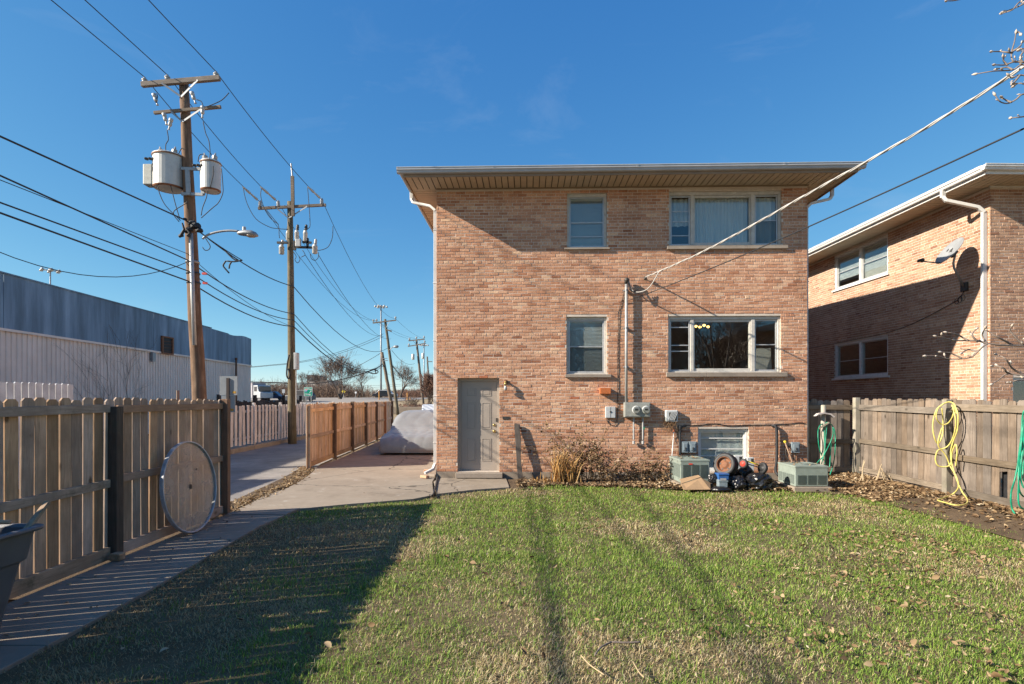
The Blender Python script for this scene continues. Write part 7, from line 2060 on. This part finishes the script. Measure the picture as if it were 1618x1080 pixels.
def thicket(name, label, x0, x1, y0, y1, hfun, n, seed, mat):
    rg = random.Random(seed); m = MB()
    for k in range(n):
        x, y = rg.uniform(x0,x1), rg.uniform(y0,y1); z = rise(x,y)-.1; h = hfun(x)*rg.uniform(.55,1.05)
        d = Vector((rg.gauss(0,.25),rg.gauss(0,.25),1)).normalized(); p = Vector((x,y,z))
        m.tube([p, p+d*h*.5, p+d*h+Vector((rg.gauss(0,.3),0,0))], [.06,.04,.015], 3, cap=False)
        for q in range(7):
            a = p+d*h*rg.uniform(.15,.9); e = Vector((rg.gauss(0,1),rg.gauss(0,1),rg.uniform(0,1.2))).normalized()*h*rg.uniform(.15,.4)
            m.tube([a, a+e*.6+Vector((0,0,.1)), a+e], [.03,.022,.01], 3, cap=False)
    return tag(m.build(name, mat, None, fix=False), label, 'thicket', kind='stuff')
rgN = np.random.RandomState(4); hN = rgN.rand(64)
hf = lambda x: 2.6+2.2*float(np.interp((x*.12) % 63, np.arange(64), hN))
thicket('far_thicket', 'brown leafless thicket along the horizon beyond the road', -85, -38, 126, 150, lambda x: hf(x)*1.0, 1500, 1, M_TWIG)
thicket('far_thicket', 'brown leafless thicket behind the large bare tree', -60, -18, 165, 200, lambda x: hf(x)*.75, 900, 2, M_TWIG)
thicket('far_thicket', 'brown leafless thicket at the right beyond the dry grass', -30, -10, 128, 150, lambda x: hf(x)*.55, 700, 3, M_TWIG_RED)
thicket('far_thicket', 'low brown brush along the far end of the driveway', -13.5, -4, 62, 70, lambda x: .8, 350, 6, M_TWIG_RED)
thicket('far_thicket', 'distant tree belt along the horizon', -420, 380, 420, 520, lambda x: hf(x)*2.2, 2600, 5, M_TWIG)
# pale concrete barrier and dark fence behind the car
m = MB(); m.bar((-16,58.5,.62),(-3,58.5,.62), .25, .7); tag(m.build('low_wall', M_CONC_GREY, None, bevel=.03), 'low pale concrete wall behind the covered car', 'wall')
# ================================================================== magnolia whose budded twigs reach into the picture
t = thing('magnolia_tree', 'leafless magnolia with fuzzy pale buds reaching in from the right edge', 'tree', (6.9, 5.0, 0))
M_MAG = mat_simple('magnolia_bark', (0.21,0.165,0.135), .85, 0, .3, 20, .3, 90); M_BUD = mat_simple('magnolia_bud', (0.52,0.44,0.36), .9, 0, .22, 30, .3, 200)
br = MB(); bud = MB(); tk = MB(); rg = random.Random(17)
def limb(pts, r0, r1, mb, n=6):
    q = smooth_path(pts, 4); mb.tube(q, [r0+(r1-r0)*i/(len(q)-1) for i in range(len(q))], n); return q
def add_bud(p, d, s=1.0):
    s *= 1.4
    d = Vector(d).normalized(); bud.lathe([(.002,-.002*s),(.0065*s,.004*s),(.0085*s,.012*s),(.0075*s,.021*s),(.003*s,.030*s),(.0005,.036*s)], p, d, 8)
TK = Vector((6.9,5.0,0)); F1 = Vector((6.75,4.95,1.35))
tk.tube(smooth_path([TK-Vector((0,0,.1)), Vector((6.95,5.0,.5)), Vector((6.88,4.98,1.0)), F1],4), [.12]*5+[.10]*4+[.09]*4, 12)
def fork(a, b, c): return limb([a, b, c], .045, .016, tk, 8)
up_node = P(1705,165,5.0); lo_node = P(1720,560,5.2)
fork(F1, Vector((6.7,4.9,2.6)), up_node); fork(F1, Vector((6.3,5.1,1.9)), lo_node); fork(F1, Vector((7.3,4.6,3.0)), Vector((7.6,4.3,5.0))); fork(F1, Vector((6.6,5.5,3.0)), Vector((6.3,5.9,4.7)))
fork(Vector((6.7,4.9,2.9)), Vector((6.4,4.8,4.0)), P(1680,-30,4.9))
def tw(pts, Y=4.9, r0=.009, r1=.004, buds=True, w=.05):
    q = [P(x,y,Y+rg.uniform(-w,w)) for (x,y) in pts]; s = limb(q, r0, r1, br)
    if buds: add_bud(s[-1], s[-1]-s[-3], rg.uniform(.8,1.15))
    for k in range(2, len(s)-2, 3):
        if rg.random() < .5:
            d = (s[k+1]-s[k]).normalized(); e = (d*.6+Vector((rg.gauss(0,.6),rg.gauss(0,.5),rg.uniform(-.2,.9)))).normalized()*rg.uniform(.012,.035)
            br.tube([s[k], s[k]+e], [.0032,.0022], 4); add_bud(s[k]+e, e, rg.uniform(.45,.9))
nodes_up = (1705,165)
for pts in ([nodes_up,(1650,112),(1618,98),(1602,97),(1598,85),(1603,65),(1605,53)], [(1618,98),(1603,97),(1588,102),(1573,102)], [nodes_up,(1650,125),(1618,102),(1600,110),(1570,112),(1545,116)],
            [(1600,83),(1590,82),(1580,81),(1568,81)], [(1601,80),(1608,76),(1613,71),(1615,67)], [(1592,103),(1586,96),(1585,91)], [nodes_up,(1660,140),(1640,125),(1612,118),(1600,123),(1595,120)],
            [nodes_up,(1650,150),(1618,148),(1605,157),(1592,163),(1580,160),(1573,151)], [(1598,161),(1590,158),(1584,154)], [nodes_up,(1660,175),(1630,182),(1608,185),(1598,186)],
            [(1680,-30),(1640,-12),(1612,2),(1600,15),(1585,20)], [(1640,-12),(1618,5),(1604,12),(1590,17)], [(1680,-30),(1600,-25),(1540,-8),(1510,0),(1496,1)], [(1612,118),(1604,128),(1600,132)], [nodes_up,(1660,130),(1630,135),(1612,131),(1604,134)],
            [(1616,98),(1612,90),(1618,80),(1626,70)], [(1600,110),(1592,106),(1578,108)], [(1605,53),(1609,50),(1612,53)], [nodes_up,(1665,100),(1640,70),(1622,75),(1612,78)]): tw(pts)
nl = (1720,560)
for pts in ([nl,(1660,545),(1618,546),(1580,545),(1560,543),(1545,555),(1532,565),(1500,567),(1480,562),(1464,562)], [(1560,543),(1545,538),(1527,538),(1505,537),(1490,533),(1480,531)], [(1530,538),(1518,531),(1508,527),(1497,525)], [(1545,540),(1536,529),(1542,520)], [(1600,545),(1582,535),(1572,530),(1560,522)],
            [(1520,566),(1508,560),(1500,557),(1488,556)], [(1545,555),(1530,552),(1520,557)], [nl,(1670,580),(1618,592),(1592,590),(1578,600),(1568,606)], [(1618,592),(1600,582),(1588,566),(1575,560)], [(1618,546),(1604,532),(1596,522),(1598,516)], [nl,(1660,600),(1618,600),(1605,601),(1598,603)], [(1592,590),(1584,580),(1570,578)], [(1560,543),(1552,530),(1556,519)]): tw(pts, 5.2, .010, .004)
# the rest of the crown, outside the picture
def rnd_branch(p, d, L, r, lev):
    pts = [p]
    for q in range(3): d = (d+Vector((rg.gauss(0,.2),rg.gauss(0,.2),rg.gauss(.05,.12)))).normalized(); pts.append(pts[-1]+d*L/3)
    br.tube(pts, [r,r*.85,r*.7,r*.55], 5, cap=False)
    if lev >= 3: add_bud(pts[-1], d); return
    for k in range(3):
        nd = (d+Vector((rg.gauss(0,.5),rg.gauss(0,.5),rg.gauss(.2,.3)))).normalized(); nd.x = abs(nd.x)*.5+.15 if pts[-1].x < 7.3 else nd.x
        rnd_branch(pts[rg.randint(1,3)].copy(), nd.normalized(), L*.72, r*.6, lev+1)
for (p, d) in ((Vector((7.6,4.3,5.0)),(.4,-.3,1)), (Vector((7.4,4.5,4.0)),(.8,0,.5)), (Vector((6.95,5.4,4.2)),(.5,.4,1)), (Vector((7.3,4.6,3.0)),(1,.3,.3))): rnd_branch(p, Vector(d).normalized(), 1.0, .02, 0)
tk.build('trunk', M_MAG, t, smooth=True); br.build('twigs', M_MAG, t, smooth=True, fix=False)['kind'] = 'stuff'; bud.build('buds', M_BUD, t, smooth=True, fix=False)['kind'] = 'stuff'

# ================================================================== lawn: blades of grass, live and dead
def grass():
    rs = np.random.RandomState(5)
    area = lambda Y: np.minimum(9000*(3.4/np.maximum(Y,2.4))**1.25, 9500)
    N = 1050000
    X = rs.uniform(-3.7, 7.15, N); Y = rs.uniform(0.8, 11.6, N)
    keep = rs.rand(N) < area(Y)*(10.85*10.8)/N
    xr = 0.95*Y + 1.8                      # a margin each side of the view
    keep &= (X < xr) & (X > -xr)
    X, Y = X[keep], Y[keep]
    jit = 0.05*rs.randn(len(X)); ins = in_poly(X+jit, Y+0.05*rs.randn(len(X)), LAWN); X, Y = X[ins], Y[ins]
    # thin, worn and lush patches
    big = vnoise(X, Y, .55, 11)*.55 + vnoise(X, Y, 1.7, 12)*.3 + vnoise(X, Y, 5.5, 13)*.15
    dens = vnoise(X, Y, 1.1, 14)*.6 + vnoise(X, Y, 4.2, 15)*.4
    left = np.clip((-0.9 - X)/1.2, 0, 1)   # strip in the fence shadow: sparse brown grass, tinted darker for the shade
    k2 = rs.rand(len(X)) < np.clip(.22+1.35*dens-.42*left*np.clip((9.3-Y)/2.0, .2, 1), .08, 1); X, Y, big, left = X[k2], Y[k2], big[k2], left[k2]
    n = len(X); print('grass blades', n)
    right = np.clip((X-5.2)/1.8, 0, 1)
    lowleft = left*np.clip((9.3-Y)/2.0, .25, 1)  # near part of the fence shadow, its shade deepened in the blade colour
    green = np.clip((big-.31)*4.6+.25*np.clip((Y-5.5)/5,0,1) - .10*left - 1.0*lowleft - .36*right, 0, 1)
    dead = rs.rand(n) > (.16-.13*lowleft+.70*green)
    tint = np.where(dead, .55+rs.uniform(0, .45, n)*(1-.55*lowleft), rs.uniform(.0, .5, n))
    L = np.where(dead, rs.uniform(.02,.062,n), rs.uniform(.022,.058,n))*(.35+.75*vnoise(X,Y,3.3,18)+.65*vnoise(X,Y,9.0,19)**2)*(1+.03*(Y-3))
    w = rs.uniform(.0012,.0026,n)*(1+.12*(Y-3))
    phi = rs.uniform(0,2*pi,n) + 1.5*vnoise(X,Y,2.5,16); tilt = np.where(dead, rs.uniform(.7,1.5,n), np.abs(rs.normal(.8,.4,n)))
    tilt = np.clip(tilt, .05, 1.5)
    h = lawn_h(X, Y) - .012
    dx, dy = np.cos(phi), np.sin(phi); sx, sy = -dy*w, dx*w
    b = np.stack([X, Y, h], 1)
    t1 = tilt*.6; m1 = b + np.stack([dx*np.sin(t1)*L*.55, dy*np.sin(t1)*L*.55, np.cos(t1)*L*.55], 1)
    t2 = np.clip(tilt*1.35, 0, 1.75); e = m1 + np.stack([dx*np.sin(t2)*L*.5, dy*np.sin(t2)*L*.5, np.cos(t2)*L*.5], 1); e[:,2] = np.maximum(e[:,2], h+.004)
    s = np.stack([sx, sy, np.zeros(n)], 1)
    V = np.stack([b-s, b+s, m1-s*.8, m1+s*.8, e], 1).reshape(-1,3).astype(np.float32)
    i0 = (np.arange(n)*5)[:,None]
    Lp = np.concatenate([i0+np.array([[0,1,3,2]]), i0+np.array([[2,3,4]])], 1).reshape(-1).astype(np.int32)
    ls = (np.arange(n)[:,None]*7+np.array([[0,4]])).reshape(-1).astype(np.int32)
    lt = np.tile(np.array([4,3],np.int32), n)
    me = bpy.data.meshes.new('grass'); me.vertices.add(len(V)); me.vertices.foreach_set('co', V.reshape(-1))
    me.loops.add(len(Lp)); me.loops.foreach_set('vertex_index', Lp)
    me.polygons.add(2*n); me.polygons.foreach_set('loop_start', ls); me.polygons.foreach_set('loop_total', lt)
    at = me.attributes.new('tint','FLOAT','FACE'); at.data.foreach_set('value', np.repeat(tint,2).astype(np.float32))
    me.update(calc_edges=True)
    me.materials.append(mat_tint('grass_blade', [(0,(0.095,0.195,0.026)),(0.25,(0.205,0.335,0.045)),(0.5,(0.36,0.43,0.088)),(0.56,(0.32,0.22,0.11)),(0.8,(0.60,0.47,0.25)),(1,(0.78,0.67,0.43))], .6, .3, .35))
    o = bpy.data.objects.new('grass', me); COL.objects.link(o)
    tag(o, 'short patchy winter lawn, green mixed with straw-coloured dead grass', 'grass', kind='stuff')
grass()
# fallen leaves on the lawn: the larger ones each a thing, the rest one scatter
rg = random.Random(41); var = []
for k in range(14):
    m = MB(); v, f = leaf_geom(rg, .034); m.add(v, f, [0.2,.35,.45,.5,.55,.6,.7,.8,.9,.4,.65,.75,.5,.3][k]); me = m.mesh('fallen_leaf', True); me.materials.append(M_LEAF); me.polygons.foreach_set('use_smooth',[True]*len(me.polygons)); var.append(me)
lwx = lambda: (min(max(rg.gauss(3.6,1.8),-2.9),6.9))
made = 0
while made < 260:
    y = rg.uniform(3.0,10.6) if rg.random() < .4 else rg.uniform(3.0,7.5); x = lwx() + (1.3 if y > 6 else 0)
    if rg.random() < .12: x = rg.uniform(-3,1)
    if x > .95*y or x > 7.0 or x < -3.0: continue
    if not in_poly(np.array([x]), np.array([y]), LAWN)[0]: continue
    if float(vnoise(np.array([x]),np.array([y]),1.4,61)[0]) < rg.uniform(.25,.75): continue
    s = rg.uniform(.55,1.2); o = put('fallen_leaf', var[rg.randrange(14)], None, (x, y, .03+.012*rg.random()), (rg.gauss(0,.5),rg.gauss(0,.35),rg.uniform(0,6.28))); o.scale = (s,s,s)
    tag(o, 'dry curled leaf lying loose on the lawn', 'leaf', 'dry leaves scattered on the lawn'); made += 1
m = MB()
for k in range(8500):
    y = rg.uniform(2.6,11); x = lwx()*1.0 + rg.uniform(0,2.8)
    if x > 7.1 or x < -3.1 or x > y+1: continue
    if float(vnoise(np.array([x]),np.array([y]),1.4,61)[0]) < rg.uniform(.22,.7): continue
    leaf_add(m, (x,y,.018+.014*rg.random()), rg, .042, .6)
for k in range(60): leaf_add(m, (rg.uniform(-4.3,-3.45), rg.uniform(3,8.6), .032), rg, .04, .25)
tag(m.build('leaf_scatter', M_LEAF, None, tint=True, fix=False), 'small dry leaves sprinkled through the lawn', 'leaves', kind='stuff')
# twigs on the grass
for (pts, lab) in (([(940,1035),(950,1022),(966,1014)], 'dark bent twig lying on the grass near the bottom edge'), ([(966,1014),(990,1015),(1012,1014)], 'thin twig lying on the grass, continuing right from the dark bent twig'), ([(918,1035),(932,1050),(955,1066)], 'pale broken stick on the grass near the bottom edge'), ([(1000,700+345),(1010,1062),(1018,1070)], 'short pale stick lying right of the broken stick')):
    q = [G(x,y,.045) for (x,y) in pts]; m = MB(); m.tube(smooth_path(q,4), .007 if 'dark' in lab else .0045, 6); tag(m.build('twig', M_MAG if 'pale' not in lab else M_PALESTALK, None, smooth=True, tint=True), lab, 'twig')

# ================================================================== behind the camera: what the window panes mirror
BROT = radians(183); BLOC = (24.5, -15.0, 0)
BM = Matrix.Translation(BLOC) @ Matrix.Rotation(BROT, 4, 'Z')
bh = thing('brick_house', 'brick house behind the photographer, seen only as a reflection in the lower picture window', 'house', BLOC, BROT)
house_shell(bh, BM, 9.0, 9.0, [(2,3.2,2.3,3.6),(5.5,7.2,2.3,3.6)], [], M_BRICK, 77, sides=('front',), soffit_parts=False)
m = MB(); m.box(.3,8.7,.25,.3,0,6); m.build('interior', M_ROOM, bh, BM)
bare_tree('bare_tree', 'large bare tree behind the photographer, mirrored in the picture window', (13.2,-11.5,0), 9.0, 33, .9, 6, .22, 1, group='bare trees behind the photographer', minr=.014)
bare_tree('bare_tree', 'second bare tree behind the photographer, mirrored at the left of the window', (10.5,-17.0,0), 10.5, 35, .85, 6, .25, 1, group='bare trees behind the photographer', minr=.016)
bare_tree('bare_tree', 'third bare tree behind the photographer, mirrored in the small lower window', (5.0,-15.0,0), 10.0, 36, .9, 6, .25, 1, group='bare trees behind the photographer', minr=.016)
thicket('far_thicket', 'tall hedge of bare bushes behind the photographer', -8, 17, -22, -18.5, lambda x: 6.5, 700, 44, M_TWIG)
